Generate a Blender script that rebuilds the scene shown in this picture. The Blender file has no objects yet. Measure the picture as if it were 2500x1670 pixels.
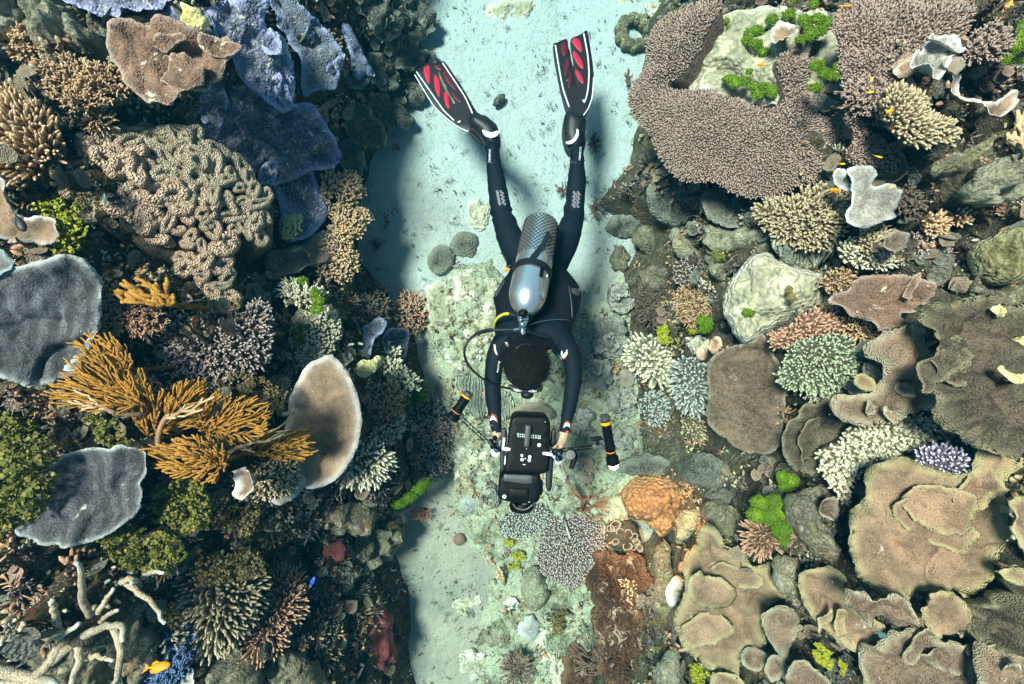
import bpy, math, random
import numpy as np
from mathutils import Vector, Matrix, Euler
from mathutils.geometry import delaunay_2d_cdt

# ---------------------------------------------------------------- camera, light, exposure
SC = bpy.context.scene
COL = SC.collection
H = 3.6            # camera height above the sand, metres
F = 1250.0         # focal length in photograph pixels (2500 wide)
cam_d = bpy.data.cameras.new('camera'); cam = bpy.data.objects.new('camera', cam_d); COL.objects.link(cam)
cam.location = (0, 0, H); cam.rotation_euler = (0, 0, 0)
cam_d.sensor_width = 36; cam_d.lens = 18.0; cam_d.clip_start = 0.05; cam_d.clip_end = 200
SC.camera = cam
W = bpy.data.worlds.new('World'); SC.world = W; W.use_nodes = True
SUN_EL, SUN_AZ = 67.5, -62.0      # nearly overhead; light comes from the photo's upper left
nt = W.node_tree; bg = nt.nodes['Background']
sky = nt.nodes.new('ShaderNodeTexSky'); sky.sky_type = 'NISHITA'; sky.sun_disc = False
sky.sun_elevation = math.radians(SUN_EL); sky.sun_rotation = math.radians(SUN_AZ)
nt.links.new(sky.outputs[0], bg.inputs[0]); bg.inputs[1].default_value = 0.05
sun_d = bpy.data.lights.new('sun', 'SUN'); sun = bpy.data.objects.new('sun', sun_d); COL.objects.link(sun)
sun_d.energy = 5.0; sun_d.angle = math.radians(13.0); sun_d.color = (1.0, 0.75, 0.66)
_e, _a = math.radians(SUN_EL), math.radians(SUN_AZ)
sdir = Vector((math.cos(_e)*math.sin(_a), math.cos(_e)*math.cos(_a), math.sin(_e)))
sun.rotation_euler = sdir.to_track_quat('Z', 'Y').to_euler(); sun.location = sdir*8
SC.view_settings.view_transform = 'Standard'; SC.view_settings.look = 'None'
SC.view_settings.gamma = 1.0; SC.view_settings.use_curve_mapping = False
SC.view_settings.exposure = 1.1
SC.cycles.use_denoising = True
SC.cycles.max_bounces = 5; SC.cycles.diffuse_bounces = 2; SC.cycles.glossy_bounces = 2
SC.cycles.transmission_bounces = 3; SC.cycles.volume_bounces = 1
SC.cycles.use_adaptive_sampling = True; SC.cycles.adaptive_threshold = 0.02

# ---------------------------------------------------------------- maths helpers
RS = np.random.RandomState(7)
_G = RS.normal(size=(512, 3)); _G /= np.linalg.norm(_G, axis=1)[:, None]
_P = RS.permutation(512)
def pn(x, y, z=0.0):
    x = np.asarray(x, float); y = np.asarray(y, float); z = np.asarray(z, float)+np.zeros_like(x)
    xi, yi, zi = np.floor(x).astype(int), np.floor(y).astype(int), np.floor(z).astype(int)
    fx, fy, fz = x-xi, y-yi, z-zi
    u, v, w = [t*t*t*(t*(t*6-15)+10) for t in (fx, fy, fz)]
    def g(i, j, k):
        h = _P[(_P[(_P[(xi+i) & 511]+yi+j) & 511]+zi+k) & 511]
        G = _G[h]
        return G[..., 0]*(fx-i)+G[..., 1]*(fy-j)+G[..., 2]*(fz-k)
    a = g(0,0,0)*(1-u)+g(1,0,0)*u; b = g(0,1,0)*(1-u)+g(1,1,0)*u
    c = g(0,0,1)*(1-u)+g(1,0,1)*u; d = g(0,1,1)*(1-u)+g(1,1,1)*u
    return ((a*(1-v)+b*v)*(1-w)+(c*(1-v)+d*v)*w)*1.6
def fbm(x, y, z=0.0, o=4, gain=0.5):
    s = 0; a = 1.0
    for i in range(o):
        s = s+a*pn(x*2**i+i*17.3, y*2**i-i*9.1, z*2**i+i*3.7); a *= gain
    return s
def worley(x, y, seed=0):
    xi, yi = np.floor(x).astype(int), np.floor(y).astype(int)
    f1 = np.full(x.shape, 9.0); f2 = f1.copy(); cid = np.zeros(x.shape, int)
    for i in (-1, 0, 1):
        for j in (-1, 0, 1):
            h = _P[(_P[(xi+i+seed*31) & 511]+yi+j) & 511]
            g = _G[h]
            d = np.hypot(xi+i+0.5+g[..., 0]*0.42-x, yi+j+0.5+g[..., 1]*0.42-y)
            m = d < f1
            f2 = np.where(m, f1, np.minimum(f2, d)); cid = np.where(m, h, cid); f1 = np.where(m, d, f1)
    return f1, f2, cid
def sstep(a, b, x):
    t = np.clip((x-a)/(b-a), 0, 1); return t*t*(3-2*t)
def ray(px, py, D):
    """world point on the line of sight of photo pixel (px,py) at depth D below the camera"""
    return np.array([(px-1250)/F*D, (835-py)/F*D, H-D])
def poly_sd(P, x, y):
    """signed distance, positive inside"""
    P = np.asarray(P, float); Q = np.roll(P, -1, 0)
    best = np.full(x.shape, 1e9); ins = np.zeros(x.shape, bool)
    for (ax, ay), (bx, by) in zip(P, Q):
        ex, ey = bx-ax, by-ay; L = ex*ex+ey*ey+1e-12
        t = np.clip(((x-ax)*ex+(y-ay)*ey)/L, 0, 1)
        best = np.minimum(best, (x-ax-t*ex)**2+(y-ay-t*ey)**2)
        c = (ay > y) != (by > y)
        xs = ax+(y-ay)*ex/np.where(abs(ey) < 1e-12, 1e-12, ey)
        ins ^= c & (x < xs)
    d = np.sqrt(best)
    return np.where(ins, d, -d)

# ---------------------------------------------------------------- mesh helpers
def mk(name, V, Fs, mat=None, parent=None, attrs=None, smooth=True, loc=None, mats=None, mi=None):
    """Fs: list of int arrays, each (n,3) or (n,4)"""
    me = bpy.data.meshes.new(name)
    V = np.asarray(V, np.float32)
    if isinstance(Fs, np.ndarray): Fs = [Fs]
    Fs = [np.asarray(f, np.int32) for f in Fs if len(f)]
    nl = sum(f.size for f in Fs); npoly = sum(len(f) for f in Fs)
    me.vertices.add(len(V)); me.vertices.foreach_set('co', V.ravel())
    me.loops.add(nl); me.loops.foreach_set('vertex_index', np.concatenate([f.ravel() for f in Fs]))
    tot = np.concatenate([np.full(len(f), f.shape[1], np.int32) for f in Fs])
    st = np.concatenate([[0], np.cumsum(tot)[:-1]]).astype(np.int32)
    me.polygons.add(npoly); me.polygons.foreach_set('loop_start', st); me.polygons.foreach_set('loop_total', tot)
    if mi is not None: me.polygons.foreach_set('material_index', np.asarray(mi, np.int32))
    me.polygons.foreach_set('use_smooth', np.full(npoly, smooth))
    me.update(calc_edges=True)
    me.validate()
    for k, v in (attrs or {}).items():
        a = me.attributes.new(k, 'FLOAT', 'POINT'); a.data.foreach_set('value', np.asarray(v, np.float32))
    for m in (mats or ([mat] if mat else [])): me.materials.append(m)
    o = bpy.data.objects.new(name, me); COL.objects.link(o)
    if parent: o.parent = parent
    if loc is not None: o.location = loc
    return o
def tag(o, label=None, cat=None, group=None, kind=None):
    if label: o['label'] = label
    if cat: o['category'] = cat
    if group: o['group'] = group
    if kind: o['kind'] = kind
    return o
def empty(name, loc, label=None, cat=None, group=None):
    o = bpy.data.objects.new(name, None); COL.objects.link(o); o.location = loc
    o.empty_display_size = 0.05
    return tag(o, label, cat, group)
class Acc:
    """collects pieces (V, quads, tris, attrs) and joins them"""
    def __init__(s): s.V = []; s.Q = []; s.T = []; s.A = {}; s.n = 0
    def add(s, V, Q=None, T=None, **at):
        V = np.asarray(V, float)
        s.V.append(V)
        if Q is not None and len(Q): s.Q.append(np.asarray(Q)+s.n)
        if T is not None and len(T): s.T.append(np.asarray(T)+s.n)
        for k, v in at.items(): s.A.setdefault(k, []).append(np.broadcast_to(np.asarray(v, float), (len(V),)))
        s.n += len(V)
    def build(s, name, mat, parent=None, smooth=True, loc=None):
        Fs = []
        if s.Q: Fs.append(np.concatenate(s.Q))
        if s.T: Fs.append(np.concatenate(s.T))
        return mk(name, np.concatenate(s.V), Fs, mat, parent, {k: np.concatenate(v) for k, v in s.A.items()}, smooth, loc)
def frame(n):
    n = np.asarray(n, float); n = n/np.linalg.norm(n)
    a = np.array([1., 0, 0]) if abs(n[0]) < 0.8 else np.array([0, 1., 0])
    u = np.cross(a, n); u /= np.linalg.norm(u); v = np.cross(n, u)
    return u, v, n
def tube(pts, rad, ns=6, cap=True):
    """smooth tube through pts; returns V, Q, T, t (0 at start, 1 at tip)"""
    pts = np.asarray(pts, float); rad = np.asarray(rad, float)*np.ones(len(pts)); n = len(pts)
    T = np.gradient(pts, axis=0); T /= np.linalg.norm(T, axis=1)[:, None]+1e-12
    u, v, _ = frame(T[0]); V = []
    for i in range(n):
        u = u-T[i]*np.dot(u, T[i]); u /= np.linalg.norm(u)+1e-12; v = np.cross(T[i], u)
        a = np.arange(ns)*2*math.pi/ns
        V.append(pts[i]+rad[i]*(np.cos(a)[:, None]*u+np.sin(a)[:, None]*v))
    V = np.concatenate(V); i = np.arange(n-1)[:, None]*ns; j = np.arange(ns)[None]; k = (j+1) % ns
    Q = np.stack([i+j, i+k, i+ns+k, i+ns+j], -1).reshape(-1, 4)
    t = np.repeat(np.linspace(0, 1, n), ns); Tr = np.zeros((0, 3), int)
    if cap:
        V = np.vstack([V, pts[-1]+T[-1]*rad[-1]*0.7, pts[0]-T[0]*rad[0]*0.3])
        a, b = len(V)-2, len(V)-1; j = np.arange(ns); k = (j+1) % ns
        Tr = np.vstack([np.stack([(n-1)*ns+j, (n-1)*ns+k, np.full(ns, a)], 1), np.stack([k, j, np.full(ns, b)], 1)])
        t = np.append(t, [1, 0])
    return V, Q, Tr, t
def boxm(sx, sy, sz, c=(0, 0, 0), bev=0.0):
    """box with chamfered edges (bev>0)"""
    c = np.asarray(c, float)
    import bmesh
    bm = bmesh.new(); bmesh.ops.create_cube(bm, size=1.0)
    for v in bm.verts: v.co = Vector((v.co.x*sx, v.co.y*sy, v.co.z*sz))
    if bev > 0: bmesh.ops.bevel(bm, geom=bm.edges[:], offset=bev, segments=2, affect='EDGES', profile=0.6)
    bmesh.ops.triangulate(bm, faces=bm.faces[:])
    V = np.array([v.co[:] for v in bm.verts])+c; T = np.array([[v.index for v in f.verts] for f in bm.faces]); bm.free()
    return V, T
def ellipsoid(r, c=(0, 0, 0), nu=12, nv=8):
    th = np.linspace(0.001, math.pi-0.001, nv); ph = np.arange(nu)*2*math.pi/nu
    V = np.array([[math.sin(t)*math.cos(p)*r[0], math.sin(t)*math.sin(p)*r[1], math.cos(t)*r[2]] for t in th for p in ph])+np.asarray(c)
    i = np.arange(nv-1)[:, None]*nu; j = np.arange(nu)[None]; k = (j+1) % nu
    return V, np.stack([i+nu+j, i+nu+k, i+k, i+j], -1).reshape(-1, 4)

# ---------------------------------------------------------------- materials
def new_mat(name, rough=0.8, spec=0.25):
    m = bpy.data.materials.new(name); m.use_nodes = True
    b = m.node_tree.nodes['Principled BSDF']
    b.inputs['Roughness'].default_value = rough; b.inputs['Specular IOR Level'].default_value = spec
    return m, m.node_tree, b
def nd(nt, t, **kw):
    n = nt.nodes.new(t)
    for k, v in kw.items(): setattr(n, k, v)
    return n
def rgb(c): return (c[0], c[1], c[2], 1.0)
def mixc(nt, fac, a, b, mode='MIX'):
    m = nd(nt, 'ShaderNodeMix', data_type='RGBA', blend_type=mode)
    for s, v in ((m.inputs[0], fac), (m.inputs[6], a), (m.inputs[7], b)):
        if hasattr(v, 'links'): nt.links.new(v, s)
        elif isinstance(v, (int, float)): s.default_value = v
        else: s.default_value = rgb(v)
    return m.outputs[2]
def ramp(nt, src, stops, interp='LINEAR'):
    r = nd(nt, 'ShaderNodeValToRGB'); r.color_ramp.interpolation = interp
    e = r.color_ramp.elements
    while len(e) > 1: e.remove(e[-1])
    e[0].position = stops[0][0]; e[0].color = rgb(stops[0][1]) if not isinstance(stops[0][1], (int, float)) else (stops[0][1],)*3+(1,)
    for p, c in stops[1:]:
        q = e.new(p); q.color = rgb(c) if not isinstance(c, (int, float)) else (c, c, c, 1)
    nt.links.new(src, r.inputs[0]); return r.outputs[0]
def noise(nt, co, scale, detail=4, rough=0.6, dist=0.0):
    n = nd(nt, 'ShaderNodeTexNoise'); n.inputs['Scale'].default_value = scale; n.inputs['Detail'].default_value = detail
    n.inputs['Roughness'].default_value = rough; n.inputs['Distortion'].default_value = dist
    nt.links.new(co, n.inputs['Vector']); return n.outputs[0]
def vor(nt, co, scale, feature='F1', out='Distance', rnd=1.0):
    n = nd(nt, 'ShaderNodeTexVoronoi', feature=feature); n.inputs['Scale'].default_value = scale
    n.inputs['Randomness'].default_value = rnd
    nt.links.new(co, n.inputs['Vector']); return n.outputs[out]
def objco(nt, warp=0.0, wscale=8.0):
    tc = nd(nt, 'ShaderNodeTexCoord'); oi = nd(nt, 'ShaderNodeObjectInfo')
    a = nd(nt, 'ShaderNodeVectorMath', operation='ADD'); s = nd(nt, 'ShaderNodeVectorMath', operation='SCALE')
    cx = nd(nt, 'ShaderNodeCombineXYZ'); nt.links.new(oi.outputs['Random'], cx.inputs[0]); nt.links.new(oi.outputs['Random'], cx.inputs[1])
    nt.links.new(cx.outputs[0], s.inputs[0]); s.inputs[3].default_value = 13.0
    nt.links.new(tc.outputs['Object'], a.inputs[0]); nt.links.new(s.outputs[0], a.inputs[1])
    co = a.outputs[0]
    if warp:
        n = nd(nt, 'ShaderNodeTexNoise'); n.inputs['Scale'].default_value = wscale; n.inputs['Detail'].default_value = 3
        nt.links.new(co, n.inputs['Vector'])
        w = nd(nt, 'ShaderNodeVectorMath', operation='MULTIPLY_ADD'); nt.links.new(n.outputs['Color'], w.inputs[0])
        w.inputs[1].default_value = (warp,)*3; nt.links.new(co, w.inputs[2]); co = w.outputs[0]
    return co
def attr(nt, name):
    a = nd(nt, 'ShaderNodeAttribute', attribute_name=name); return a.outputs['Fac']
def mathn(nt, op, a, b=None):
    m = nd(nt, 'ShaderNodeMath', operation=op)
    for s, v in ((m.inputs[0], a), (m.inputs[1], b)):
        if v is None: continue
        if hasattr(v, 'links'): nt.links.new(v, s)
        else: s.default_value = v
    return m.outputs[0]
def bump(nt, b, h, strength, dist):
    n = nd(nt, 'ShaderNodeBump'); n.inputs['Strength'].default_value = strength; n.inputs['Distance'].default_value = dist
    nt.links.new(h, n.inputs['Height']); nt.links.new(n.outputs[0], b.inputs['Normal'])
def coral_mat(name, base, tip, dark, bscale=90, bdist=0.006, spots=None, spot_amt=0.64, spot_scale=14, mott=5, rim_lo=0.0, rim_hi=1.0, bstr=0.8, ridges=None, rough=0.85, pol=0.35, mo=0.45, tip2=None, sk=1.2):
    tip2 = tip2 or tip; sat = lambda c, k=sk: [max(0.0, sum(c)/3+(v-sum(c)/3)*k) for v in c]
    base, tip, dark, tip2 = sat(base), sat(tip), sat(dark), sat(tip2)
    m, nt, b = new_mat(name, rough, 0.2)
    co = objco(nt, 0.03, 10)
    mt = noise(nt, co, mott, 5, 0.65)
    c = mixc(nt, ramp(nt, mt, [(0.35, 0.0), (0.68, 1.0)]), dark, base)
    big = noise(nt, co, mott*1.1, 4, 0.65)
    c = mixc(nt, ramp(nt, big, [(0.44, 0.85), (0.54, 0.0)]), c, [x*0.45 for x in base])
    c = mixc(nt, ramp(nt, big, [(0.53, 0.0), (0.62, 0.5)]), c, [min(1, x*1.4) for x in base])
    f = noise(nt, co, mott*9, 3, 0.7)
    c = mixc(nt, ramp(nt, f, [(0.35, 0.0), (0.75, mo)]), c, tip2)
    v = vor(nt, co, bscale)
    c = mixc(nt, ramp(nt, v, [(0.1, pol), (0.55, 0.0)]), c, tip2)       # pale polyps
    c = mixc(nt, ramp(nt, v, [(0.45, 0.0), (0.85, 0.5)]), c, [x*0.35 for x in dark])
    h = mathn(nt, 'MULTIPLY', v, -1.0)
    if ridges:
        wv = nd(nt, 'ShaderNodeTexWave', wave_type='BANDS'); wv.inputs['Scale'].default_value = ridges; wv.inputs['Distortion'].default_value = 6
        wv.inputs['Detail'].default_value = 2; nt.links.new(co, wv.inputs['Vector'])
        h = mathn(nt, 'ADD', h, mathn(nt, 'MULTIPLY', wv.outputs[1], 1.2))
        c = mixc(nt, ramp(nt, wv.outputs[1], [(0.3, 0.5), (0.7, 0.0)]), c, [x*0.5 for x in dark])
    h = mathn(nt, 'ADD', h, mathn(nt, 'MULTIPLY', noise(nt, co, bscale*0.35, 4, 0.7), 0.8))
    if spots:
        sp = vor(nt, co, spot_scale*3, out='Color'); sn = noise(nt, co, spot_scale, 5, 0.75, 0.6)
        c = mixc(nt, ramp(nt, sn, [(spot_amt, 0.0), (spot_amt+0.04, 1.0)]), c, spots)
    c = mixc(nt, ramp(nt, attr(nt, 'tint'), [(0.55, 0.0), (1.0, 0.6)]), c, [x*0.6 for x in dark])
    r = ramp(nt, attr(nt, 'rim'), [(rim_lo, 0.0), (rim_hi, 1.0)])
    c = mixc(nt, r, c, tip)
    nt.links.new(c, b.inputs['Base Color']); bump(nt, b, h, bstr, bdist)
    return m
def plain(name, c, rough=0.5, metal=0.0, bscale=0, bdist=0.001, spec=0.4, var=0.0):
    m, nt, b = new_mat(name, rough, spec); b.inputs['Base Color'].default_value = rgb(c); b.inputs['Metallic'].default_value = metal
    if bscale:
        co = objco(nt); n = noise(nt, co, bscale, 4, 0.6); bump(nt, b, n, 0.5, bdist)
        if var:
            nt.links.new(mixc(nt, ramp(nt, noise(nt, co, bscale*0.15, 4), [(0.35, 0.0), (0.7, 1.0)]), [x*(1-var) for x in c], [min(1, x*(1+var)) for x in c]), b.inputs['Base Color'])
    return m
# ---------------------------------------------------------------- terrain
def pxw(pts):
    return [((x-1250)/F*H, (835-y)/F*H) for x, y in pts]
LY = np.array([-600,-200,0,120,250,350,500,620,700,800,900,1000,1100,1200,1250,1400,1500,1670,2300])
LX = np.array([1000,1040,1050,1035,960,930,890,900,950,1000,1030,1060,1070,1040,975,985,1005,1005,980])
RY = np.array([-600,-200,0,100,300,400,500,560,700,900,1000,1100,1300,1400,1670,2300])
RX = np.array([1650,1620,1600,1570,1560,1530,1450,1530,1530,1550,1560,1570,1560,1520,1420,1400])
BED = pxw([(1000,800),(1030,700),(1120,620),(1210,610),(1300,740),(1430,740),(1480,680),(1560,600),(1640,1100),(1560,1300),(1440,1800),(1150,1800),(1150,1560),(1180,1400),(1120,1330),(1090,1240),(1080,1100),(1040,900)])
def terrain(x, y):
    """returns reef height, rock mask (0 sand .. 1 rock)"""
    py = 835-y/H*F
    wx = x+0.10*fbm(x*1.6+5, y*1.6, 0.3, 3)
    xl = (np.interp(py, LY, LX)-1250)/F*H; xr = (np.interp(py, RY, RX)-1250)/F*H
    d = np.maximum(xl-wx, wx-xr)
    dd = np.maximum(d, 0)
    wall = 1.62*(1-np.exp(-(dd/0.56)**1.2))
    wall = wall*(1-0.8*np.exp(-((x*F/H+1250-1575)/140)**2-((py-1045)/45)**2))      # deep hollow beside the torch
    bed = sstep(-0.08, 0.22, poly_sd(BED, x, y))
    base = np.where(d > 0, wall, 0)+bed*0.10*np.exp(-dd*2)
    m = np.clip(sstep(-0.02, 0.15, d)+bed, 0, 1)
    x = x+np.where(xl-wx > wx-xr, -1.0, 1.0)*wall*0.85       # arc length up the slope, so lumps are not stretched
    f1, f2, _ = worley(x*2.1+fbm(x*3, y*3, 1, 2)*.35, y*2.1+fbm(x*3, y*3, 5, 2)*.35)
    g1, g2, _ = worley(x*6.5+fbm(x*6, y*6, 2, 2)*.3, y*6.5+7, 3)
    k1, k2, _ = worley(x*19+fbm(x*11, y*11, 3, 2)*.4, y*19, 5)
    steep = sstep(0.02, 0.35, dd)
    L = 0.26*fbm(x*1.3, y*1.3, 2.2, 4)*steep + (0.30*(0.55-f1))*steep
    L = L + (0.06+0.07*steep)*(0.5-g1)*1.6 + (0.012+0.016*steep)*(0.5-k1)*2 + 0.016*fbm(x*22, y*22, 4, 3)
    L = L - 0.34*steep*np.exp(-((f2-f1)/0.13)**2)                   # deep cracks between heads
    h = base+L*m
    return h-(1-m)*0.10, m
def axis(lim, step, far):
    a = np.arange(-lim, lim+1e-6, step); s = step; ex = []; q = lim
    while q < far: s *= 1.25; q += s; ex.append(q)
    ex = np.array(ex); return np.concatenate([-ex[::-1], a, ex])
GX, GY = axis(2.6, 0.012, 14), axis(2.6, 0.012, 14)
XX, YY = np.meshgrid(GX, GY)
HH, MM = terrain(XX, YY)
def hat(x, y):
    x = np.asarray(x, float); y = np.asarray(y, float)
    i = np.interp(x, GX, np.arange(len(GX))); j = np.interp(y, GY, np.arange(len(GY)))
    i0 = np.clip(i.astype(int), 0, len(GX)-2); j0 = np.clip(j.astype(int), 0, len(GY)-2); a, b = i-i0, j-j0
    return (HH[j0, i0]*(1-a)+HH[j0, i0+1]*a)*(1-b)+(HH[j0+1, i0]*(1-a)+HH[j0+1, i0+1]*a)*b
def gat(x, y): return np.maximum(hat(x, y), 0.0)
def hitD(px, py):
    px = np.atleast_1d(np.asarray(px, float)); py = np.atleast_1d(np.asarray(py, float))
    out = np.full(px.shape, H); live = np.ones(px.shape, bool)
    for D in np.arange(1.0, H+0.01, 0.02):
        x, y = (px-1250)/F*D, (835-py)/F*D
        g = live & (H-D <= gat(x, y)); out[g] = D; live &= ~g
    return out
def nrm(x, y, e=0.06):
    gx = (gat(x+e, y)-gat(x-e, y))/(2*e); gy = (gat(x, y+e)-gat(x, y-e))/(2*e)
    n = np.stack([-gx, -gy, np.ones_like(gx)], -1); return n/np.linalg.norm(n, axis=-1)[..., None]

def rock_mat(name, tint=(1, 1, 1), pale=0.0):
    m, nt, b = new_mat(name, 0.9, 0.15)
    co = objco(nt, 0.10, 7)
    T = lambda c: [min(1, c[i]*tint[i]) for i in range(3)]
    c = ramp(nt, noise(nt, co, 2.6, 8, 0.68), [(0.30, T((0.035, 0.028, 0.02))), (0.42, T((0.09, 0.07, 0.045))), (0.50, T((0.20, 0.17, 0.11))), (0.58, T((0.09, 0.07, 0.055))), (0.70, T((0.34, 0.31, 0.22)))])
    # encrusting patches, each of its own colour
    vc = vor(nt, co, 9, out='Color'); sp = nd(nt, 'ShaderNodeSeparateColor'); nt.links.new(vc, sp.inputs[0])
    pc = ramp(nt, sp.outputs[0], [(0.0, T((0.24, 0.15, 0.16))), (0.16, T((0.10, 0.075, 0.05))), (0.30, T((0.22, 0.24, 0.15))), (0.44, T((0.045, 0.025, 0.03))), (0.56, T((0.36, 0.35, 0.25))), (0.68, T((0.15, 0.17, 0.05))), (0.80, T((0.12, 0.10, 0.13))), (0.92, T((0.34, 0.18, 0.08)))], 'CONSTANT')
    c = mixc(nt, ramp(nt, noise(nt, co, 9, 6, 0.75), [(0.46, 0.0), (0.54, 0.85)]), c, pc)
    vc2 = vor(nt, co, 42, out='Color'); sp2 = nd(nt, 'ShaderNodeSeparateColor'); nt.links.new(vc2, sp2.inputs[0])
    c2 = ramp(nt, sp2.outputs[1], [(0.0, T((0.03, 0.022, 0.02))), (0.3, T((0.18, 0.16, 0.09))), (0.5, T((0.45, 0.45, 0.34))), (0.68, T((0.12, 0.06, 0.05))), (0.8, T((0.16, 0.24, 0.04))), (0.9, T((0.40, 0.30, 0.34)))], 'CONSTANT')
    c = mixc(nt, ramp(nt, noise(nt, co, 24, 5, 0.8), [(0.46, 0.0), (0.58, 0.75)]), c, c2)
    f = noise(nt, co, 95, 4, 0.75)
    c = mixc(nt, ramp(nt, f, [(0.33, 0.75), (0.50, 0.0)]), c, (0.015, 0.012, 0.01))
    c = mixc(nt, ramp(nt, f, [(0.58, 0.0), (0.74, 0.6)]), c, (0.55, 0.55, 0.42))
    if pale: c = mixc(nt, ramp(nt, noise(nt, co, 5, 6, 0.7), [(0.36, 0.15), (0.50, pale)]), c, (0.52, 0.55, 0.40))
    nt.links.new(c, b.inputs['Base Color'])
    h = mathn(nt, 'ADD', mathn(nt, 'MULTIPLY', f, 0.9), mathn(nt, 'MULTIPLY', vor(nt, co, 55), -0.8))
    h = mathn(nt, 'ADD', h, mathn(nt, 'MULTIPLY', noise(nt, co, 22, 5, 0.7), 1.6))
    bump(nt, b, h, 1.0, 0.02)
    return m
M_ROCK = rock_mat('reef_rock', (0.52, 0.41, 0.35)); M_ROCK2 = rock_mat('reef_rock_pale', (0.46, 0.40, 0.34), 0.08); M_BED = rock_mat('rubble_rock', (1.1, 1.2, 1.0), 0.95)
def sand_mat():
    m, nt, b = new_mat('sand', 0.95, 0.1)
    co = objco(nt, 0.05, 3)
    c = ramp(nt, noise(nt, co, 1.7, 7, 0.65), [(0.3, (0.20, 0.22, 0.20)), (0.5, (0.40, 0.38, 0.31)), (0.7, (0.50, 0.47, 0.39))])
    sx_ = nd(nt, 'ShaderNodeSeparateXYZ'); tcs = nd(nt, 'ShaderNodeTexCoord'); nt.links.new(tcs.outputs['Object'], sx_.inputs[0])
    clean = ramp(nt, mathn(nt, 'ADD', mathn(nt, 'MULTIPLY', sx_.outputs[1], 0.16), mathn(nt, 'MULTIPLY', noise(nt, co, 1.3, 4), 0.5)), [(0.22, 0.0), (0.42, 1.0)])   # clean white sand towards the top, tinted for the water's blue cast; silty below
    c = mixc(nt, clean, c, (0.50, 0.58, 0.58))
    c = mixc(nt, ramp(nt, noise(nt, co, 6, 8, 0.75), [(0.56, 0.0), (0.66, 0.45)]), c, (0.22, 0.23, 0.16))
    c = mixc(nt, ramp(nt, noise(nt, co, 70, 3, 0.8), [(0.60, 0.0), (0.68, 0.7)]), c, (0.16, 0.15, 0.12))
    c = mixc(nt, ramp(nt, noise(nt, co, 160, 2, 0.8), [(0.3, 0.35), (0.5, 0.0)]), c, (0.5, 0.49, 0.44))
    nt.links.new(c, b.inputs['Base Color'])
    bump(nt, b, mathn(nt, 'ADD', noise(nt, co, 26, 6, 0.7), mathn(nt, 'MULTIPLY', noise(nt, co, 120, 2), 0.3)), 1.0, 0.035)
    return m
M_SAND = sand_mat()
def grid_faces(mask, nx):
    j, i = np.nonzero(mask); a = j*nx+i
    return np.stack([a, a+1, a+nx+1, a+nx], 1)
def sub_terrain(name, fm, mat):
    Q = grid_faces(fm, len(GX)); used, inv = np.unique(Q, return_inverse=True)
    V = np.stack([XX.ravel()[used], YY.ravel()[used], HH.ravel()[used]], 1)
    return tag(mk(name, V, inv.reshape(-1, 4), mat), kind='structure')
cell = (HH[:-1, :-1] > -0.06) | (HH[1:, 1:] > -0.06) | (HH[1:, :-1] > -0.06) | (HH[:-1, 1:] > -0.06)
cx, cy = XX[:-1, :-1], YY[:-1, :-1]; cpy = 835-cy/H*F
clx = (np.interp(cpy, LY, LX)-1250)/F*H+0.03; crx = (np.interp(cpy, RY, RX)-1250)/F*H-0.03
sub_terrain('reef_left', cell & (cx < clx), M_ROCK)
sub_terrain('reef_right', cell & (cx > crx), M_ROCK2)
sub_terrain('rubble_bed', cell & (cx >= clx) & (cx <= crx), M_BED)
sx, sy = axis(2.5, 0.03, 30), axis(2.6, 0.03, 30)
SX, SY = np.meshgrid(sx, sy)
SZ = 0.022*fbm(SX*1.5, SY*1.5, 1, 3)+0.007*fbm(SX*9, SY*9, 2, 3)-0.01
sand = mk('sand', np.stack([SX.ravel(), SY.ravel(), SZ.ravel()], 1), grid_faces(np.ones((len(sy)-1, len(sx)-1), bool), len(sx)), M_SAND); tag(sand, kind='structure')

# ---------------------------------------------------------------- the water itself (haze)
def water():
    V, T = boxm(36, 36, 4.75, (0, 0, 1.375)); m = bpy.data.materials.new('water'); m.use_nodes = True; nt = m.node_tree
    nt.nodes.remove(nt.nodes['Principled BSDF'])
    p = nt.nodes.new('ShaderNodeVolumePrincipled'); nt.links.new(p.outputs[0], nt.nodes['Material Output'].inputs['Volume'])
    p.inputs['Color'].default_value = (0.004, 0.085, 0.135, 1); p.inputs['Density'].default_value = 0.075
    p.inputs['Absorption Color'].default_value = (0.0, 0.945, 0.955, 1)
    p.inputs['Anisotropy'].default_value = 0.3
    o = mk('haze', V, T, m, smooth=False); tag(o, kind='stuff'); return o
water()
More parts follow.
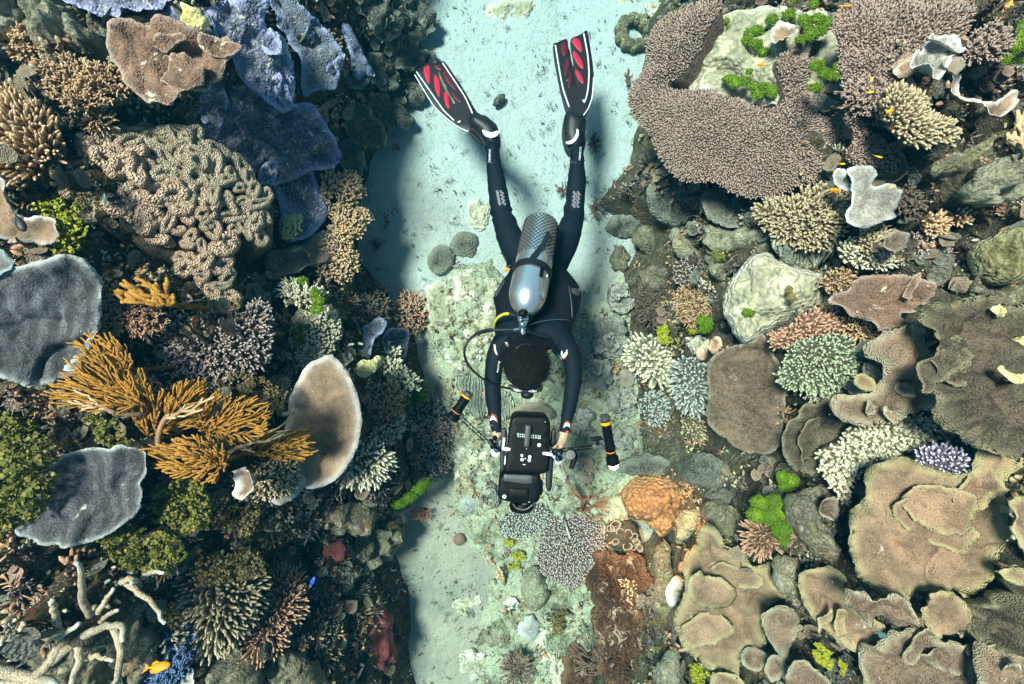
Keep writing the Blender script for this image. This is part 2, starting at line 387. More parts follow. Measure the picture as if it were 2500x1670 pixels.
# ---------------------------------------------------------------- coral builders
rng = np.random.RandomState(11)
def smooth_poly(P, n=2):
    P = np.asarray(P, float)
    for _ in range(n):
        Q = np.roll(P, -1, 0); P = np.stack([P*0.75+Q*0.25, P*0.25+Q*0.75], 1).reshape(-1, 2)
    return P
def resample(P, step):
    P = np.asarray(P, float); Q = np.vstack([P, P[:1]]); L = np.hypot(*(Q[1:]-Q[:-1]).T); s = np.concatenate([[0], np.cumsum(L)])
    n = max(8, int(s[-1]/step)); t = np.linspace(0, s[-1], n, endpoint=False)
    return np.stack([np.interp(t, s, Q[:, 0]), np.interp(t, s, Q[:, 1])], 1)
class Site:
    """a piece of reef under an outline seen in the photograph: a plane laid on the terrain there, with its own local frame"""
    def __init__(s, pts, lift=0.05, flat=0.5, D=None, n=None):
        P = np.asarray(pts, float); lo, hi = P.min(0), P.max(0)
        gx, gy = np.meshgrid(np.linspace(lo[0], hi[0], 14), np.linspace(lo[1], hi[1], 14)); gx, gy = gx.ravel(), gy.ravel()
        k = poly_sd(P, gx, gy) > -1; gx, gy = gx[k], gy[k]
        Dh = hitD(gx, gy); w = np.stack([(gx-1250)/F*Dh, (835-gy)/F*Dh, H-Dh], 1)
        c0 = w.mean(0)
        A = np.c_[w[:, :2]-c0[:2], np.ones(len(w))]; sol = np.linalg.lstsq(A.T@A+np.diag([1e-3*len(w)*0.05]*2+[0]), A.T@w[:, 2], rcond=None)[0]
        nf = np.array([-sol[0], -sol[1], 1.0]); nf /= np.linalg.norm(nf)
        cp = P.mean(0) if len(gx) == 0 else np.array([gx.mean(), gy.mean()])
        view = -np.array([(cp[0]-1250)/F, (835-cp[1])/F, -1.0]); view /= np.linalg.norm(view)
        if n is None:
            n = nf*(1-flat)+np.array([0, 0, 1.0])*flat*0.6+view*flat*0.4
        n = np.asarray(n, float); n /= np.linalg.norm(n)
        if n@view < 0.55: n = n+view*(0.6); n /= np.linalg.norm(n)
        s.n = n; s.u = np.array([1.0, 0, 0])-n*n[0]; s.u /= np.linalg.norm(s.u); s.v = np.cross(n, s.u)
        off = np.percentile(w@n, 80)+lift
        r = np.array([(cp[0]-1250)/F, (835-cp[1])/F, -1.0])
        s.D = (off-H*n[2])/(r@n) if D is None else D
        s.o = ray(cp[0], cp[1], s.D); s.cp = cp; s.px = s.D/F       # metres per photo pixel
        s.P = s.loc(P); s.view = r/np.linalg.norm(r)
    def loc(s, pts):
        """photo pixels -> 2D coordinates in the plane"""
        pts = np.asarray(pts, float); r = np.stack([(pts[:, 0]-1250)/F, (835-pts[:, 1])/F, -np.ones(len(pts))], 1)
        C = np.array([0, 0, H]); t = ((s.o-C)@s.n)/(r@s.n); w = C+r*t[:, None]-s.o
        return np.stack([w@s.u, w@s.v], 1)
    def world(s, V):
        V = np.asarray(V, float); return V[:, :1]*s.u+V[:, 1:2]*s.v+V[:, 2:]*s.n          # relative to s.o
    def ground(s):
        return gat(s.o[0], s.o[1])-s.o[2]
def fill(P, step, jit=0.35, r=None):
    """jittered hex grid of points inside outline P"""
    r = r or rng
    lo, hi = P.min(0), P.max(0); nx = int((hi[0]-lo[0])/step)+2; ny = int((hi[1]-lo[1])/(step*0.866))+2
    i, j = np.meshgrid(np.arange(nx), np.arange(ny)); X = lo[0]+(i+0.5*(j % 2))*step; Y = lo[1]+j*step*0.866
    X = X.ravel()+r.uniform(-jit, jit, X.size)*step; Y = Y.ravel()+r.uniform(-jit, jit, Y.size)*step
    k = poly_sd(P, X, Y) > step*0.3
    return np.stack([X[k], Y[k]], 1)
def cdt(P, I):
    pts = np.vstack([P, I]); n = len(P)
    r = delaunay_2d_cdt([Vector(p) for p in pts], [(i, (i+1) % n) for i in range(n)], [list(range(n))], 1, 1e-7)
    V = np.array([v[:] for v in r[0]]); T = [f for f in r[2] if len(f) == 3]
    return V, np.array(T)
def boundary(T):
    E = np.vstack([T[:, [0, 1]], T[:, [1, 2]], T[:, [2, 0]]]); n = T.max()+1
    key = E[:, 0]*n+E[:, 1]; rk = E[:, 1]*n+E[:, 0]
    return E[~np.isin(key, rk)]
def plate(name, pts, mat, label=None, cat='coral', group=None, lift=0.06, flat=0.5, dish=0.0, relief=0.012, rel_scale=9, ruf=0.02, ruf_scale=16, thick=0.008, res=6.5, wob=3.0, dome=0.0, seed=None, stalk=True, D=None, n=None, bumps=0.0, parent=None, folds=0.0, rimw=9, crease=0.022, ledges=0, site=None, sm=2):
    """plate, cup or mound of coral under the given outline"""
    seed = rng.randint(1000) if seed is None else seed
    if name == 'boulder_coral' and mat not in (M_PALE, M_DARKPL): relief, rel_scale, bumps, wob = relief*1.3, max(rel_scale, 14), max(bumps, 0.010), wob+3
    if mat in (M_TAN, M_TAN2, M_OLIVE, M_BROWNPL, M_BLUE, M_GREYF, M_DISC, M_DISC2) and parent is None:
        q_ = np.array(pts, float); pts = q_.mean(0)+(q_-q_.mean(0))*1.045
    S = site or Site(pts, lift, flat, D, n)
    P0 = S.loc(pts) if site else S.P
    step = max(res*S.px, math.sqrt(abs(0.5*np.sum(P0[:, 0]*np.roll(P0[:, 1], -1)-P0[:, 1]*np.roll(P0[:, 0], -1)))/5000))
    P = resample(smooth_poly(P0, sm), step*0.9)
    a = np.arange(len(P)); T = np.roll(P, -1, 0)-np.roll(P, 1, 0); N = np.stack([T[:, 1], -T[:, 0]], 1); N /= np.linalg.norm(N, axis=1)[:, None]+1e-9
    P = P+N*(wob*S.px*(pn(P[:, 0]/(22*S.px)+seed, P[:, 1]/(22*S.px))+0.6*pn(P[:, 0]/(8*S.px)+seed, P[:, 1]/(8*S.px), 5)))[:, None]
    I = fill(P, step)
    I = I[poly_sd(P, I[:, 0], I[:, 1]) > rimw*S.px*1.5]
    ringP = [P-N*(k*rimw*S.px) for k in (0.45, 1.1)]; ringP = np.vstack([q[poly_sd(P, q[:, 0], q[:, 1]) > k*rimw*S.px*0.8][::1+k2] for q, k, k2 in zip(ringP, (0.45, 1.1), (0, 1))])
    V2, T = cdt(P, np.vstack([ringP, I]))
    d = np.maximum(poly_sd(P, V2[:, 0], V2[:, 1]), 0); dm = max(d.max(), 1e-4); e = d/dm
    x, y = V2[:, 0], V2[:, 1]
    z = dish*((1-e)**1.6-0.3)+dome*(np.sqrt(np.clip(1-(1-e)**2, 0, 1))-0.5)
    edge = np.exp(-d/(26*S.px))
    relief = relief*1.3; z = z+relief*0.9*(1-0.7*np.exp(-d/(40*S.px)))*fbm(x*rel_scale*0.4+seed, y*rel_scale*0.4, 6, 2)+relief*fbm(x*rel_scale+seed, y*rel_scale, 1.5, 4)*1.0+relief*1.2*np.abs(pn(x*rel_scale*0.6+seed, y*rel_scale*.6, 9))
    q1 = pn(x*rel_scale*0.45+seed+0.3*pn(x*9, y*9), y*rel_scale*0.45, 4); z = z-1.6*crease*np.exp(-(q1/0.10)**2)*(1-edge*0.6)*np.clip(0.5+2*pn(x*rel_scale*.3, y*rel_scale*.3, 8+seed), 0, 2)   # creases
    ang = np.arctan2(y, x); z = z+ruf*edge*pn(x*ruf_scale+seed, y*ruf_scale, 3)*1.4
    if folds: z = z+folds*(1-e)*np.sin(ang*9+3*pn(x*5+seed, y*5))
    if bumps:
        w1, w2, _ = worley(x*26+seed+pn(x*20, y*20)*.4, y*26); w3, _, _ = worley(x*12+seed, y*12, 2)
        z = z+bumps*(0.55-w1)*(0.5+0.8*fbm(x*7, y*7, 3, 2))+bumps*1.3*(0.5-w3)
    rr_ = np.hypot(x, y)+1e-6; e2w = np.exp(-d/(60*S.px)); z = z+0.35*ruf*e2w*pn(x/rr_*4.5+seed, y/rr_*4.5, 2)+0.0018*e2w*np.sin(ang*60+3*pn(x*8, y*8))
    rim = np.exp(-d/(rimw*S.px))
    n0 = len(V2); top = np.c_[V2, z]
    back = np.c_[V2*(0.985), z-thick*(0.45+0.9*np.clip(e*3, 0, 1))]
    B = boundary(T); Q = np.stack([B[:, 1], B[:, 0], B[:, 0]+n0, B[:, 1]+n0], 1)
    V = S.world(np.vstack([top, back])); Fs = [Q, np.vstack([T, T[:, ::-1]+n0])]
    g = S.ground()
    o = mk(name, V, Fs, mat, parent, {'rim': np.concatenate([rim, rim*0.8])}, loc=None if parent else S.o)
    if not parent: tag(o, label, cat, group)
    else: o.location = Vector(S.o)-parent.location
    if stalk and g < -0.02:
        R = math.sqrt(max(1e-6, (P0[:, 0].max()-P0[:, 0].min())*(P0[:, 1].max()-P0[:, 1].min())))*0.5
        near = np.argsort(np.hypot(V2[:, 0], V2[:, 1]))[:40]; zc = z[near].min()-thick*1.3-0.004
        ci = near[0]; c3 = S.world(np.array([[V2[ci, 0], V2[ci, 1], zc]]))[0]; 
        kk = np.arange(0.02, 1.2, 0.02); q3 = c3-np.outer(kk, -S.view*0.85+S.n*0.15); gq = gat(S.o[0]+q3[:, 0], S.o[1]+q3[:, 1])-S.o[2]
        hit_ = np.nonzero(q3[:, 2] < gq-0.03)[0]; base = q3[hit_[0]] if len(hit_) else q3[-1]; zt = np.linspace(0, 1, 5)[:, None]; ln = c3*(1-zt)+base*zt
        Vt, Qt, Tt, t = tube(ln, np.array([0.16, 0.15, 0.14, 0.17, 0.24])*R, 14)
        mk('stalk', Vt, [Qt, Tt], MS_STALK, o, {'rim': t*0})
    rl = np.random.RandomState(seed+5); A_ = [q for q in V2[rl.permutation(len(V2))] if True]
    pw = S.cp; zz = 0
    for q in A_:
        if zz >= ledges: break
        dq = poly_sd(P, q[:1], q[1:2])[0]; R_l = dm*rl.uniform(0.28, 0.6)
        if dq < R_l*0.6: continue
        wpt = S.o+S.world(np.array([[q[0], q[1], 0]]))[0]; Dq = H-wpt[2]; cx_, cy_ = 1250+wpt[0]/Dq*F, 835-wpt[1]/Dq*F; rp = R_l/S.px
        an = np.arange(9)*2*math.pi/9; qq = 1+rl.uniform(-0.3, 0.3, 9); st_ = rl.uniform(1, 1.7); ro = rl.uniform(0, 3.14)
        bx, by = rp*qq*np.cos(an)*st_, rp*qq*np.sin(an)/st_
        bp = np.c_[cx_+bx*math.cos(ro)-by*math.sin(ro), cy_+bx*math.sin(ro)+by*math.cos(ro)]
        tl = S.n+S.u*rl.normal()*0.12+S.v*rl.normal()*0.12
        plate('ledge', bp, mat, parent=o, D=Dq-0.012-0.012*rl.rand(), n=tl, stalk=False, relief=relief*0.5, ruf=ruf*0.8, thick=thick*0.8, rimw=rimw*0.4, dish=0.008, bumps=bumps, crease=0.008, seed=rl.randint(900), res=res, wob=wob); zz += 1
    return o, S, P
def fingers(acc, B, Dr, L, R, ns=5, prof=((0, 1), (0.45, 0.95), (0.85, 0.75), (1.0, 0.35)), bend=0.15, tint=None, r=None, cross=None, rimpow=1.5):
    """many little tapering branches at once"""
    r = r or rng; N = len(B); Dr = Dr/np.linalg.norm(Dr, axis=1)[:, None]
    L = np.broadcast_to(L, (N,)); R = np.broadcast_to(R, (N,))
    up = np.where(np.abs(Dr[:, :1]) < 0.8, [[1.0, 0, 0]], [[0, 1.0, 0]]); U = np.cross(up, Dr); U /= np.linalg.norm(U, axis=1)[:, None]; Vv = np.cross(Dr, U)
    bd = r.normal(size=(N, 3)); bd -= Dr*np.sum(bd*Dr, 1)[:, None]; bd *= bend
    a = np.arange(ns)*2*math.pi/ns; rot = r.uniform(0, 6.28, N)
    ca = np.cos(a[None]+rot[:, None])[..., None]; sa = np.sin(a[None]+rot[:, None])[..., None]
    rings = []; tt = []
    for t, w in prof:
        c = B+(Dr*t+bd*t*t)*L[:, None]
        rings.append(c[:, None]+(U[:, None]*ca+Vv[:, None]*sa)*(R*w)[:, None, None]); tt.append(np.full((N, ns), t))
    tip = (B+(Dr*1.0+bd)*L[:, None]+Dr*(R*0.3)[:, None])[:, None]
    V = np.concatenate(rings+[tip], 1); t = np.concatenate(tt+[np.ones((N, 1))], 1); m = V.shape[1]; k = len(prof)
    i = np.arange(k-1)[:, None]*ns; j = np.arange(ns)[None]; j2 = (j+1) % ns
    q = np.stack([i+j, i+j2, i+ns+j2, i+ns+j], -1).reshape(-1, 4)
    jj = np.arange(ns); tr = np.stack([(k-1)*ns+jj, (k-1)*ns+(jj+1) % ns, np.full(ns, m-1)], 1)
    off = (np.arange(N)*m)[:, None, None]
    at = dict(rim=(t**rimpow).ravel())
    if tint is not None: at['tint'] = np.repeat(tint, m)
    acc.add(V.reshape(-1, 3), (q[None]+off).reshape(-1, 4), (tr[None]+off).reshape(-1, 3), **at)
def branch(name, pts, mat, label=None, cat='coral', group=None, sp=11, fl=16, fr=3.4, fork=0, dome=30, spread=0.9, lift=0.04, flat=0.5, ns=5, seed=0, D=None, n=None, base=None, jitter=0.3, parent=None, relief=0.01, tipw=None, lv=0.25, base_mat=None):
    """colony of upright finger branches over an outline; sizes in photo pixels. base mound + branches (too many to count)"""
    sp, fr, spread = sp*0.84, fr*1.12, spread*0.8
    S = Site(pts, lift, flat, D, n); s = S.px; r = np.random.RandomState(abs(hash(name+str(pts[0]))) % 10000 if False else int(abs(pts[0][0]*7+pts[0][1]*13+seed)) % 100000)
    Pi = smooth_poly(S.P, 1)
    c = Pi.mean(0); I = fill(Pi*1.0, sp*s, jitter, r)
    if len(I) < 4: I = c+r.normal(size=(6, 2))*sp*s
    d = poly_sd(Pi, I[:, 0], I[:, 1]); dm = max(d.max(), 1e-4); e = np.clip(d/dm, 0, 1)
    # outward direction from gradient of the distance
    eps = 2*s; gx = poly_sd(Pi, I[:, 0]+eps, I[:, 1])-poly_sd(Pi, I[:, 0]-eps, I[:, 1]); gy = poly_sd(Pi, I[:, 0], I[:, 1]+eps)-poly_sd(Pi, I[:, 0], I[:, 1]-eps)
    out = -np.stack([gx, gy], 1)/(2*eps); rad = I-c; rad = rad/(np.abs(rad).max()+1e-9)
    w = (1-e)[:, None]
    dr = np.c_[(out*w**1.5*0.8+rad*0.5)*spread, np.ones(len(I))]+r.normal(size=(len(I), 3))*lv
    z = dome*s*(np.sqrt(np.clip(1-(1-e)**2, 0, 1))-1.0)+relief*fbm(I[:, 0]*9+seed, I[:, 1]*9, 3, 3)
    B3 = np.c_[I-out*0.0, z-fl*s*0.55]
    L = fl*s*(0.75+0.5*r.rand(len(I)))
    top = empty(name, S.o, label, cat, group) if not parent else None
    acc = Acc(); wB, wD = S.world(B3), S.world(dr); wD = wD/np.linalg.norm(wD, axis=1)[:, None]; tint = r.rand(len(I))
    fingers(acc, wB, wD, L*1.1, fr*s*(0.85+0.3*r.rand(len(I))), ns, tint=tint, r=r)
    for k in range(fork):
        t = 0.35+0.4*r.rand(len(I))[:, None]; sd = r.normal(size=(len(I), 3)); sd -= wD*np.sum(sd*wD, 1)[:, None]; sd /= np.linalg.norm(sd, axis=1)[:, None]
        fingers(acc, wB+wD*(L[:, None]*t), wD*0.9+sd*0.8, L*0.55*(0.7+0.6*r.rand(len(I))), fr*s*0.78, max(4, ns-1), tint=tint, r=r, prof=((0, 1), (0.7, 0.85), (1, 0.4)))
    root = top
    acc.build('branches', mat, root)
    ob = [o for o in root.children][-1]; tag(ob, kind='stuff')
    # base mound
    Pb = resample(Pi, max(sp*s*0.9, 6*s)); Ib = fill(Pb, max(sp*s, 7*s), 0.3, r); V2, T = cdt(Pb, Ib)
    d2 = np.maximum(poly_sd(Pi, V2[:, 0], V2[:, 1]), 0); e2 = np.clip(d2/dm, 0, 1)
    z2 = dome*s*(np.sqrt(np.clip(1-(1-e2)**2, 0, 1))-1.0)+relief*fbm(V2[:, 0]*9+seed, V2[:, 1]*9, 3, 3)-fl*s*0.5
    g = S.ground(); n0 = len(V2); shrink = np.where(d2 < 1e-6, 0.97, 1)[:, None]
    low = np.c_[V2*0.6, np.full(n0, min(g*1.15, -0.03)+z2.min()*0)-0.03]
    Bd = boundary(T); Q = np.stack([Bd[:, 1], Bd[:, 0], Bd[:, 0]+n0, Bd[:, 1]+n0], 1)
    lowz = np.c_[V2*0.45, np.minimum(z2-0.02, g*0.9)]
    kk = np.arange(0.04, 1.2, 0.02); q3 = np.outer(kk, S.view); gq = gat(S.o[0]+q3[:, 0], S.o[1]+q3[:, 1])-S.o[2]; hh = np.nonzero(q3[:, 2] < gq-0.04)[0]
    dv = q3[hh[0]] if len(hh) else q3[-1]
    Vw = np.vstack([S.world(np.c_[V2*shrink, z2]), S.world(np.c_[V2*0.5, z2*0.5])+dv])
    o = mk('base', Vw, [Q, T], base_mat or MS_BASE, root, {'rim': np.zeros(2*n0)})
    return root, S
def colonize(B, tips, r, step):
    """tree of chains from B to all tips"""
    tips = tips[np.argsort(np.linalg.norm(tips-B, axis=1))]; nodes = [B]; par = [-1]; chains = []; db = [0.0]
    for t in tips:
        dt = np.linalg.norm(t-B); N = np.array(nodes); c = np.linalg.norm(N-t, axis=1)+0.35*np.array(db); c[np.array(db) > dt*0.93] = 9e9
        k = int(np.argmin(c)); p0 = N[k]; L = np.linalg.norm(t-p0); m = max(2, int(L/step)+1)
        out = (t-B)/(dt+1e-9); mid = (p0+t)/2+out*(-0.10)*L+r.normal(size=3)*0.12*L
        tt = np.linspace(0, 1, m+1)[:, None]; ch = (1-tt)**2*p0+2*tt*(1-tt)*mid+tt**2*t
        chains.append((k, len(nodes), m)); prev = k
        for q in range(1, m+1):
            nodes.append(ch[q]); par.append(prev); db.append(db[k]+L*q/m); prev = len(nodes)-1
    # weight of each node (tips carried)
    w = np.zeros(len(nodes)); ch = [[] for _ in nodes]
    for i, p in enumerate(par):
        if p >= 0: ch[p].append(i)
    order = sorted(range(len(nodes)), key=lambda i: -db[i])
    for i in order: w[i] = 1.0 if not ch[i] else sum(w[j] for j in ch[i])
    return np.array(nodes), par, w, chains
def bush(name, base, pts, ntips, mat, label=None, cat='coral', group=None, r0=3.0, rpow=0.35, height=40, lift=0.08, seed=1, ns=6, tiprad=1.0, step=14, flat=0.4, D=None, knob=0.0, part='branch', curve_up=1.0, stuff=True, maxr=12, trunk_mat=None):
    """branching colony growing from photo point base to ntips tips spread over an outline"""
    S = Site(pts, lift, flat, D); s = S.px; r = np.random.RandomState(seed)
    Pi = S.P; lo, hi = Pi.min(0), Pi.max(0); c = []
    while len(c) < ntips:
        q = lo+(hi-lo)*r.rand(2)
        if poly_sd(Pi, q[:1], q[1:])[0] > 0: c.append(q)
    c = np.array(c); b2 = S.loc([base])[0]
    dd = np.linalg.norm(c-b2, axis=1); dd = dd/dd.max()
    tips = np.c_[c, height*s*(curve_up*(0.35+0.65*np.sqrt(dd)))*(0.6+0.5*r.rand(ntips))]
    B = np.array([b2[0], b2[1], -height*s*0.7])
    nodes, par, w, chains = colonize(B, tips, r, step*s)
    acc = Acc(); nodes_w = S.world(nodes)
    for k, st, m in chains:
        idx = [k]+list(range(st, st+m)); ww = w[idx].copy(); ww[0] = min(ww[0], ww[1]*1.6)
        rad = np.minimum(r0*s*ww**rpow, maxr*s); rad[-1] *= tiprad
        V, Q, T, t = tube(nodes_w[idx], rad, ns); tt = np.clip(1-(np.repeat(rad, ns)-r0*s)/(r0*s*1.2), 0, 1)
        tt = np.append(tt, [1, 0])*np.clip(0.3+t, 0, 1)
        if knob: V = V+_G[(np.arange(len(V))*13) % 512]*knob*s
        acc.add(V, Q, T, rim=tt, tint=np.full(len(V), r.rand()))
    root = empty(name, S.o, label, cat, group); o = acc.build(part, mat, root)
    if stuff: tag(o, kind='stuff')
    # holdfast reaching the reef
    g = S.ground(); bw = S.world(B[None])[0]; gz = gat(S.o[0]+bw[0], S.o[1]+bw[1])-S.o[2]-0.04
    if gz < bw[2]:
        V, Q, T, t = tube(np.linspace(bw, [bw[0], bw[1], gz], 4), [r0*s*1.6, r0*s*1.8, r0*s*2, r0*s*2.6], 8); mk('holdfast', V, [Q, T], trunk_mat or mat, root, {'rim': t*0, 'tint': t*0})
    return root, S
def cushions(name, spots, mat, label, group=None, cat='algae', lift=0.02, seed=0, blades=260, parent=None):
    """green turf weed: spots = [(px,py,rx,ry)] overlapping furry cushions"""
    r = np.random.RandomState(seed); pts = []
    for x, y, rx, ry in spots: pts += [(x-rx, y), (x, y-ry), (x+rx, y), (x, y+ry)]
    P = np.array(pts, float); lo, hi = P.min(0), P.max(0)
    S = Site([(lo[0], lo[1]), (hi[0], lo[1]), (hi[0], hi[1]), (lo[0], hi[1])], lift, 0.6); s = S.px
    root = empty(name, S.o, label, cat, group)
    for x, y, rx, ry in spots:
        c = S.loc([(x, y)])[0]; V, Q = ellipsoid((rx*s*0.95, ry*s*0.95, min(rx, ry)*s*0.6), (0, 0, 0), 20, 10)
        z0 = r.uniform(-0.1, 0.25)*rx*s
        V = V*(1+0.10*pn(V[:, :1]/(9*s)+x, V[:, 1:2]/(9*s), V[:, 2:]/(9*s)))+[c[0], c[1], z0]
        acc = Acc(); acc.add(S.world(V), Q, rim=0.25, tint=r.rand())
        n = int(blades*rx*ry/625)+60; d = r.normal(size=(n, 3)); d[:, 2] = np.abs(d[:, 2]); d /= np.linalg.norm(d, axis=1)[:, None]
        b = d*[rx*s*0.9, ry*s*0.9, min(rx, ry)*s*0.55]+[c[0], c[1], z0]; dr = d*[1, 1, 0.8]+r.normal(size=(n, 3))*0.25
        fingers(acc, S.world(b), S.world(dr), 5.5*s*(0.6+0.7*r.rand(n)), 1.5*s, 3, prof=((0, 1), (0.6, 0.8)), tint=r.rand(n), r=r)
        acc.build('cushion', mat, root)
    return root
def leaf_acc(acc, C, N, size, r, tint, ns=6, cup=0.25, rv=1.0):
    """small rounded leaf discs at points C with normals N"""
    n = len(C); N = N/np.linalg.norm(N, axis=1)[:, None]
    up = np.where(np.abs(N[:, :1]) < 0.8, [[1.0, 0, 0]], [[0, 1.0, 0]]); U = np.cross(up, N); U /= np.linalg.norm(U, axis=1)[:, None]; Vv = np.cross(N, U)
    a = np.arange(ns)*2*math.pi/ns; rot = r.uniform(0, 6.28, n)[:, None]; sz = np.broadcast_to(size, (n,))[:, None]
    rr = sz*(0.8+0.4*r.rand(n, ns))
    ring = C[:, None]+U[:, None]*(np.cos(a+rot)*rr)[..., None]+Vv[:, None]*(np.sin(a+rot)*rr)[..., None]+N[:, None]*(cup*sz)[..., None]
    V = np.concatenate([ring, C[:, None]], 1); m = ns+1; j = np.arange(ns); T = np.stack([j, (j+1) % ns, np.full(ns, ns)], 1)
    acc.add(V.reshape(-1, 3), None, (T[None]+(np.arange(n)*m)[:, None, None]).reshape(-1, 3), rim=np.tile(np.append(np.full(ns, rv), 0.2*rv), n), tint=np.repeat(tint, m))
def leafy(name, pts, n, size, mat, label, cat='algae', group=None, height=22, lift=0.02, seed=0, flat=0.5):
    """bushy weed of small discs on short stems"""
    n = int(n*2.0); size = size*0.70
    S = Site(pts, lift, flat); s = S.px; r = np.random.RandomState(seed); Pi = S.P; lo, hi = Pi.min(0), Pi.max(0)
    q = lo+(hi-lo)*r.rand(n*4, 2); d = poly_sd(Pi, q[:, 0], q[:, 1]); k = d > 0; q, d = q[k][:n], d[k][:n]
    lump = fbm(q[:, 0]/(30*s)+seed, q[:, 1]/(30*s), 1, 2)
    k = lump > -0.28; q, d, lump = q[k], d[k], lump[k]
    z = height*s*(0.2+np.clip(d/(20*s), 0, 1)*0.6+lump*0.8)*r.rand(len(q))**0.6
    C = S.world(np.c_[q, z]); N = S.world(np.c_[r.normal(size=(len(q), 2))*0.7, np.ones(len(q))])
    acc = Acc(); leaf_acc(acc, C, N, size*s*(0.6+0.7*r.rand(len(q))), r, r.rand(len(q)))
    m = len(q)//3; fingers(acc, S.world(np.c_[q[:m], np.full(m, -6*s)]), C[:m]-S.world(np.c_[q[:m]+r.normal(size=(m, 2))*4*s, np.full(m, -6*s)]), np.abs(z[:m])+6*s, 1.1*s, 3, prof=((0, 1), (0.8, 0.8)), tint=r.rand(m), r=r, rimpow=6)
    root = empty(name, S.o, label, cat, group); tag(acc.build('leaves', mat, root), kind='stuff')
    return root
LOBES = {}
def lobe_mesh(k, mat):
    if (k, mat.name) in LOBES: return LOBES[(k, mat.name)]
    r = np.random.RandomState(100+k); n, ns = 34, 12; a = np.arange(n)*2*math.pi/n
    asp = [1.0, 1.15, 1.5, 1.9, 2.3, 1.3, 1.0, 1.7][k]; pin = [0, 0.1, 0.2, 0.25, 0.3, 0.3, 0.15, 0.35][k]
    rad = 0.56*(1-pin*np.cos(2*a+0.5)**2*np.sin(a+k)**2)+0.05*np.sin(3*a+k)+0.03*np.sin(5*a+2*k)
    x = np.cos(a)*rad*asp**0.5; y = np.sin(a)*rad/asp**0.5*0.9; bendx = 0.18*np.sin(y*2+k)+0.15*k/8*(x**2)
    P = np.stack([x+bendx*0.5, y+0.25*(x**2)*((k % 3)-1), 0.05*np.sin(2*a+k)], 1)
    V = []; c = P.mean(0)
    Tn = np.roll(P, -1, 0)-np.roll(P, 1, 0); Tn /= np.linalg.norm(Tn, axis=1)[:, None]
    tr = 0.40/asp**0.25
    for i in range(n):
        o = np.cross(Tn[i], [0, 0, 1]); o /= np.linalg.norm(o); b = np.arange(ns)*2*math.pi/ns
        rr = tr*(1+0.07*(i % 2))
        V.append(P[i]+(np.cos(b)[:, None]*o*rr*0.95)+(np.sin(b)[:, None]*np.array([0, 0, 1])*rr*1.0))
    V = np.concatenate(V); i = np.arange(n)[:, None]; j = np.arange(ns)[None]; i2 = (i+1) % n; j2 = (j+1) % ns
    Q = np.stack([i*ns+j, i2*ns+j, i2*ns+j2, i*ns+j2], -1).reshape(-1, 4)
    V2 = np.vstack([V, c+[0, 0, -0.02]]); inner = i.ravel()*ns+ns//2
    Tt = np.stack([inner, np.roll(inner, -1), np.full(n, len(V))], 1)
    top = np.clip(V2[:, 2]/tr*0.5+0.5, 0, 1)
    o = mk('lobe', V2, [Q, Tt], mat, None, {'rim': top**3, 'tint': top*0+0.5}); me = o.data; bpy.data.objects.remove(o); LOBES[(k, mat.name)] = me
    return me
def fish(px, py, D, L, ang, mat, label, group=None, tilt=0.0, deep=0.42, tailmat=None, name='reef_fish'):
    """little fish, L = length in photo px, heading ang degrees (0 = right), lying on its side by tilt"""
    s = D/F; L = L*s; o = empty(name, ray(px, py, D), label, 'fish', group)
    n, ns = 12, 10; t = np.linspace(0, 1, n); prof = np.sin(np.pi*np.clip(t*0.94+0.06, 0, 1)**0.8)*(1-0.25*t)+0.06
    V = []
    for i in range(n):
        b = np.arange(ns)*2*math.pi/ns
        V.append(np.c_[np.full(ns, (0.5-t[i]*0.8)*L), np.cos(b)*prof[i]*L*0.09, np.sin(b)*prof[i]*L*deep*0.5])
    V = np.concatenate(V); i = np.arange(n-1)[:, None]*ns; j = np.arange(ns)[None]; j2 = (j+1) % ns
    Q = np.stack([i+j, i+j2, i+ns+j2, i+ns+j], -1).reshape(-1, 4); e1 = np.arange(ns)
    V = np.vstack([V, [L*0.53, 0, 0], [-L*0.31, 0, 0]]); T = np.vstack([np.stack([e1, (e1+1) % ns, np.full(ns, len(V)-2)], 1)[:, ::-1], np.stack([(n-1)*ns+e1, (n-1)*ns+(e1+1) % ns, np.full(ns, len(V)-1)], 1)])
    mk('body', V, [Q, T], mat, o)
    def fin(nm, pl, m):
        P = np.array(pl)*L; k = len(P); Vf = np.vstack([np.c_[P[:, 0], np.full(k, 0.006*L), P[:, 1]], np.c_[P[:, 0], np.full(k, -0.006*L), P[:, 1]]])
        Tq = [[0, a, a+1] for a in range(1, k-1)]; Tr = np.array(Tq+[[k, k+a[2], k+a[1]] for a in Tq]); Qs = np.array([[a, (a+1) % k, k+(a+1) % k, k+a][::-1] for a in range(k)])
        mk(nm, Vf, [Qs, Tr], m, o, smooth=False)
    fin('tail_fin', [(-0.28, 0.0), (-0.30, 0.05), (-0.48, 0.17), (-0.42, 0.0), (-0.48, -0.17), (-0.30, -0.05)], tailmat or mat)
    fin('dorsal_fin', [(0.25, deep*0.42), (0.1, deep*0.62), (-0.12, deep*0.58), (-0.22, deep*0.25), (0.0, deep*0.3)], mat)
    fin('anal_fin', [(0.05, -deep*0.42), (-0.08, -deep*0.6), (-0.2, -deep*0.45), (-0.22, -deep*0.2), (-0.05, -deep*0.3)], mat)
    for sg in (-1, 1):
        V, Qe = ellipsoid((0.022*L, 0.012*L, 0.022*L), (0.40*L, sg*0.055*L, 0.03*L), 8, 6); mk('eye', V, Qe, M_BLACK, o)
    o.rotation_euler = (math.radians(90-tilt), 0, math.radians(ang)); return o
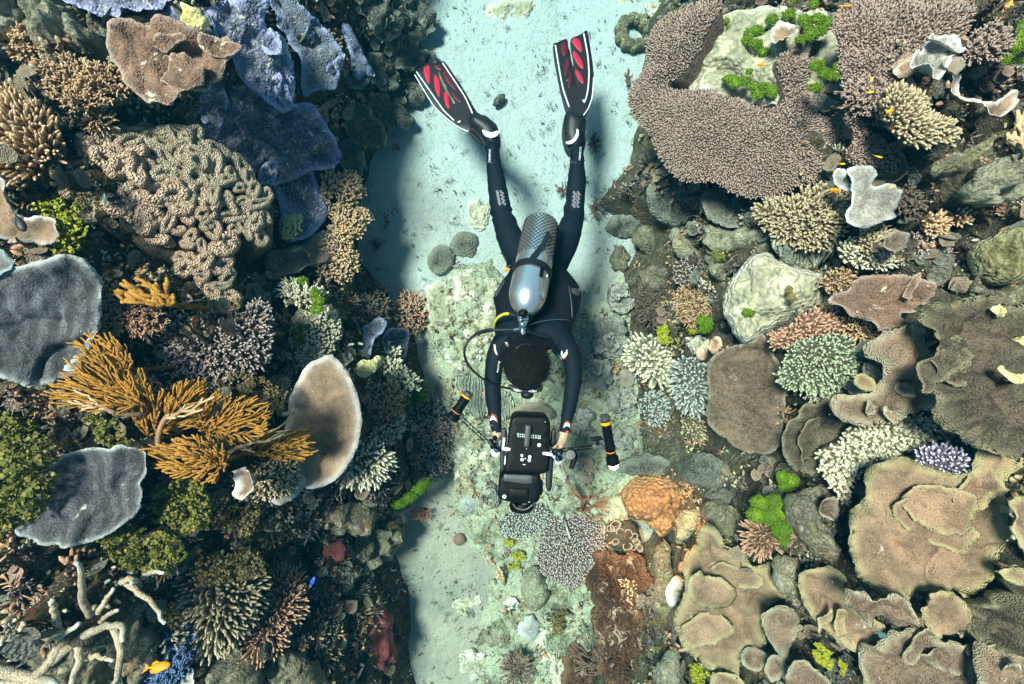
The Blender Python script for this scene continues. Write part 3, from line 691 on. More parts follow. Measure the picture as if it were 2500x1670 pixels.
# ---------------------------------------------------------------- coral materials
MS_STALK = coral_mat('coral_stalk', (0.10, 0.085, 0.06), (0.2, 0.17, 0.12), (0.03, 0.025, 0.02))
MS_BASE = coral_mat('coral_base', (0.09, 0.07, 0.05), (0.16, 0.13, 0.09), (0.025, 0.02, 0.018))
M_BLACK = plain('black', (0.008, 0.008, 0.009), 0.35)
M_BROWNPL = coral_mat('brown_plate', (0.24, 0.15, 0.105), (0.42, 0.33, 0.28), (0.11, 0.065, 0.045), 120, 0.006, (0.62, 0.56, 0.40), 0.60, 9, mo=0.2, pol=0.15)
M_BLUE = coral_mat('blue_plate', (0.19, 0.19, 0.255), (0.46, 0.49, 0.80), (0.035, 0.038, 0.06), 70, 0.014, (0.60, 0.55, 0.38), 0.575, 30, mott=11, pol=0.10, mo=0.25, sk=1.0)
M_BLUEG = coral_mat('blue_grey_plate', (0.15, 0.16, 0.18), (0.34, 0.39, 0.60), (0.055, 0.058, 0.065), 110, 0.010, (0.50, 0.48, 0.36), 0.585, 26, pol=0.12, mo=0.2, sk=1.0)
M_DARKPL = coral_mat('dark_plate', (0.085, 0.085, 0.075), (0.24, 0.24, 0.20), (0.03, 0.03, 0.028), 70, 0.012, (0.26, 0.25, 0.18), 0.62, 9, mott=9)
M_GREYF = coral_mat('grey_fan', (0.13, 0.132, 0.145), (0.46, 0.50, 0.48), (0.035, 0.036, 0.045), 150, 0.006, (0.60, 0.62, 0.52), 0.66, 10, mott=2.5, ridges=5, mo=0.25, tip2=(0.24, 0.25, 0.26), sk=1.0, bstr=0.4)
M_TAN = coral_mat('tan_plate', (0.33, 0.205, 0.125), (0.42, 0.37, 0.19), (0.24, 0.155, 0.10), 170, 0.008, (0.60, 0.55, 0.46), 0.66, 12, mott=4, pol=0.25, bstr=0.6, mo=0.35, tip2=(0.38, 0.29, 0.20), sk=1.0)
M_TAN2 = coral_mat('brown_tan_plate', (0.22, 0.135, 0.085), (0.42, 0.38, 0.26), (0.12, 0.085, 0.06), 150, 0.007, (0.5, 0.46, 0.36), 0.66, 12, mott=4, tip2=(0.36, 0.28, 0.20), sk=1.0)
M_DISC = coral_mat('brown_disc', (0.12, 0.072, 0.045), (0.30, 0.27, 0.22), (0.06, 0.042, 0.032), 150, 0.003, (0.5, 0.48, 0.38), 0.70, 22, pol=0.2, bstr=0.4)
M_DISC2 = coral_mat('tan_disc', (0.28, 0.185, 0.115), (0.60, 0.56, 0.52), (0.17, 0.11, 0.07), 160, 0.004, (0.55, 0.53, 0.45), 0.70, 20, pol=0.15, mo=0.25, tip2=(0.38, 0.28, 0.19), sk=1.0, bstr=0.4)
M_PALEPL = coral_mat('pale_plate', (0.27, 0.25, 0.21), (0.55, 0.57, 0.55), (0.15, 0.14, 0.115), 160, 0.003, (0.6, 0.6, 0.5), 0.73, 14, pol=0.2, bstr=0.4)
M_OLIVE = coral_mat('olive_plate', (0.11, 0.083, 0.055), (0.24, 0.22, 0.13), (0.045, 0.038, 0.032), 130, 0.006, (0.3, 0.28, 0.2), 0.70, 12, tip2=(0.17, 0.145, 0.10), sk=1.0)
M_RIDGE = coral_mat('ridged_plate', (0.19, 0.21, 0.18), (0.36, 0.38, 0.30), (0.09, 0.10, 0.09), 70, 0.010, None, ridges=16, pol=0.1)
M_RIDGEY = coral_mat('ridged_yellow', (0.27, 0.25, 0.13), (0.40, 0.40, 0.24), (0.10, 0.07, 0.04), 70, 0.010, None, ridges=10, pol=0.1)
M_TABLE = coral_mat('table_coral', (0.22, 0.15, 0.13), (0.44, 0.35, 0.30), (0.12, 0.08, 0.07), 60, 0.004, (0.6, 0.57, 0.5), 0.72, 6, mott=2.5, pol=0.1, rim_lo=0.35, rim_hi=1.2)
M_TABB = coral_mat('table_base', (0.12, 0.085, 0.075), (0.2, 0.16, 0.13), (0.07, 0.05, 0.045), 60, 0.006)
M_FBROWN = coral_mat('finger_brown', (0.30, 0.15, 0.07), (0.66, 0.50, 0.34), (0.18, 0.09, 0.045), 200, 0.002, rim_lo=0.35)
M_FOLIVE = coral_mat('finger_olive', (0.22, 0.16, 0.085), (0.56, 0.47, 0.30), (0.12, 0.085, 0.045), 200, 0.002, rim_lo=0.4, sk=1.0)
M_FCREAM = coral_mat('finger_cream', (0.40, 0.36, 0.25), (0.68, 0.66, 0.52), (0.22, 0.19, 0.13), 200, 0.002, rim_lo=0.4)
M_FPURP = coral_mat('finger_purple', (0.11, 0.075, 0.08), (0.52, 0.43, 0.39), (0.06, 0.04, 0.045), 200, 0.002, rim_lo=0.5, sk=1.0)
M_FLILAC = coral_mat('finger_lilac', (0.15, 0.11, 0.17), (0.60, 0.58, 0.72), (0.07, 0.05, 0.08), 200, 0.002, rim_lo=0.4)
M_FGREY = coral_mat('finger_grey', (0.20, 0.20, 0.19), (0.52, 0.54, 0.50), (0.11, 0.11, 0.105), 200, 0.002, rim_lo=0.4)
M_FPINK = coral_mat('finger_pink', (0.36, 0.20, 0.135), (0.55, 0.37, 0.27), (0.20, 0.11, 0.075), 200, 0.002, rim_lo=0.3)
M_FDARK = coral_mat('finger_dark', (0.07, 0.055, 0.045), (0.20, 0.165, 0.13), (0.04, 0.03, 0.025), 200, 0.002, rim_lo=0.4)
M_FGREEN = coral_mat('finger_green', (0.10, 0.13, 0.07), (0.46, 0.50, 0.36), (0.05, 0.06, 0.04), 200, 0.002, rim_lo=0.4)
M_FBLUE = coral_mat('finger_blue', (0.06, 0.09, 0.17), (0.17, 0.27, 0.50), (0.03, 0.045, 0.09), 200, 0.002, rim_lo=0.3, sk=1.0)
M_STAG = coral_mat('staghorn', (0.42, 0.36, 0.24), (0.66, 0.66, 0.58), (0.33, 0.20, 0.09), 240, 0.004, rim_lo=0.5, pol=0.7)
M_ORANGE = coral_mat('orange_branch', (0.27, 0.10, 0.008), (0.42, 0.22, 0.04), (0.13, 0.05, 0.008), 220, 0.003, rim_lo=0.1, pol=0.2, mott=9, sk=1.0)
M_STEM = coral_mat('tan_stem', (0.42, 0.27, 0.16), (0.55, 0.42, 0.28), (0.26, 0.16, 0.10), 200, 0.002)
M_LOBE = coral_mat('lobe_olive', (0.42, 0.33, 0.23), (0.70, 0.59, 0.45), (0.20, 0.145, 0.095), 9, 0.10, None, mott=2.5, pol=0.5)
M_LOBEP = coral_mat('lobe_pink', (0.50, 0.30, 0.21), (0.80, 0.60, 0.46), (0.26, 0.13, 0.09), 7, 0.10, (0.42, 0.38, 0.08), 0.64, 1.6, mott=2.5, pol=0.4)
M_CREAM = rock_mat('cream_rock', (1.35, 1.15, 0.95), 0.55)
M_PALE = coral_mat('pale_boulder', (0.56, 0.52, 0.39), (0.70, 0.66, 0.56), (0.30, 0.30, 0.19), 40, 0.016, (0.38, 0.27, 0.32), 0.60, 6, mott=8, pol=0.2, sk=1.0, tip2=(0.36, 0.36, 0.20))
M_GREYR = rock_mat('grey_rock_coral', (1.15, 1.05, 0.92), 0.22)
M_BRAIN = coral_mat('brain_coral', (0.25, 0.145, 0.08), (0.38, 0.25, 0.15), (0.06, 0.035, 0.022), 34, 0.02, None, pol=0.4)
M_RUST = coral_mat('rust_slab', (0.065, 0.03, 0.017), (0.17, 0.10, 0.065), (0.02, 0.011, 0.009), 60, 0.015, (0.36, 0.27, 0.20), 0.57, 10, mott=9)
M_WINE = coral_mat('wine_sponge', (0.12, 0.03, 0.035), (0.26, 0.10, 0.09), (0.05, 0.015, 0.02), 90, 0.006)
M_RED = coral_mat('red_weed', (0.17, 0.06, 0.035), (0.30, 0.14, 0.09), (0.09, 0.03, 0.02), 120, 0.004)
M_BWEED = coral_mat('brown_weed', (0.10, 0.065, 0.05), (0.20, 0.14, 0.11), (0.05, 0.035, 0.03), 120, 0.004)
M_YSPONGE = coral_mat('yellow_sponge', (0.52, 0.47, 0.17), (0.66, 0.62, 0.36), (0.36, 0.30, 0.10), 60, 0.008)
M_HONEY = coral_mat('honeycomb', (0.10, 0.10, 0.09), (0.5, 0.52, 0.48), (0.06, 0.06, 0.055), 85, 0.006, None, pol=0.9, rim_hi=4)
def leafmat(name, a, b_, c_):
    m, nt, b = new_mat(name, 0.6, 0.2)
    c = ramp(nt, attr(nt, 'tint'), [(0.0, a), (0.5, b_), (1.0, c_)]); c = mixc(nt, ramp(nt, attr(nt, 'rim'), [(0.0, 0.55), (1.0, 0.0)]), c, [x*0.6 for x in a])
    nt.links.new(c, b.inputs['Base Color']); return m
M_WEED = leafmat('bright_weed', (0.055, 0.115, 0.004), (0.11, 0.21, 0.008), (0.20, 0.30, 0.015))
M_LEAFY = leafmat('leafy_weed', (0.07, 0.085, 0.015), (0.15, 0.17, 0.025), (0.28, 0.24, 0.07))
M_LEAFO = leafmat('leafy_olive', (0.08, 0.075, 0.03), (0.16, 0.14, 0.05), (0.30, 0.19, 0.08))
M_LEAFY2 = leafmat('leafy_yellow', (0.18, 0.22, 0.01), (0.34, 0.36, 0.02), (0.42, 0.38, 0.06))
M_FISHO = plain('fish_orange', (0.75, 0.30, 0.01), 0.5); M_FISHY = plain('fish_yellow', (0.80, 0.45, 0.01), 0.5)
M_FISHB = plain('fish_blue', (0.02, 0.07, 0.40), 0.4); M_FISHD = plain('fish_dark', (0.012, 0.014, 0.018), 0.5); M_FISHG = plain('fish_green', (0.06, 0.12, 0.11), 0.4)
M_WHITE = plain('white', (0.7, 0.7, 0.68), 0.5)
M_SCALY = coral_mat('scaly_grey', (0.20, 0.19, 0.16), (0.40, 0.39, 0.34), (0.08, 0.075, 0.065), 80, 0.012, (0.3, 0.26, 0.16), 0.62, 12, mott=9, sk=1.0)
# ---------------------------------------------------------------- reef, left bank
def T(ox, oy, s, *p): return [(ox+x/s, oy+y/s) for x, y in p]
def A1(*p): return T(0, 0, 2.8, *p)
def A2(*p): return T(0, 550, 2.8, *p)
def A3(*p): return T(0, 1110, 2.8, *p)
def B4(*p): return T(600, 380, 4.9, *p)
def blobpts(cx, cy, rx, ry, n=9, seed=0, wob=0.14):
    r = np.random.RandomState(seed+int(cx)); a = np.arange(n)*2*math.pi/n
    q = 1+r.uniform(-wob, wob, n); return [(cx+rx*q[i]*math.cos(a[i]), cy+ry*q[i]*math.sin(a[i])) for i in range(n)]

# blue plates, top left
plate('plate_coral', [(165,-60),(150,0),(190,22),(230,34),(280,37),(340,34),(400,14),(450,-20),(440,-70)], M_BLUE, 'blue plate with a violet rim cut off by the top edge above the brown plate', lift=0.10, ruf=0.03, bumps=0.012, dish=0.02)
plate('plate_coral', [(280,40),(340,38),(400,30),(480,10),(520,40),(560,150),(500,170),(420,70),(350,75),(300,70)], M_BLUEG, 'mottled blue plate behind the round brown plate with cream crusts', lift=0.05, bumps=0.015)
plate('plate_coral', [(320,268),(430,240),(490,215),(540,212),(560,150),(600,120),(680,200),(700,262),(750,246),(790,300),(812,345),(828,388),(800,410),(765,405),(700,440),(650,450),(600,400),(560,380),(490,330),(400,300),(330,300)], M_BLUE, ledges=2, label='large knobbly blue plate with cream specks spreading right of the lobed brain coral', lift=0.04, bumps=0.02, relief=0.03, thick=0.02, rimw=6)
plate('plate_coral', B4((200,300),(260,200),(400,150),(600,100),(760,120),(830,330),(960,600),(975,690),(940,740),(880,850),(760,960),(600,1020),(500,1020),(430,960),(400,850),(430,690),(400,620),(380,520),(330,400),(260,340)), M_BLUE, 'blue tongue-shaped plate with a bright violet edge and a yellow sponge on its tip', lift=0.13, relief=0.012, bumps=0.006, rimw=7, ruf=0.015)
branch('crust_sponge', B4((400,850),(440,700),(560,680),(660,720),(665,790),(620,830),(660,880),(600,930),(500,980),(470,1020),(420,960)), M_YSPONGE, 'pale yellow knobbly sponge on the tip of the blue tongue-shaped plate', 'sponge', sp=6, fl=6, fr=3.6, dome=14, lift=0.15, lv=0.4)
plate('plate_coral', A1((1830,-60),(1830,20),(1900,100),(1880,200),(1960,240),(1990,330),(2060,400),(2050,600),(2090,680),(2130,640),(2200,610),(2290,625),(2312,580),(2324,490),(2360,400),(2310,290),(2220,200),(2130,100),(2030,0),(1980,-60)), M_BLUEG, ledges=2, label='broad grey blue plate with a frilled lower edge above the sand shade', lift=0.10, bumps=0.013, relief=0.02, ruf=0.03)
plate('plate_coral', A1((1380,100),(1560,0),(1830,-20),(1840,60),(1790,160),(1830,220),(1930,240),(1980,380),(1995,480),(2012,600),(1990,700),(1960,770),(1880,740),(1760,640),(1640,520),(1590,400),(1560,300),(1480,220)), M_BLUE, ledges=2, label='dark blue plate with a long curved violet rim left of the grey blue one', lift=0.14, bumps=0.016, relief=0.02, rimw=8)
plate('plate_coral', A1((1800,240),(1860,215),(1915,250),(1935,310),(1925,370),(1880,390),(1830,385),(1800,340)), M_BLUE, 'small rounded blue lobe standing on the dark blue plate with the violet rim', lift=0.22, dish=0.01, rimw=9, thick=0.015)
plate('plate_coral', [(845,50),(880,105),(895,150),(918,178),(912,192),(890,178),(872,200),(862,170),(850,120),(830,60)], M_BLUEG, 'narrow blue plate with frilly tips over the dark plates', lift=0.10, bumps=0.01)
plate('plate_coral', [(845,190),(880,175),(905,190),(900,210),(870,222),(848,215)], M_DARKPL, 'small dark lobe under the narrow frilly blue plate', lift=0.12)
dk = [((905,-30),(960,10),(985,60),(950,110),(900,100),(880,30)), ((960,-40),(1040,-10),(1062,50),(1050,100),(1000,110),(970,60)), ((930,70),(1000,90),(1045,130),(1040,170),(980,180),(930,150)), ((985,110),(1050,105),(1070,160),(1060,200),(1000,190)), ((900,120),(960,150),(985,195),(950,230),(905,210),(885,160)), ((950,180),(1010,190),(1050,240),(1010,260),(960,250)), ((890,220),(950,235),(1000,270),(1010,310),(960,320),(900,290)), ((850,230),(900,260),(950,330),(920,370),(860,350),(835,290)), ((830,330),(880,350),(900,400),(880,440),(840,430),(820,380))]
dl = ['topmost left', 'topmost right', 'second row left', 'outermost right', 'third row left', 'fourth row right', 'wide lower', 'shaded low', 'lowest']
for p, l in zip(dk, dl):
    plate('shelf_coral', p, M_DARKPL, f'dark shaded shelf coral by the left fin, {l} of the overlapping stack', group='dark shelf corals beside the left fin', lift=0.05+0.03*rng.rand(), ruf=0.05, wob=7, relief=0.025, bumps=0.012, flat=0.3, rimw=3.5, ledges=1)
# brown and cream corals, top left
plate('plate_coral', A1((800,190),(900,150),(1010,190),(1180,150),(1330,240),(1500,250),(1580,300),(1592,380),(1540,420),(1530,490),(1440,520),(1380,590),(1290,630),(1200,737),(1100,712),(990,680),(920,610),(860,560),(840,470),(770,420),(740,300)), M_BROWNPL, ledges=3, label='round brown plate coral with cream crusts and a thin pale lower rim', lift=0.18, relief=0.03, rimw=4, thick=0.02)
plate('boulder_coral', [(60,-40),(160,-10),(230,35),(275,60),(272,110),(230,150),(150,132),(110,142),(70,110),(50,40)], M_CREAM, 'sunny cream yellow boulder with brown turf in the top left corner', lift=0.02, dome=0.07, relief=0.05, thick=0.12)
plate('boulder_coral', [(430,35),(468,6),(487,50),(482,80),(455,75),(435,60)], M_YSPONGE, 'small cream yellow lump between the blue plate and the brown plate', lift=0.10, dome=0.03, relief=0.02, thick=0.06)
plate('boulder_coral', [(-60,-60),(40,-40),(60,20),(70,90),(40,130),(0,150),(-60,140)], M_CREAM, 'cream and brown weedy lump in the extreme top left corner', lift=0.0, dome=0.05, relief=0.05, thick=0.1)
branch('finger_coral', [(-70,170),(20,205),(70,235),(105,285),(124,330),(115,362),(90,392),(50,425),(0,445),(-70,440)], M_FBROWN, 'dense orange brown finger coral mound at the left edge of the photo', sp=13, fl=26, fr=4.2, dome=45, lift=0.10, spread=1.3)
branch('bushy_coral', [(70,125),(140,118),(200,138),(280,150),(308,190),(300,228),(250,238),(180,262),(130,240),(80,190)], M_FBROWN, 'orange and cream bushy coral next to the round brown plate', sp=12, fl=20, fr=3.0, fork=3, dome=34, lift=0.08, lv=0.5)
branch('bushy_coral', [(10,60),(60,50),(110,80),(110,130),(60,160),(10,140)], M_FBROWN, 'brown bushy coral under the corner lump at the left edge', sp=12, fl=18, fr=3.0, fork=3, dome=26, lift=0.08, lv=0.5)
branch('bushy_coral', blobpts(227, 298, 40, 33), M_FBROWN, 'small spiky coral with whitish tips above the lobed brain coral', sp=8, fl=22, fr=2.4, fork=1, dome=26, lift=0.10, spread=1.8, lv=0.4)
branch('bushy_coral', [(150,235),(200,262),(180,300),(140,310),(120,270)], M_FDARK, 'dull brown bushy patch left of the small spiky coral', sp=11, fl=14, fr=3, fork=2, dome=10, lift=0.04)
# lobed brain coral
LP = [(165,352),(230,318),(290,296),(370,288),(470,300),(560,362),(640,432),(676,500),(672,590),(630,610),(590,590),(560,640),(600,700),(592,780),(540,775),(480,720),(440,660),(380,620),(300,560),(200,520),(140,480),(120,430),(150,400)]
def lobed():
    S = Site(LP, 0.07, 0.45); s = S.px; r = np.random.RandomState(5); root = empty('lobed_brain_coral', S.o, 'big cluster of meandering lobed brain coral, olive at the top and pink below', 'coral')
    Pi = S.P; V2, T = cdt(resample(Pi, 18*s), fill(Pi, 18*s)); n0 = len(V2)
    d = np.maximum(poly_sd(Pi, V2[:, 0], V2[:, 1]), 0); zf = lambda x, y, d: 0.10*(1-np.exp(-d/(60*s)))+0.035*fbm(x*5, y*5, 2, 3)-0.06
    Bd = boundary(T); Q = np.stack([Bd[:, 1], Bd[:, 0], Bd[:, 0]+n0, Bd[:, 1]+n0], 1); g = S.ground()
    mk('base', S.world(np.vstack([np.c_[V2, zf(V2[:, 0], V2[:, 1], d)-0.03], np.c_[V2*0.9, np.full(n0, min(g, -0.1)-0.1)]])), [Q, T], MS_BASE, root, {'rim': np.zeros(2*n0)})
    I = fill(Pi, 33*s, 0.32, r); M = Matrix((S.u, S.v, S.n)).transposed()
    for q in I:
        d = poly_sd(Pi, q[:1], q[1:])[0]; z = zf(q[0], q[1], d); f = pn(q[0]*3.1, q[1]*3.1, 7)
        px = S.cp[0]+q[0]/s; py = S.cp[1]-q[1]/s
        pink = (py > 390 and px < 560 and f > -0.35) or py > 560
        sc = 27*s*(0.7+0.65*r.rand()**1.5)
        o = bpy.data.objects.new('lobe', lobe_mesh(r.randint(8), M_LOBEP if pink and r.rand() < 0.85 else M_LOBE)); COL.objects.link(o); o.parent = root
        nn = Vector((r.normal()*0.22+q[0]*0.5, r.normal()*0.22+q[1]*0.3, 1)).normalized(); R = nn.to_track_quat('Z', 'Y').to_matrix() @ Matrix.Rotation(r.uniform(0, 6.28), 3, 'Z')
        R = M @ R; o.matrix_basis = Matrix.Translation(Vector(S.world(np.array([[q[0], q[1], z]]))[0])) @ R.to_4x4() @ Matrix.Diagonal((sc*(0.8+0.6*r.rand()), sc*(0.85+0.2*r.rand()), sc*1.35, 1))
lobed()
leafy('leafy_weed', [(110,505),(150,480),(200,510),(215,560),(190,620),(140,625),(100,590)], 420, 5, M_LEAFY2, 'bright yellow green weed between the lobed brain coral and the tan plate', height=34, lift=0.06)
leafy('leafy_weed', [(40,610),(120,600),(200,630),(160,650),(60,650)], 200, 4, M_LEAFO, 'dim olive weed above the grey fan coral', height=20)
leafy('leafy_weed', blobpts(215, 495, 32, 25), 150, 4, M_LEAFO, 'small olive weed patch on the pink lobes', height=16, lift=0.12)
plate('plate_coral', A1((-80,1180),(60,1220),(90,1330),(150,1500),(300,1470),(395,1500),(415,1600),(400,1650),(340,1672),(180,1650),(60,1640),(-80,1600)), M_DISC2, 'tan plate coral with a pale rim under the black fish at the left edge', lift=0.14, dish=0.02, rimw=5)
plate('fan_coral', [(-80,700),(0,672),(60,655),(130,640),(145,632),(165,626),(200,630),(228,648),(252,682),(255,740),(245,800),(232,840),(212,878),(195,903),(165,912),(120,932),(80,931),(40,915),(0,908),(-80,900)], M_GREYF, 'large smooth grey blue fan coral at the left edge, crossed by dark folds', lift=0.15, dish=0.05, folds=0.008, rimw=6, ruf=0.02, relief=0.015)
plate('fan_coral', [(170,895),(185,872),(205,870),(210,885),(200,905),(180,912)], M_GREYF, 'small curled lobe at the lower rim of the grey blue fan', lift=0.22, dish=0.02, rimw=5)
plate('plate_coral', [(-60,600),(0,605),(30,630),(42,655),(20,668),(-60,680)], M_GREYF, 'pale lobe with a blue edge above the grey fan at the left edge', lift=0.18)
branch('bushy_coral', [(158,705),(190,693),(270,700),(310,725),(372,760),(392,792),(345,818),(290,805),(250,822),(200,792),(170,752)], M_FPINK, 'fluffy pinkish brown bushy coral overlapping the grey fan', sp=9, fl=20, fr=2.3, fork=3, dome=34, lift=0.14, spread=1.4, lv=0.45)
bush('branching_sponge', (420,748), [(278,700),(350,668),(395,690),(430,668),(432,700),(445,755),(400,745),(300,735)], 60, M_ORANGE, 'golden yellow finger sponge lying on the pink bushy coral', 'sponge', r0=4.0, rpow=0.14, height=26, lift=0.19, seed=3, step=12)
branch('finger_coral', [(390,772),(440,762),(480,790),(550,790),(600,745),(640,738),(662,800),(647,850),(640,890),(600,908),(540,942),(480,955),(420,925),(388,880),(410,840)], M_FPURP, 'purple brown finger coral with whitish tips in the middle of the left bank', sp=11, fl=20, fr=3.4, fork=1, dome=34, lift=0.08, spread=1.2, lv=0.35)
branch('finger_coral', blobpts(628, 775, 30, 42), M_FPURP, 'upright spike of purple finger coral at the right of its larger neighbour', sp=9, fl=18, fr=3.0, fork=1, dome=30, lift=0.14, spread=1.4)
leafy('turf_clump', [(545,910),(620,905),(700,960),(690,1000),(620,990),(550,960)], 400, 3.5, M_LEAFO, 'mossy olive turf under the purple finger coral', height=20, lift=0.05)
# golden soft corals
OR = [((330,905),[(232,840),(262,818),(300,820),(335,845),(345,880),(340,935),(318,930),(270,870)],46,'golden branching coral beside the lower rim of the grey fan'),
      ((345,1000),[(195,930),(225,880),(280,880),(330,930),(340,985),(300,1005),(240,1000),(180,985),(165,955)],54,'golden branching coral with cream tips, farthest left of the lower thicket'),
      ((372,1082),[(340,935),(375,905),(392,955),(450,930),(485,920),(510,975),(500,1010),(440,1030),(380,1040),(345,1000)],78,'golden branching coral on a thick tan trunk in the middle of the thicket'),
      ((505,1050),[(520,985),(560,955),(595,965),(650,960),(662,1000),(650,1045),(600,1060),(540,1058),(510,1030)],66,'deep orange branching coral right of the tan trunk'),
      ((560,1130),[(400,1075),(440,1065),(490,1050),(545,1070),(560,1110),(530,1150),(470,1140),(420,1110)],72,'low orange branching coral along the bottom of the thicket'),
      ((560,1120),[(640,1075),(680,1062),(735,1060),(748,1100),(725,1122),(680,1120),(640,1108)],54,'orange branching coral at the right end of the thicket below the tan disc')]
for k, (b, P, n, l) in enumerate(OR):
    q_ = np.array(P, float); P = list(map(tuple, q_.mean(0)+(q_-q_.mean(0))*1.28))
    bush('branching_soft_coral', b, P, int(n*4.0), M_ORANGE, l, 'soft coral', 'golden branching corals in a thicket', r0=2.0, rpow=0.22, height=58, lift=0.15+0.012*k, seed=20+k, step=13, maxr=4.0, knob=0.5, ns=4)
bush('branching_soft_coral', (560,1110), [(560,1090),(640,1040),(700,985),(722,1000),(715,1040),(660,1075),(600,1110)], 22, M_STEM, 'bare tan branching coral with thin twigs near the tan disc', 'soft coral', r0=1.7, rpow=0.4, height=42, lift=0.22, seed=31, step=12)
bush('branching_soft_coral', (372,1085), [(380,1060),(430,1020),(500,985),(545,975),(540,1000),(450,1035)], 12, M_STEM, 'thick pinkish tan trunk under the golden thicket', 'soft coral', r0=2.6, rpow=0.4, height=30, lift=0.19, seed=33, step=12)
bush('branching_soft_coral', (330,1010), [(175,985),(195,945),(240,960),(300,1000),(330,960),(280,1020)], 22, M_STEM, 'cream tipped branching coral at the left foot of the golden thicket', 'soft coral', r0=2.2, rpow=0.35, height=40, lift=0.16, seed=35, step=12)
# large disc and its neighbours
plate('disc_coral', [(799,873),(815,876),(841,900),(866,945),(882,1010),(882,1050),(865,1108),(831,1160),(790,1183),(745,1186),(722,1170),(700,1090),(712,980),(748,900)], M_DISC2, 'large smooth tan disc coral with a broad white rim', lift=0.17, dish=0.03, rimw=9, relief=0.006, thick=0.016, wob=1.5)
plate('disc_coral', [(650,1225),(690,1165),(735,1150),(744,1168),(738,1190),(715,1215),(680,1232)], M_DISC2, 'small grey pink plate edge under the tan finger coral near the disc', lift=0.10, dish=0.02)
plate('plate_coral', [(578,1150),(600,1138),(622,1150),(630,1175),(618,1200),(595,1222),(580,1205),(590,1180)], M_DISC2, 'small pink brown ear-shaped plate between two finger corals', lift=0.16, dish=0.03, rimw=5)
branch('finger_coral', blobpts(533, 1165, 34, 28), M_FPURP, 'dark finger coral with fine white tips beside the small pink plate', sp=8, fl=14, fr=1.9, dome=22, lift=0.07)
branch('finger_coral', [(628,1170),(650,1135),(690,1122),(728,1130),(732,1165),(715,1200),(680,1222),(640,1222),(622,1200)], M_FOLIVE, 'olive tan finger coral with knobbly tips just below the golden thicket', sp=9, fl=17, fr=3.6, fork=1, dome=34, lift=0.15, spread=1.2)
branch('finger_coral', [(820,1150),(838,1110),(880,1090),(930,1095),(962,1120),(958,1160),(932,1187),(880,1197),(838,1182)], M_FCREAM, 'cream finger coral with bright tips right of the tan disc', sp=9.5, fl=22, fr=3.4, dome=34, lift=0.12, spread=1.5)
# tan tree-like coral
branch('staghorn_bush', B4((960,80),(1040,130),(1090,220),(1060,400),(1000,560),(1080,600),(1130,520),(1080,330),(1100,250),(1160,150),(1240,160),(1330,190),(1400,340),(1415,450),(1340,530),(1260,600),(1230,640),(1300,640),(1380,590),(1500,640),(1515,750),(1440,800),(1430,900),(1330,960),(1280,1030),(1260,1100),(1370,1180),(1360,1300),(1290,1420),(1180,1480),(1050,1480),(960,1400),(830,1300),(780,1200),(860,1060),(900,950),(960,850),(1040,860),(1040,700),(1000,640),(920,500),(920,300),(945,180)), M_FBROWN, 'tan tree-shaped coral with knobbly cream tips standing over the sand edge', sp=7, fl=13, fr=3.2, fork=1, dome=28, lift=0.34, lv=0.4)
plate('plate_coral', B4((250,1180),(400,1110),(600,1110),(700,1030),(900,920),(1050,950),(1100,1050),(1000,1250),(900,1290),(780,1300),(620,1420),(480,1420),(330,1470),(250,1380)), M_BROWNPL, 'dusky brown plate running left from the foot of the tree-shaped coral', lift=0.13, relief=0.01)
branch('finger_coral', A2((1905,400),(1950,350),(2050,380),(2140,420),(2240,430),(2230,480),(2130,480),(2120,555),(2050,530),(1960,510),(1910,470)), M_FCREAM, 'white and pink finger coral with two bright green weed leaves', sp=8.5, fl=18, fr=3.0, fork=1, dome=26, lift=0.16)
cushions('green_weed', [(740,687,13,10)], M_WEED, 'small bright green leaf on the white and pink finger coral', lift=0.22)
cushions('green_weed', [(772,715,11,9),(778,735,15,12),(775,755,15,12)], M_WEED, 'bright green weed standing right of the white and pink finger coral', lift=0.22)
plate('boulder_coral', [(700,790),(740,740),(790,730),(832,760),(838,810),(820,860),(780,900),(730,910),(700,880),(690,830)], M_CREAM, 'mossy cream coral mound above the tan disc', lift=0.04, dome=0.06, relief=0.03, thick=0.1)
branch('nubby_coral', [(700,800),(745,750),(795,740),(832,775),(830,830),(790,880),(740,900),(705,870)], M_FCREAM, 'pale stubby coral growing over the mossy mound above the disc', sp=9, fl=10, fr=3.0, fork=1, dome=26, lift=0.11, lv=0.5)
leafy('leafy_weed', blobpts(735, 820, 22, 30), 160, 4, M_LEAFY, 'yellow green weed spot on the mossy mound above the disc', height=14, lift=0.16)
plate('boulder_coral', [(715,930),(745,915),(770,960),(765,1010),(730,1000)], M_CREAM, 'small mossy lump at the left rim of the tan disc', lift=0.12, dome=0.03, relief=0.02, thick=0.06)
branch('finger_coral', blobpts(1000, 760, 42, 46), M_FPINK, 'round pinkish finger coral with pale tips at the edge of the sand', sp=8, fl=20, fr=2.2, fork=2, dome=36, lift=0.12, spread=1.5)
plate('plate_coral', [(885,800),(912,775),(930,770),(945,785),(943,805),(920,820),(910,860),(898,878),(886,862),(890,825)], M_BLUEG, 'narrow dark plate with a light blue scalloped edge below the round finger coral', lift=0.10, rimw=4, bumps=0.006)
plate('plate_coral', [(945,800),(985,800),(1002,810),(997,850),(990,880),(950,870),(930,840)], M_BLUEG, 'dark speckled plate with a blue right edge beside the narrow scalloped one', lift=0.09, rimw=3, bumps=0.006)
plate('plate_coral', [(865,895),(880,880),(905,882),(920,865),(936,875),(935,890),(915,905),(900,922),(872,920)], M_YSPONGE, 'small mustard yellow plate coral below the blue edged plate', lift=0.12, ruf=0.03, dish=0.01)
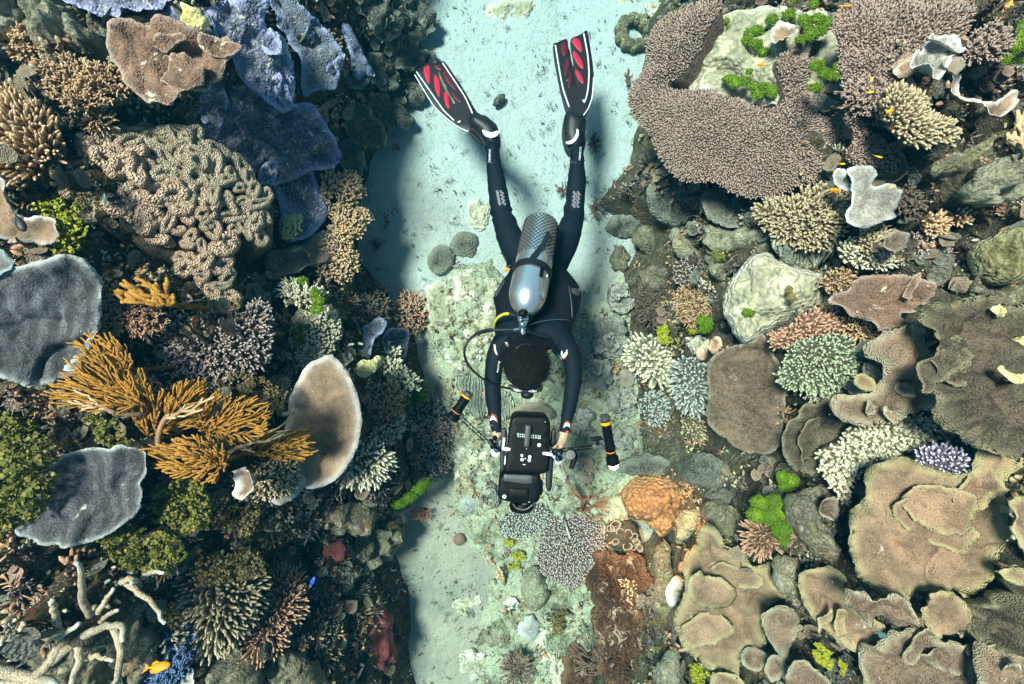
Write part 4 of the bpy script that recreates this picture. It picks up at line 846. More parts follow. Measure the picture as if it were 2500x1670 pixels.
branch('staghorn_bush', [(948,850),(968,850),(975,880),(992,890),(985,910),(1005,912),(1022,930),(1012,950),(985,945),(960,935),(945,900)], M_FCREAM, 'small cream staghorn bush beside the mustard plate', sp=9, fl=20, fr=3.8, fork=2, dome=20, lift=0.16, spread=1.3)
branch('bushy_coral', [(905,950),(945,930),(985,950),(985,1000),(970,1040),(930,1045),(900,1010),(890,975)], M_FBROWN, 'rusty orange bushy coral left of the green weed ball', sp=9, fl=20, fr=2.6, fork=2, dome=32, lift=0.12, lv=0.45)
branch('bushy_coral', [(905,1050),(950,1045),(985,1010),(990,1050),(960,1085),(910,1090)], M_FCREAM, 'whitish bushy coral under the rusty orange one', sp=9, fl=16, fr=2.6, fork=2, dome=22, lift=0.10, lv=0.45)
cushions('green_weed', [(1025,955,18,20),(1027,975,14,10)], M_WEED, 'round bright green weed ball near the left dive light', lift=0.14)
branch('bushy_coral', [(1020,990),(1060,960),(1090,1000),(1110,1050),(1115,1110),(1095,1160),(1060,1180),(1010,1150),(985,1100),(1000,1040)], M_FPURP, 'dusky mauve twiggy coral mass under the left dive light', sp=9, fl=15, fr=2.3, fork=2, dome=46, lift=0.06, lv=0.5, spread=1.3)
branch('finger_coral', blobpts(1052, 1052, 30, 26), M_FPINK, 'small dome of pink tipped finger coral on the mauve twiggy mass', sp=7, fl=12, fr=2.2, dome=20, lift=0.14)
branch('bushy_coral', [(880,690),(930,680),(955,720),(960,770),(920,790),(870,760)], M_FDARK, 'dark weedy coral left of the round finger coral', sp=10, fl=14, fr=2.4, fork=2, dome=24, lift=0.05, lv=0.5)
cushions('green_weed', [(975,1228,20,12),(1000,1212,18,14),(1022,1195,16,14),(1035,1178,16,12)], M_WEED, 'long bright green weed strip at the edge of the pale sand', lift=0.10)
bush('weed_tuft', (1035,1245), [(1000,1240),(1055,1238),(1062,1262),(1040,1275),(1010,1265)], 60, M_RED, 'rusty red weed tuft under the green weed strip', 'algae', r0=1.1, height=16, lift=0.05, seed=41, step=8, ns=4)
# dark lower left
plate('fan_coral', [(275,1100),(290,1088),(315,1086),(340,1095),(358,1115),(360,1150),(350,1182),(356,1215),(335,1250),(300,1282),(250,1308),(200,1324),(150,1322),(100,1312),(50,1290),(85,1220),(120,1150),(180,1105),(230,1095)], M_GREYF, 'dim grey shell-shaped fan coral in the dark lower left', lift=0.12, dish=0.03, folds=0.006, rimw=4)
leafy('leafy_weed', [(-60,1010),(20,1000),(90,1030),(140,1090),(145,1150),(130,1220),(110,1260),(30,1290),(-60,1280)], 1500, 6.5, M_LEAFY, 'big bush of olive and yellow leafy weed at the left edge', height=60, lift=0.16)
leafy('leafy_weed', [(-60,1240),(60,1250),(50,1330),(20,1390),(-60,1400)], 420, 5, M_LEAFO, 'brownish leafy weed under the big bush at the left edge', height=40, lift=0.08)
leafy('leafy_weed', [(210,1015),(270,1010),(320,1080),(300,1110),(250,1080)], 240, 4.5, M_LEAFY, 'green leafy weed between the golden thicket and the shell-shaped fan', height=24, lift=0.08)
leafy('leafy_weed', [(385,1185),(430,1160),(500,1180),(515,1240),(510,1290),(450,1300),(400,1270),(375,1230)], 700, 4.5, M_LEAFY, 'bright green leafy weed right of the shell-shaped fan', height=30, lift=0.10)
leafy('leafy_weed', [(245,1310),(300,1285),(360,1290),(430,1300),(460,1350),(420,1400),(340,1400),(280,1370)], 800, 4.5, M_LEAFY, 'green weed thicket above the pale staghorn', height=30, lift=0.08)
leafy('leafy_weed', [(520,1200),(580,1225),(640,1240),(630,1300),(570,1310),(500,1260)], 300, 3.2, M_LEAFO, 'sprinkling of orange brown weed under the olive finger coral', height=30, lift=0.06)
leafy('leafy_weed', [(480,1360),(560,1340),(640,1350),(650,1400),(560,1420),(480,1430)], 420, 3.4, M_LEAFO, 'orange flecked weed over the top of the big olive finger coral', height=26, lift=0.14)
branch('finger_coral', [(470,1400),(530,1375),(600,1380),(638,1410),(645,1460),(628,1510),(595,1560),(550,1600),(500,1622),(460,1600),(450,1520),(440,1450)], M_FOLIVE, 'big olive finger coral with cream tips in the lower left', sp=12, fl=27, fr=3.7, dome=44, lift=0.13, spread=1.5)
branch('finger_coral', [(660,1400),(690,1385),(725,1395),(745,1430),(745,1480),(725,1520),(700,1530),(700,1580),(660,1600),(620,1622),(585,1600),(600,1560),(650,1510),(670,1450)], M_FPINK, 'brownish pink finger coral with a white fringe right of the big olive one', sp=9, fl=22, fr=2.6, dome=30, lift=0.14, spread=1.7)
branch('finger_coral', [(395,1560),(440,1540),(462,1580),(450,1640),(400,1690),(350,1690),(370,1620)], M_FBLUE, 'blue branching coral in the lower left corner above the orange fish', sp=9, fl=20, fr=2.4, fork=2, dome=24, lift=0.10, lv=0.45)
plate('plate_coral', [(430,1690),(450,1640),(482,1622),(478,1660),(465,1700)], M_PALEPL, 'pale grey plate standing at the bottom edge beside the blue coral', lift=0.10)
leafy('leafy_weed', [(340,1500),(420,1470),(450,1520),(400,1560),(350,1560)], 320, 4, M_LEAFO, 'brown and mauve weedy rubble between the staghorn and the olive finger coral', height=22, lift=0.05)
# staghorn, branch by branch
def stag():
    S = Site([(0,1340),(420,1340),(420,1670),(0,1670)], 0.16, 0.7); s = S.px; r = np.random.RandomState(9)
    root = empty('staghorn_coral', S.o, 'thick pale staghorn coral with long bare branches in the lower left corner', 'coral')
    arms = [([(215,1508),(205,1450),(218,1400),(221,1350)],9,60),([(135,1540),(140,1500),(146,1470),(150,1442)],9,46),([(150,1545),(90,1555),(40,1550),(-60,1545)],11,30),
            ([(195,1560),(240,1530),(290,1520),(318,1512),(322,1540)],10,50),([(275,1530),(300,1580),(300,1630),(285,1690)],10,50),([(175,1560),(200,1590),(195,1630),(188,1665)],10,40),
            ([(150,1570),(130,1610),(100,1640),(60,1680)],12,20),([(230,1540),(180,1575),(120,1620),(60,1670),(-40,1660)],11,10),([(300,1420),(340,1440),(390,1460),(425,1492)],8,60),([(295,1424),(325,1410),(350,1400),(352,1395)],8,66),
            ([(345,1412),(380,1385),(420,1375)],7,60),([(235,1500),(262,1460),(290,1425)],7,30),([(240,1520),(280,1490),(300,1475)],6,36),([(50,1580),(100,1560),(160,1545),(215,1500)],9,40),([(210,1605),(250,1600),(290,1602)],7,26),([(-60,1650),(20,1640),(90,1650),(150,1662)],16,20),([(60,1672),(80,1690),(150,1700)],12,20)]
    for P, rd, z in arms:
        P2 = S.loc(P); n = len(P2); t = np.linspace(0, 1, 12); q = np.linspace(0, 1, n)
        pts = np.c_[np.interp(t, q, P2[:, 0]), np.interp(t, q, P2[:, 1]), z*s*t**1.2-6*s]; pts[1:-1] = (pts[:-2]+2*pts[1:-1]+pts[2:])/4
        pts += r.normal(size=pts.shape)*1.5*s
        V, Q, Tt, tt = tube(S.world(pts), rd*s*(1-0.45*t**1.5)*(1+0.06*np.sin(t*40)), 12)
        V = V+_G[(np.arange(len(V))*29) % 512]*0.5*s
        mk('branch', V, [Q, Tt], M_STAG, root, {'rim': tt**2.5})
    V, Q = ellipsoid((60*s, 45*s, 0.22), (-20*s, -60*s, -0.2), 16, 10); mk('base', S.world(V), Q, MS_BASE, root, {'rim': V[:, 0]*0})
stag()
plate('boulder_coral', [(60,1560),(200,1500),(330,1520),(400,1600),(330,1690),(60,1690)], M_GREYR, 'low dark rubble mound beneath the pale staghorn', lift=-0.02, dome=0.05, relief=0.05, thick=0.1)
# cliff details at the bottom
plate('crust_sponge', [(790,1330),(815,1315),(845,1330),(842,1370),(815,1385),(790,1365)], M_WINE, 'small dark red sponge on the shaded rock right of the fringe coral', 'sponge', lift=0.02, dome=0.03, relief=0.02)
plate('crust_sponge', [(905,1495),(935,1480),(965,1510),(960,1560),(975,1600),(940,1640),(905,1620),(895,1560)], M_WINE, 'purple red crust on the dark cliff beside the pale sand', 'sponge', lift=0.02, dome=0.03, relief=0.03)
plate('crust_sponge', [(940,1545),(958,1540),(965,1570),(955,1600),(965,1610),(945,1615),(938,1580)], M_YSPONGE, 'ochre streak of sponge on the purple red crust', 'sponge', lift=0.06, dome=0.015, relief=0.01)
plate('boulder_coral', [(960,1290),(990,1255),(985,1300),(980,1360),(900,1400),(840,1420),(830,1370),(880,1310)], M_GREYR, 'grey green rock shoulder below the green weed strip', lift=0.0, dome=0.06, relief=0.04, thick=0.1)
plate('boulder_coral', [(740,1230),(800,1240),(860,1240),(930,1260),(900,1300),(820,1320),(760,1290)], M_GREYR, 'weathered grey rock below the cream finger coral', lift=0.0, dome=0.05, relief=0.04, thick=0.1)
plate('boulder_coral', [(650,1620),(720,1600),(790,1640),(800,1700),(640,1700)], M_GREYR, 'rounded grey rock at the bottom edge under the fringe coral', lift=0.02, dome=0.06, relief=0.03, thick=0.1)
plate('boulder_coral', [(480,1640),(560,1600),(620,1640),(640,1700),(480,1700)], M_GREYR, 'teal grey rock at the bottom edge under the big olive finger coral', lift=0.02, dome=0.06, relief=0.03, thick=0.1)
# ---------------------------------------------------------------- channel floor
branch('nubby_coral', [(1320,1290),(1350,1265),(1400,1258),(1450,1270),(1478,1310),(1482,1355),(1462,1395),(1430,1432),(1380,1442),(1340,1420),(1310,1390),(1318,1340)], M_FPURP, 'mauve coral patch covered in tiny pale dots below the camera', sp=6.5, fl=6, fr=2.4, dome=22, lift=0.07)
branch('nubby_coral', [(1215,1270),(1270,1240),(1330,1230),(1350,1270),(1310,1310),(1260,1320),(1215,1305)], M_FGREY, 'grey white nubby coral patch right below the camera lens', sp=6.5, fl=7, fr=2.0, fork=1, dome=14, lift=0.04)
plate('honeycomb_coral', blobpts(1141, 1237, 24, 23, 14, 0, 0.04), M_HONEY, 'small round dark coral with white honeycomb dots left of the lens', lift=0.04, dome=0.05, thick=0.06, relief=0.002, res=2.5, wob=0.5)
plate('crust_sponge', [(1180,1200),(1195,1182),(1212,1185),(1208,1200),(1222,1215),(1215,1240),(1190,1246),(1168,1240),(1172,1215)], M_DARKPL, 'dark jagged crust right of the honeycomb coral', 'sponge', lift=0.02, relief=0.01)
plate('crust_sponge', blobpts(1122, 1318, 15, 18), M_BWEED, 'little brown weedy patch on the pale slope', 'sponge', lift=0.015, relief=0.01)
plate('boulder_coral', [(1262,1530),(1290,1502),(1315,1515),(1318,1545),(1300,1560),(1295,1570),(1270,1560)], M_PALEPL, 'lavender grey dotted round coral near the bottom centre', lift=0.05, dome=0.05, relief=0.005, thick=0.06)
bush('weed_tuft', (1265,1625), [(1222,1590),(1245,1572),(1285,1572),(1305,1600),(1300,1650),(1270,1680),(1235,1670),(1218,1630)], 150, M_BWEED, 'dark brown weed bush at the bottom centre', 'algae', r0=1.8, height=26, lift=0.05, seed=71, step=9, ns=4)
bush('weed_tuft', (1225,1430), [(1205,1400),(1222,1375),(1240,1380),(1245,1410)], 10, M_STEM, 'short tan antler weed beside the mauve patch', 'algae', r0=3, rpow=0.3, height=26, lift=0.06, seed=72, step=9)
for P, l, k in (([(1235,1318),(1252,1320),(1250,1334),(1236,1332)], 'upper yellow green weed dab beside the antler weed', 1), ([(1248,1350),(1275,1345),(1285,1365),(1262,1372)], 'middle yellow green weed dab beside the antler weed', 2), ([(1240,1382),(1262,1372),(1280,1378),(1262,1395),(1245,1392)], 'lower yellow green weed dab beside the antler weed', 3)):
    leafy('leafy_weed', P, 70, 3, M_LEAFY2, l, height=14, lift=0.05, group='yellow green weed dabs', seed=k)
plate('crust_sponge', [(1388,1128),(1410,1118),(1440,1118),(1452,1128),(1446,1150),(1448,1165),(1440,1180),(1420,1178),(1412,1155),(1395,1145)], M_BROWNPL, 'flat brown sponge right of the camera housing', 'sponge', lift=0.03, relief=0.008)
bush('red_branch_weed', (1412,1250), [(1375,1170),(1400,1150),(1430,1190),(1480,1200),(1485,1240),(1450,1265),(1420,1270),(1395,1220)], 26, M_RED, 'reddish branching weed in front of the torch beam', 'algae', r0=1.8, rpow=0.3, height=34, lift=0.06, seed=75, step=12)
bush('starfish_branch', (1378,1270), [(1355,1240),(1385,1230),(1405,1315),(1385,1322),(1362,1285)], 5, M_FGREY, 'thin pale branching rope sponge right of the lens', 'sponge', r0=2.2, rpow=0.1, height=14, lift=0.07, seed=77, step=10)
plate('boulder_coral', [(1280,1400),(1310,1380),(1335,1420),(1345,1460),(1330,1490),(1300,1502),(1275,1480),(1270,1440)], M_CREAM, 'cream worn boulder in the middle of the rubble', lift=0.05, dome=0.07, relief=0.02, thick=0.1)
plate('crust_sponge', blobpts(1248, 1475, 20, 17), M_PALE, 'white chalky patch left of the cream boulder', 'sponge', lift=0.03, relief=0.006)
leafy('turf_clump', blobpts(1370, 1520, 24, 34), 200, 3, M_LEAFO, 'dark turf on the slope right of the lavender coral', height=14, lift=0.05)
# stones of the rubble bed, pale and worn
st = [(1085,760,48,60),(1150,700,52,40),(1060,830,40,46),(1130,860,55,50),(1180,790,42,48),(1100,1090,44,38),(1070,1150,42,30),(1150,1130,50,42),(1120,1040,38,34),(1360,1130,30,36),(1350,1050,32,30),(1200,1330,50,26),(1130,1480,46,34),(1200,1420,40,30),(1180,1620,46,34),(1340,1580,30,40),(1370,1640,34,40),(1200,1560,40,26),(1215,720,36,28),(1165,1385,36,22)]
sl = ['above the hose, leftmost', 'below the dark round coral', 'left of the yellow hose', 'inside the loop of the black hose', 'beside the left shoulder', 'under the left light arm', 'at the green weed strip', 'left of the housing', 'between arm and light', 'right of the grips', 'beside the right wrist', 'under the lens', 'on the pale sand edge', 'left of the yellow weed', 'near the bottom, left', 'right of the brown weed bush', 'at the foot of the rusty slab', 'above the brown weed bush', 'beside the hip', 'above the pale sand hollow']
for k, ((x, y, a, b), l) in enumerate(zip(st, sl)):
    if k in (2, 6, 8, 11, 13, 18, 19): continue
    plate('rubble_stone', blobpts(x, y, a*1.15, b*1.15, 11, 3, 0.34), M_PALE if x % 3 else M_CREAM, 'pale worn stone '+l, 'stone', 'pale stones of the rubble bed', lift=-0.02, dome=0.035+0.03*rng.rand(), relief=0.04, thick=0.10, stalk=False, rel_scale=16, wob=7, bumps=0.006)
gp = [([(1480,700),(1520,690),(1548,710),(1545,760),(1510,775),(1485,750)], 'scaly grey plate coral level with the tank valve'), ([(1440,770),(1500,765),(1540,800),(1530,860),(1480,880),(1440,850)], 'scaly grey plate coral right of the shoulder'), ([(1425,860),(1480,875),(1510,920),(1480,960),(1430,940)], 'scaly grey plate coral right of the elbow'), ([(1490,950),(1540,940),(1560,990),(1530,1030),(1490,1010)], 'scaly grey plate coral beside the right torch'), ([(1385,1010),(1440,990),(1460,1040),(1430,1080),(1390,1060)], 'scaly grey plate coral under the right light arm'), ([(1500,1040),(1550,1040),(1565,1090),(1520,1110),(1495,1080)], 'scaly grey plate coral behind the right torch')]
for P, l in gp:
    plate('scaly_coral', P, M_SCALY, l, group='scaly grey corals right of the diver', lift=0.03, relief=0.04, bumps=0.016, ruf=0.05, wob=9, dome=0.02, ledges=5, rel_scale=16)
plate('ridged_coral', [(1112,910),(1150,905),(1190,930),(1195,980),(1210,1010),(1180,1030),(1140,1010),(1115,970)], M_RIDGE, 'grey ridged brain coral under the left elbow', lift=0.03, dome=0.03)
plate('ridged_coral', [(1195,960),(1235,950),(1260,985),(1240,1030),(1205,1025)], M_RIDGE, 'grey ridged brain coral between the left arm and the mask', lift=0.03, dome=0.03)
plate('brown_crust', [(1240,1010),(1270,985),(1320,980),(1350,1000),(1352,1025),(1300,1020),(1262,1030)], M_DISC, 'brown lobed crust between mask and housing', 'sponge', lift=0.06, relief=0.01, bumps=0.006)
plate('brown_crust', [(1510,905),(1535,900),(1550,925),(1540,945),(1512,942)], M_DISC, 'round brown crust right of the elbow', 'sponge', lift=0.06)
plate('boulder_coral', blobpts(1135, 598, 38, 34, 12), M_DARKPL, 'round dark grey coral on the sand left of the hip', lift=0.03, dome=0.05, thick=0.08, relief=0.006)
plate('boulder_coral', [(1045,615),(1080,590),(1108,610),(1112,640),(1085,670),(1060,672),(1042,650)], M_DARKPL, 'dark weedy stone beside the round grey coral', lift=0.03, dome=0.05, thick=0.08, relief=0.03)
plate('boulder_coral', blobpts(1122, 650, 20, 8), M_DARKPL, 'small dark bar-shaped stone under the round grey coral', lift=0.02, dome=0.02, thick=0.04)
def sausage(pts, rad, mat, name, label, cat, z=0.02, ns=12):
    P = np.array([ray(x, y, H-0.03) for x, y in pts]); o0 = P.mean(0); t = np.linspace(0, 1, len(P)); P = P-o0; P[:, 2] = z
    V, Q, Tt, tt = tube(P, rad*np.sqrt(np.clip(1-(2*t-1)**4, 0.15, 1)), ns); V += _G[(np.arange(len(V))*17) % 512]*rad*0.06
    return tag(mk(name, V, [Q, Tt], mat, None, {'rim': tt*0}, loc=(o0[0], o0[1], 0.0)), label, cat)
sausage([(1206,256),(1212,249),(1219,242),(1226,235),(1231,230)], 0.028, M_DARKPL, 'sea_cucumber', 'dark sea cucumber lying alone on the white sand between the legs and fins', 'sea cucumber')
def ringcoral():
    root = empty('soft_coral', ray(1545, 92, H), 'grey ring-shaped soft coral lobes on the sand near the table coral', 'soft coral')
    r = np.random.RandomState(4)
    for k in range(22):
        a = k/22*6.28; rr = 24+10*r.rand() if k % 2 else 32+8*r.rand(); x, y = 1548+rr*math.cos(a)*1.1, 90+rr*math.sin(a)
        p = ray(x, y, H)-np.array(root.location); V, Q = ellipsoid((0.03+0.012*r.rand(), 0.03+0.012*r.rand(), 0.05), (p[0], p[1], 0.03+0.02*r.rand()), 14, 9); V += 0.003*_G[(np.arange(len(V))*7) % 512]
        mk('lobe', V, Q, M_GREYR, root, {'rim': V[:, 0]*0})
ringcoral()
tf = [((1450,355),[(1430,335),(1450,325),(1468,345),(1462,375),(1445,388),(1428,370)],70,'bushy brown weed beside the right ankle'), ((1376,468),[(1350,455),(1375,445),(1400,455),(1395,480),(1360,480)],46,'brown weed half hidden behind the right shin'), ((1425,440),[(1415,432),(1435,428),(1432,445),(1418,448)],12,'small spiky weed right of the right shin'), ((1450,510),[(1430,500),(1455,488),(1480,500),(1478,530),(1450,540),(1434,525)],60,'purple brown weed at the shaded sand edge'), ((1535,195),[(1518,185),(1535,170),(1548,190),(1540,215),(1522,215)],40,'brown weed under the left lip of the table coral'), ((968,362),[(955,352),(978,352),(980,368),(960,372)],22,'tiny dark weed on the shaded sand at the left'), ((945,545),[(935,520),(950,515),(955,550),(940,570)],24,'dark upright weed on the shaded sand below it'), ((920,600),[(900,590),(925,580),(940,600),(920,620)],60,'dark weed tangle beside the tree-shaped coral')]
for k, (b, P, n, l) in enumerate(tf):
    bush('weed_tuft', b, P, n, M_BWEED, l, 'algae', 'brown weed tufts on the sand', r0=1.2, rpow=0.3, height=20, lift=0.01, seed=80+k, step=7, ns=4)
for P, l in (([(1180,40),(1200,0),(1300,-10),(1330,20),(1300,50),(1240,60),(1200,55)], 'pale mossy rock at the top centre of the sand'), ([(1480,0),(1520,-20),(1560,0),(1540,18),(1500,16)], 'small pale mossy rock at the top edge right of centre'), ([(1570,5),(1600,-10),(1625,20),(1600,40),(1580,30)], 'mossy rock between sand and table coral at the top'), ([(1140,490),(1175,480),(1200,500),(1205,540),(1180,570),(1145,560),(1130,520)], 'low pale rock with dark pits beside the left knee')):
    plate('boulder_coral', P, M_PALE, l, lift=-0.01, dome=0.04, relief=0.03, thick=0.06, stalk=False)
# small litter on the sand
def litter():
    r = np.random.RandomState(3); acc = Acc(); n = 2600; y = r.uniform(-2.7, 2.7, n); x = r.uniform(-1.1, 1.15, n); clump = fbm(x*2.2, y*2.2, 3, 3); k = (clump > 0.0) | (r.rand(n) < 0.25); x, y = x[k], y[k]
    h = hat(x, y); k = h < 0.02; x, y = x[k], y[k]; n = len(x)
    d = r.normal(size=(n, 3)); d[:, 2] = np.abs(d[:, 2])*0.4; acc2 = acc
    fingers(acc, np.c_[x, y, np.full(n, 0.0)], d, 0.008+0.022*r.rand(n)**3, 0.002+0.004*r.rand(n)**2, 4, bend=0.5, r=r)
    tag(acc.build('coral_rubble', M_GREYR), kind='stuff')
    acc = Acc(); m = 260; cx = r.uniform(-1.0, 1.1, m); cy = r.uniform(-2.6, 2.6, m); k = hat(cx, cy) < 0.02; cx, cy = cx[k], cy[k]
    for a, b in zip(cx, cy):
        q = r.randint(5, 16); d = r.normal(size=(q, 3)); d[:, 2] = np.abs(d[:, 2])+0.3
        fingers(acc, np.c_[a+r.normal(size=q)*0.012, b+r.normal(size=q)*0.012, np.zeros(q)], d, 0.012+0.018*r.rand(q), 0.0015, 3, r=r, bend=0.4)
    tag(acc.build('weed_wisps', M_LEAFO), kind='stuff')
litter()
# growth covering the banks: tufts, nubs, fingers, leaf weed - far too many to count
def growth(name, mat, n, kind, seed, zlo=0.02, size=1.0, thr=0.0, fs=2.5):
    r = np.random.RandomState(seed); x = r.uniform(-2.5, 2.5, n*3); y = r.uniform(-2.5, 2.5, n*3); h = hat(x, y)
    D = H-h; vis = (np.abs(x) < D*1.08) & (np.abs(y) < D*0.74); k = (h > zlo) & ((h > 0.3) | ((r.rand(len(h)) < 0.3) & (kind != 'scale'))) & vis & (fbm(x*fs+seed, y*fs, seed*0.7, 3) > thr); x, y = x[k][:n], y[k][:n]; h = hat(x, y); N = nrm(x, y, 0.03); n = len(x)
    P = np.c_[x, y, h]; acc = Acc(); sc = size*(0.6+0.9*r.rand(n)**2)
    if kind == 'scale':
        m = 3; I = np.repeat(np.arange(n), m); C = P[I]+r.normal(size=(len(I), 3))*(0.022*sc[I])[:, None]+N[I]*(0.014*sc[I]*r.rand(len(I))+0.004)[:, None]
        leaf_acc(acc, C, N[I]+r.normal(size=(len(I), 3))*0.28, 0.026*sc[I], r, np.repeat(r.rand(n)*0.5, m), ns=9, cup=0.22, rv=0.35); tag(acc.build(name, mat), kind='stuff'); return
    if kind == 'head':
        m = 22; I = np.repeat(np.arange(n), m); R0 = 0.036*sc[I]; a = r.uniform(0, 6.28, len(I)); q = np.sqrt(r.rand(len(I)))
        U = np.cross(np.tile([1.0, 0, 0], (len(I), 1)), N[I]); U /= np.linalg.norm(U, axis=1)[:, None]; V_ = np.cross(N[I], U)
        O = U*(np.cos(a)*q)[:, None]+V_*(np.sin(a)*q)[:, None]
        fingers(acc, P[I]+O*R0[:, None]-N[I]*(0.012*q)[:, None], N[I]+O*0.9+r.normal(size=(len(I), 3))*0.15, 0.024*sc[I]*(0.8+0.4*r.rand(len(I))), 0.0042*sc[I], 4, tint=np.repeat(r.rand(n)*0.55, m), r=r, prof=((0, 1), (0.75, 0.8)))
        tag(acc.build(name, mat), kind='stuff'); return
    if kind == 'leaf':
        m = 7; I = np.repeat(np.arange(n), m); C = P[I]+N[I]*(0.012*sc[I]*r.rand(len(I))+0.006)[:, None]+r.normal(size=(len(I), 3))*(0.011*sc[I])[:, None]
        leaf_acc(acc, C, N[I]+r.normal(size=(len(I), 3))*0.8, 0.006*sc[I], r, np.repeat(r.rand(n), m), ns=5)
    else:
        m = {'tuft': 8, 'nub': 6, 'twig': 7}[kind]; I = np.repeat(np.arange(n), m)
        d = N[I]*0.9+r.normal(size=(len(I), 3))*(0.6 if kind != 'nub' else 0.5); B = P[I]+r.normal(size=(len(I), 3))*((0.010 if kind != 'nub' else 0.013)*sc[I])[:, None]-N[I]*0.004
        L = {'tuft': 0.022, 'nub': 0.013, 'twig': 0.034}[kind]*sc[I]*(0.7+0.6*r.rand(len(I))); R = {'tuft': 0.0022, 'nub': 0.0055, 'twig': 0.0030}[kind]*sc[I]
        fingers(acc, B, d, L, R, 3 if kind == 'tuft' else 4, tint=np.repeat(r.rand(n), m), r=r, prof=((0, 1), (0.75, 0.8)))
    tag(acc.build(name, mat), kind='stuff')
growth('brown_turf', M_FDARK, 2800, 'tuft', 1, thr=-0.6, size=1.1)
growth('small_nubs', M_FCREAM, 2400, 'nub', 2, thr=0.12, size=1.3)
growth('pink_nubs', M_FPINK, 1900, 'nub', 3, thr=0.12, size=1.5)
growth('twig_growth', M_FPURP, 2300, 'twig', 4, thr=0.05, size=1.2)
growth('orange_turf', M_FBROWN, 2400, 'twig', 5, thr=0.10, size=1.2)
growth('leaf_weed_growth', M_LEAFO, 2000, 'leaf', 6, thr=0.05, size=1.4)
growth('green_weed_growth', M_LEAFY, 900, 'leaf', 7, thr=0.28, size=1.3)
growth('grey_nubs', M_FGREY, 2000, 'nub', 8, thr=-0.1, size=1.0)
growth('olive_nubs', M_FOLIVE, 2000, 'nub', 9, thr=0.15, size=1.7, fs=3.5)
growth('small_scale_plates', M_TAN2, 1300, 'scale', 21, thr=0.0, size=1.1)
growth('dark_scale_plates', M_DARKPL, 1500, 'scale', 22, thr=-0.3, size=1.2)
growth('mauve_scale_plates', M_BROWNPL, 800, 'scale', 23, thr=0.1, size=1.1)
growth('cream_coral_heads', M_FCREAM, 110, 'head', 24, thr=0.0, size=0.95, fs=4)
growth('pink_coral_heads', M_FPINK, 150, 'head', 25, thr=0.0, size=1.0, fs=4)
growth('mauve_coral_heads', M_FPURP, 190, 'head', 26, thr=0.0, size=1.1, fs=4)
growth('brown_coral_heads', M_FBROWN, 190, 'head', 27, thr=0.0, size=1.0, fs=4)
growth('olive_coral_heads', M_FOLIVE, 130, 'head', 28, thr=0.0, size=1.0, fs=4)
# fish
fl = [(2060,15,1.85,34,0,M_FISHO,'orange fish at the top edge beside the green weed',55), (1859,158,2.0,20,170,M_FISHO,'tiny orange fish over the pale coral floor',40), (2124,225,2.0,20,10,M_FISHY,'yellow fish hovering over the frayed coral between the tables',40), (2174,271,1.95,22,200,M_FISHY,'yellow fish at the left end of the boomerang finger coral',40), (2143,382,2.0,24,-15,M_FISHY,'yellow fish above the small dusky table coral',50), (2055,400,2.0,18,0,M_FISHY,'yellow fish at the right edge of the huge table coral',45), (2040,465,1.9,28,170,M_FISHO,'orange fish between rusty finger coral and pale curled edge',50), (2177,457,1.95,14,30,M_FISHY,'very small yellow fish over the beige grey plate',40), (2465,10,1.9,22,60,M_FISHO,'orange fish at the top right corner',40), (2128,194,2.0,12,80,M_FISHY,'very small yellow fish above the frayed coral',40),
      (1238,657,2.55,17,0,M_FISHO,'bright orange fish by the left hip of the diver',60), (382,1628,1.75,66,8,M_FISHO,'orange fish under the big olive finger coral at the bottom',50), (46,538,1.7,60,-62,M_FISHD,'black fish over the tan plate at the left edge',20), (256,488,1.8,34,95,M_FISHG,'grey green fish over the lobed brain coral',30), (762,1420,2.1,26,60,M_FISHB,'blue fish in the shade right of the fringe coral',30), (2150,1548,1.8,34,-20,M_FISHG,'slender teal fish over the bottom right plates',20)]
for x, y, D, L, a, m, l, tl in fl:
    D2 = min(D, float(hitD(x, y)[0])-0.30); fish(x, y, D2, L, a, m, l, 'small reef fish', tilt=tl, deep=0.42 if L < 50 else 0.36)
def specks():
    r = np.random.RandomState(12); n = 420; D = r.uniform(1.0, 3.3, n); x = r.uniform(-0.95, 0.95, n)*D; y = r.uniform(-0.66, 0.66, n)*D; z = H-D; k = z > gat(x, y)+0.05; x, y, z = x[k], y[k], z[k]; n = len(x); acc = Acc()
    d = r.normal(size=(n, 3)); fingers(acc, np.c_[x, y, z], d, 0.0016*(0.6+r.rand(n)), 0.0007*(0.6+r.rand(n)), 4, r=r, prof=((0, 0.6), (0.5, 1.0)))
    tag(acc.build('drifting_specks', M_WHITE), kind='stuff')
specks()
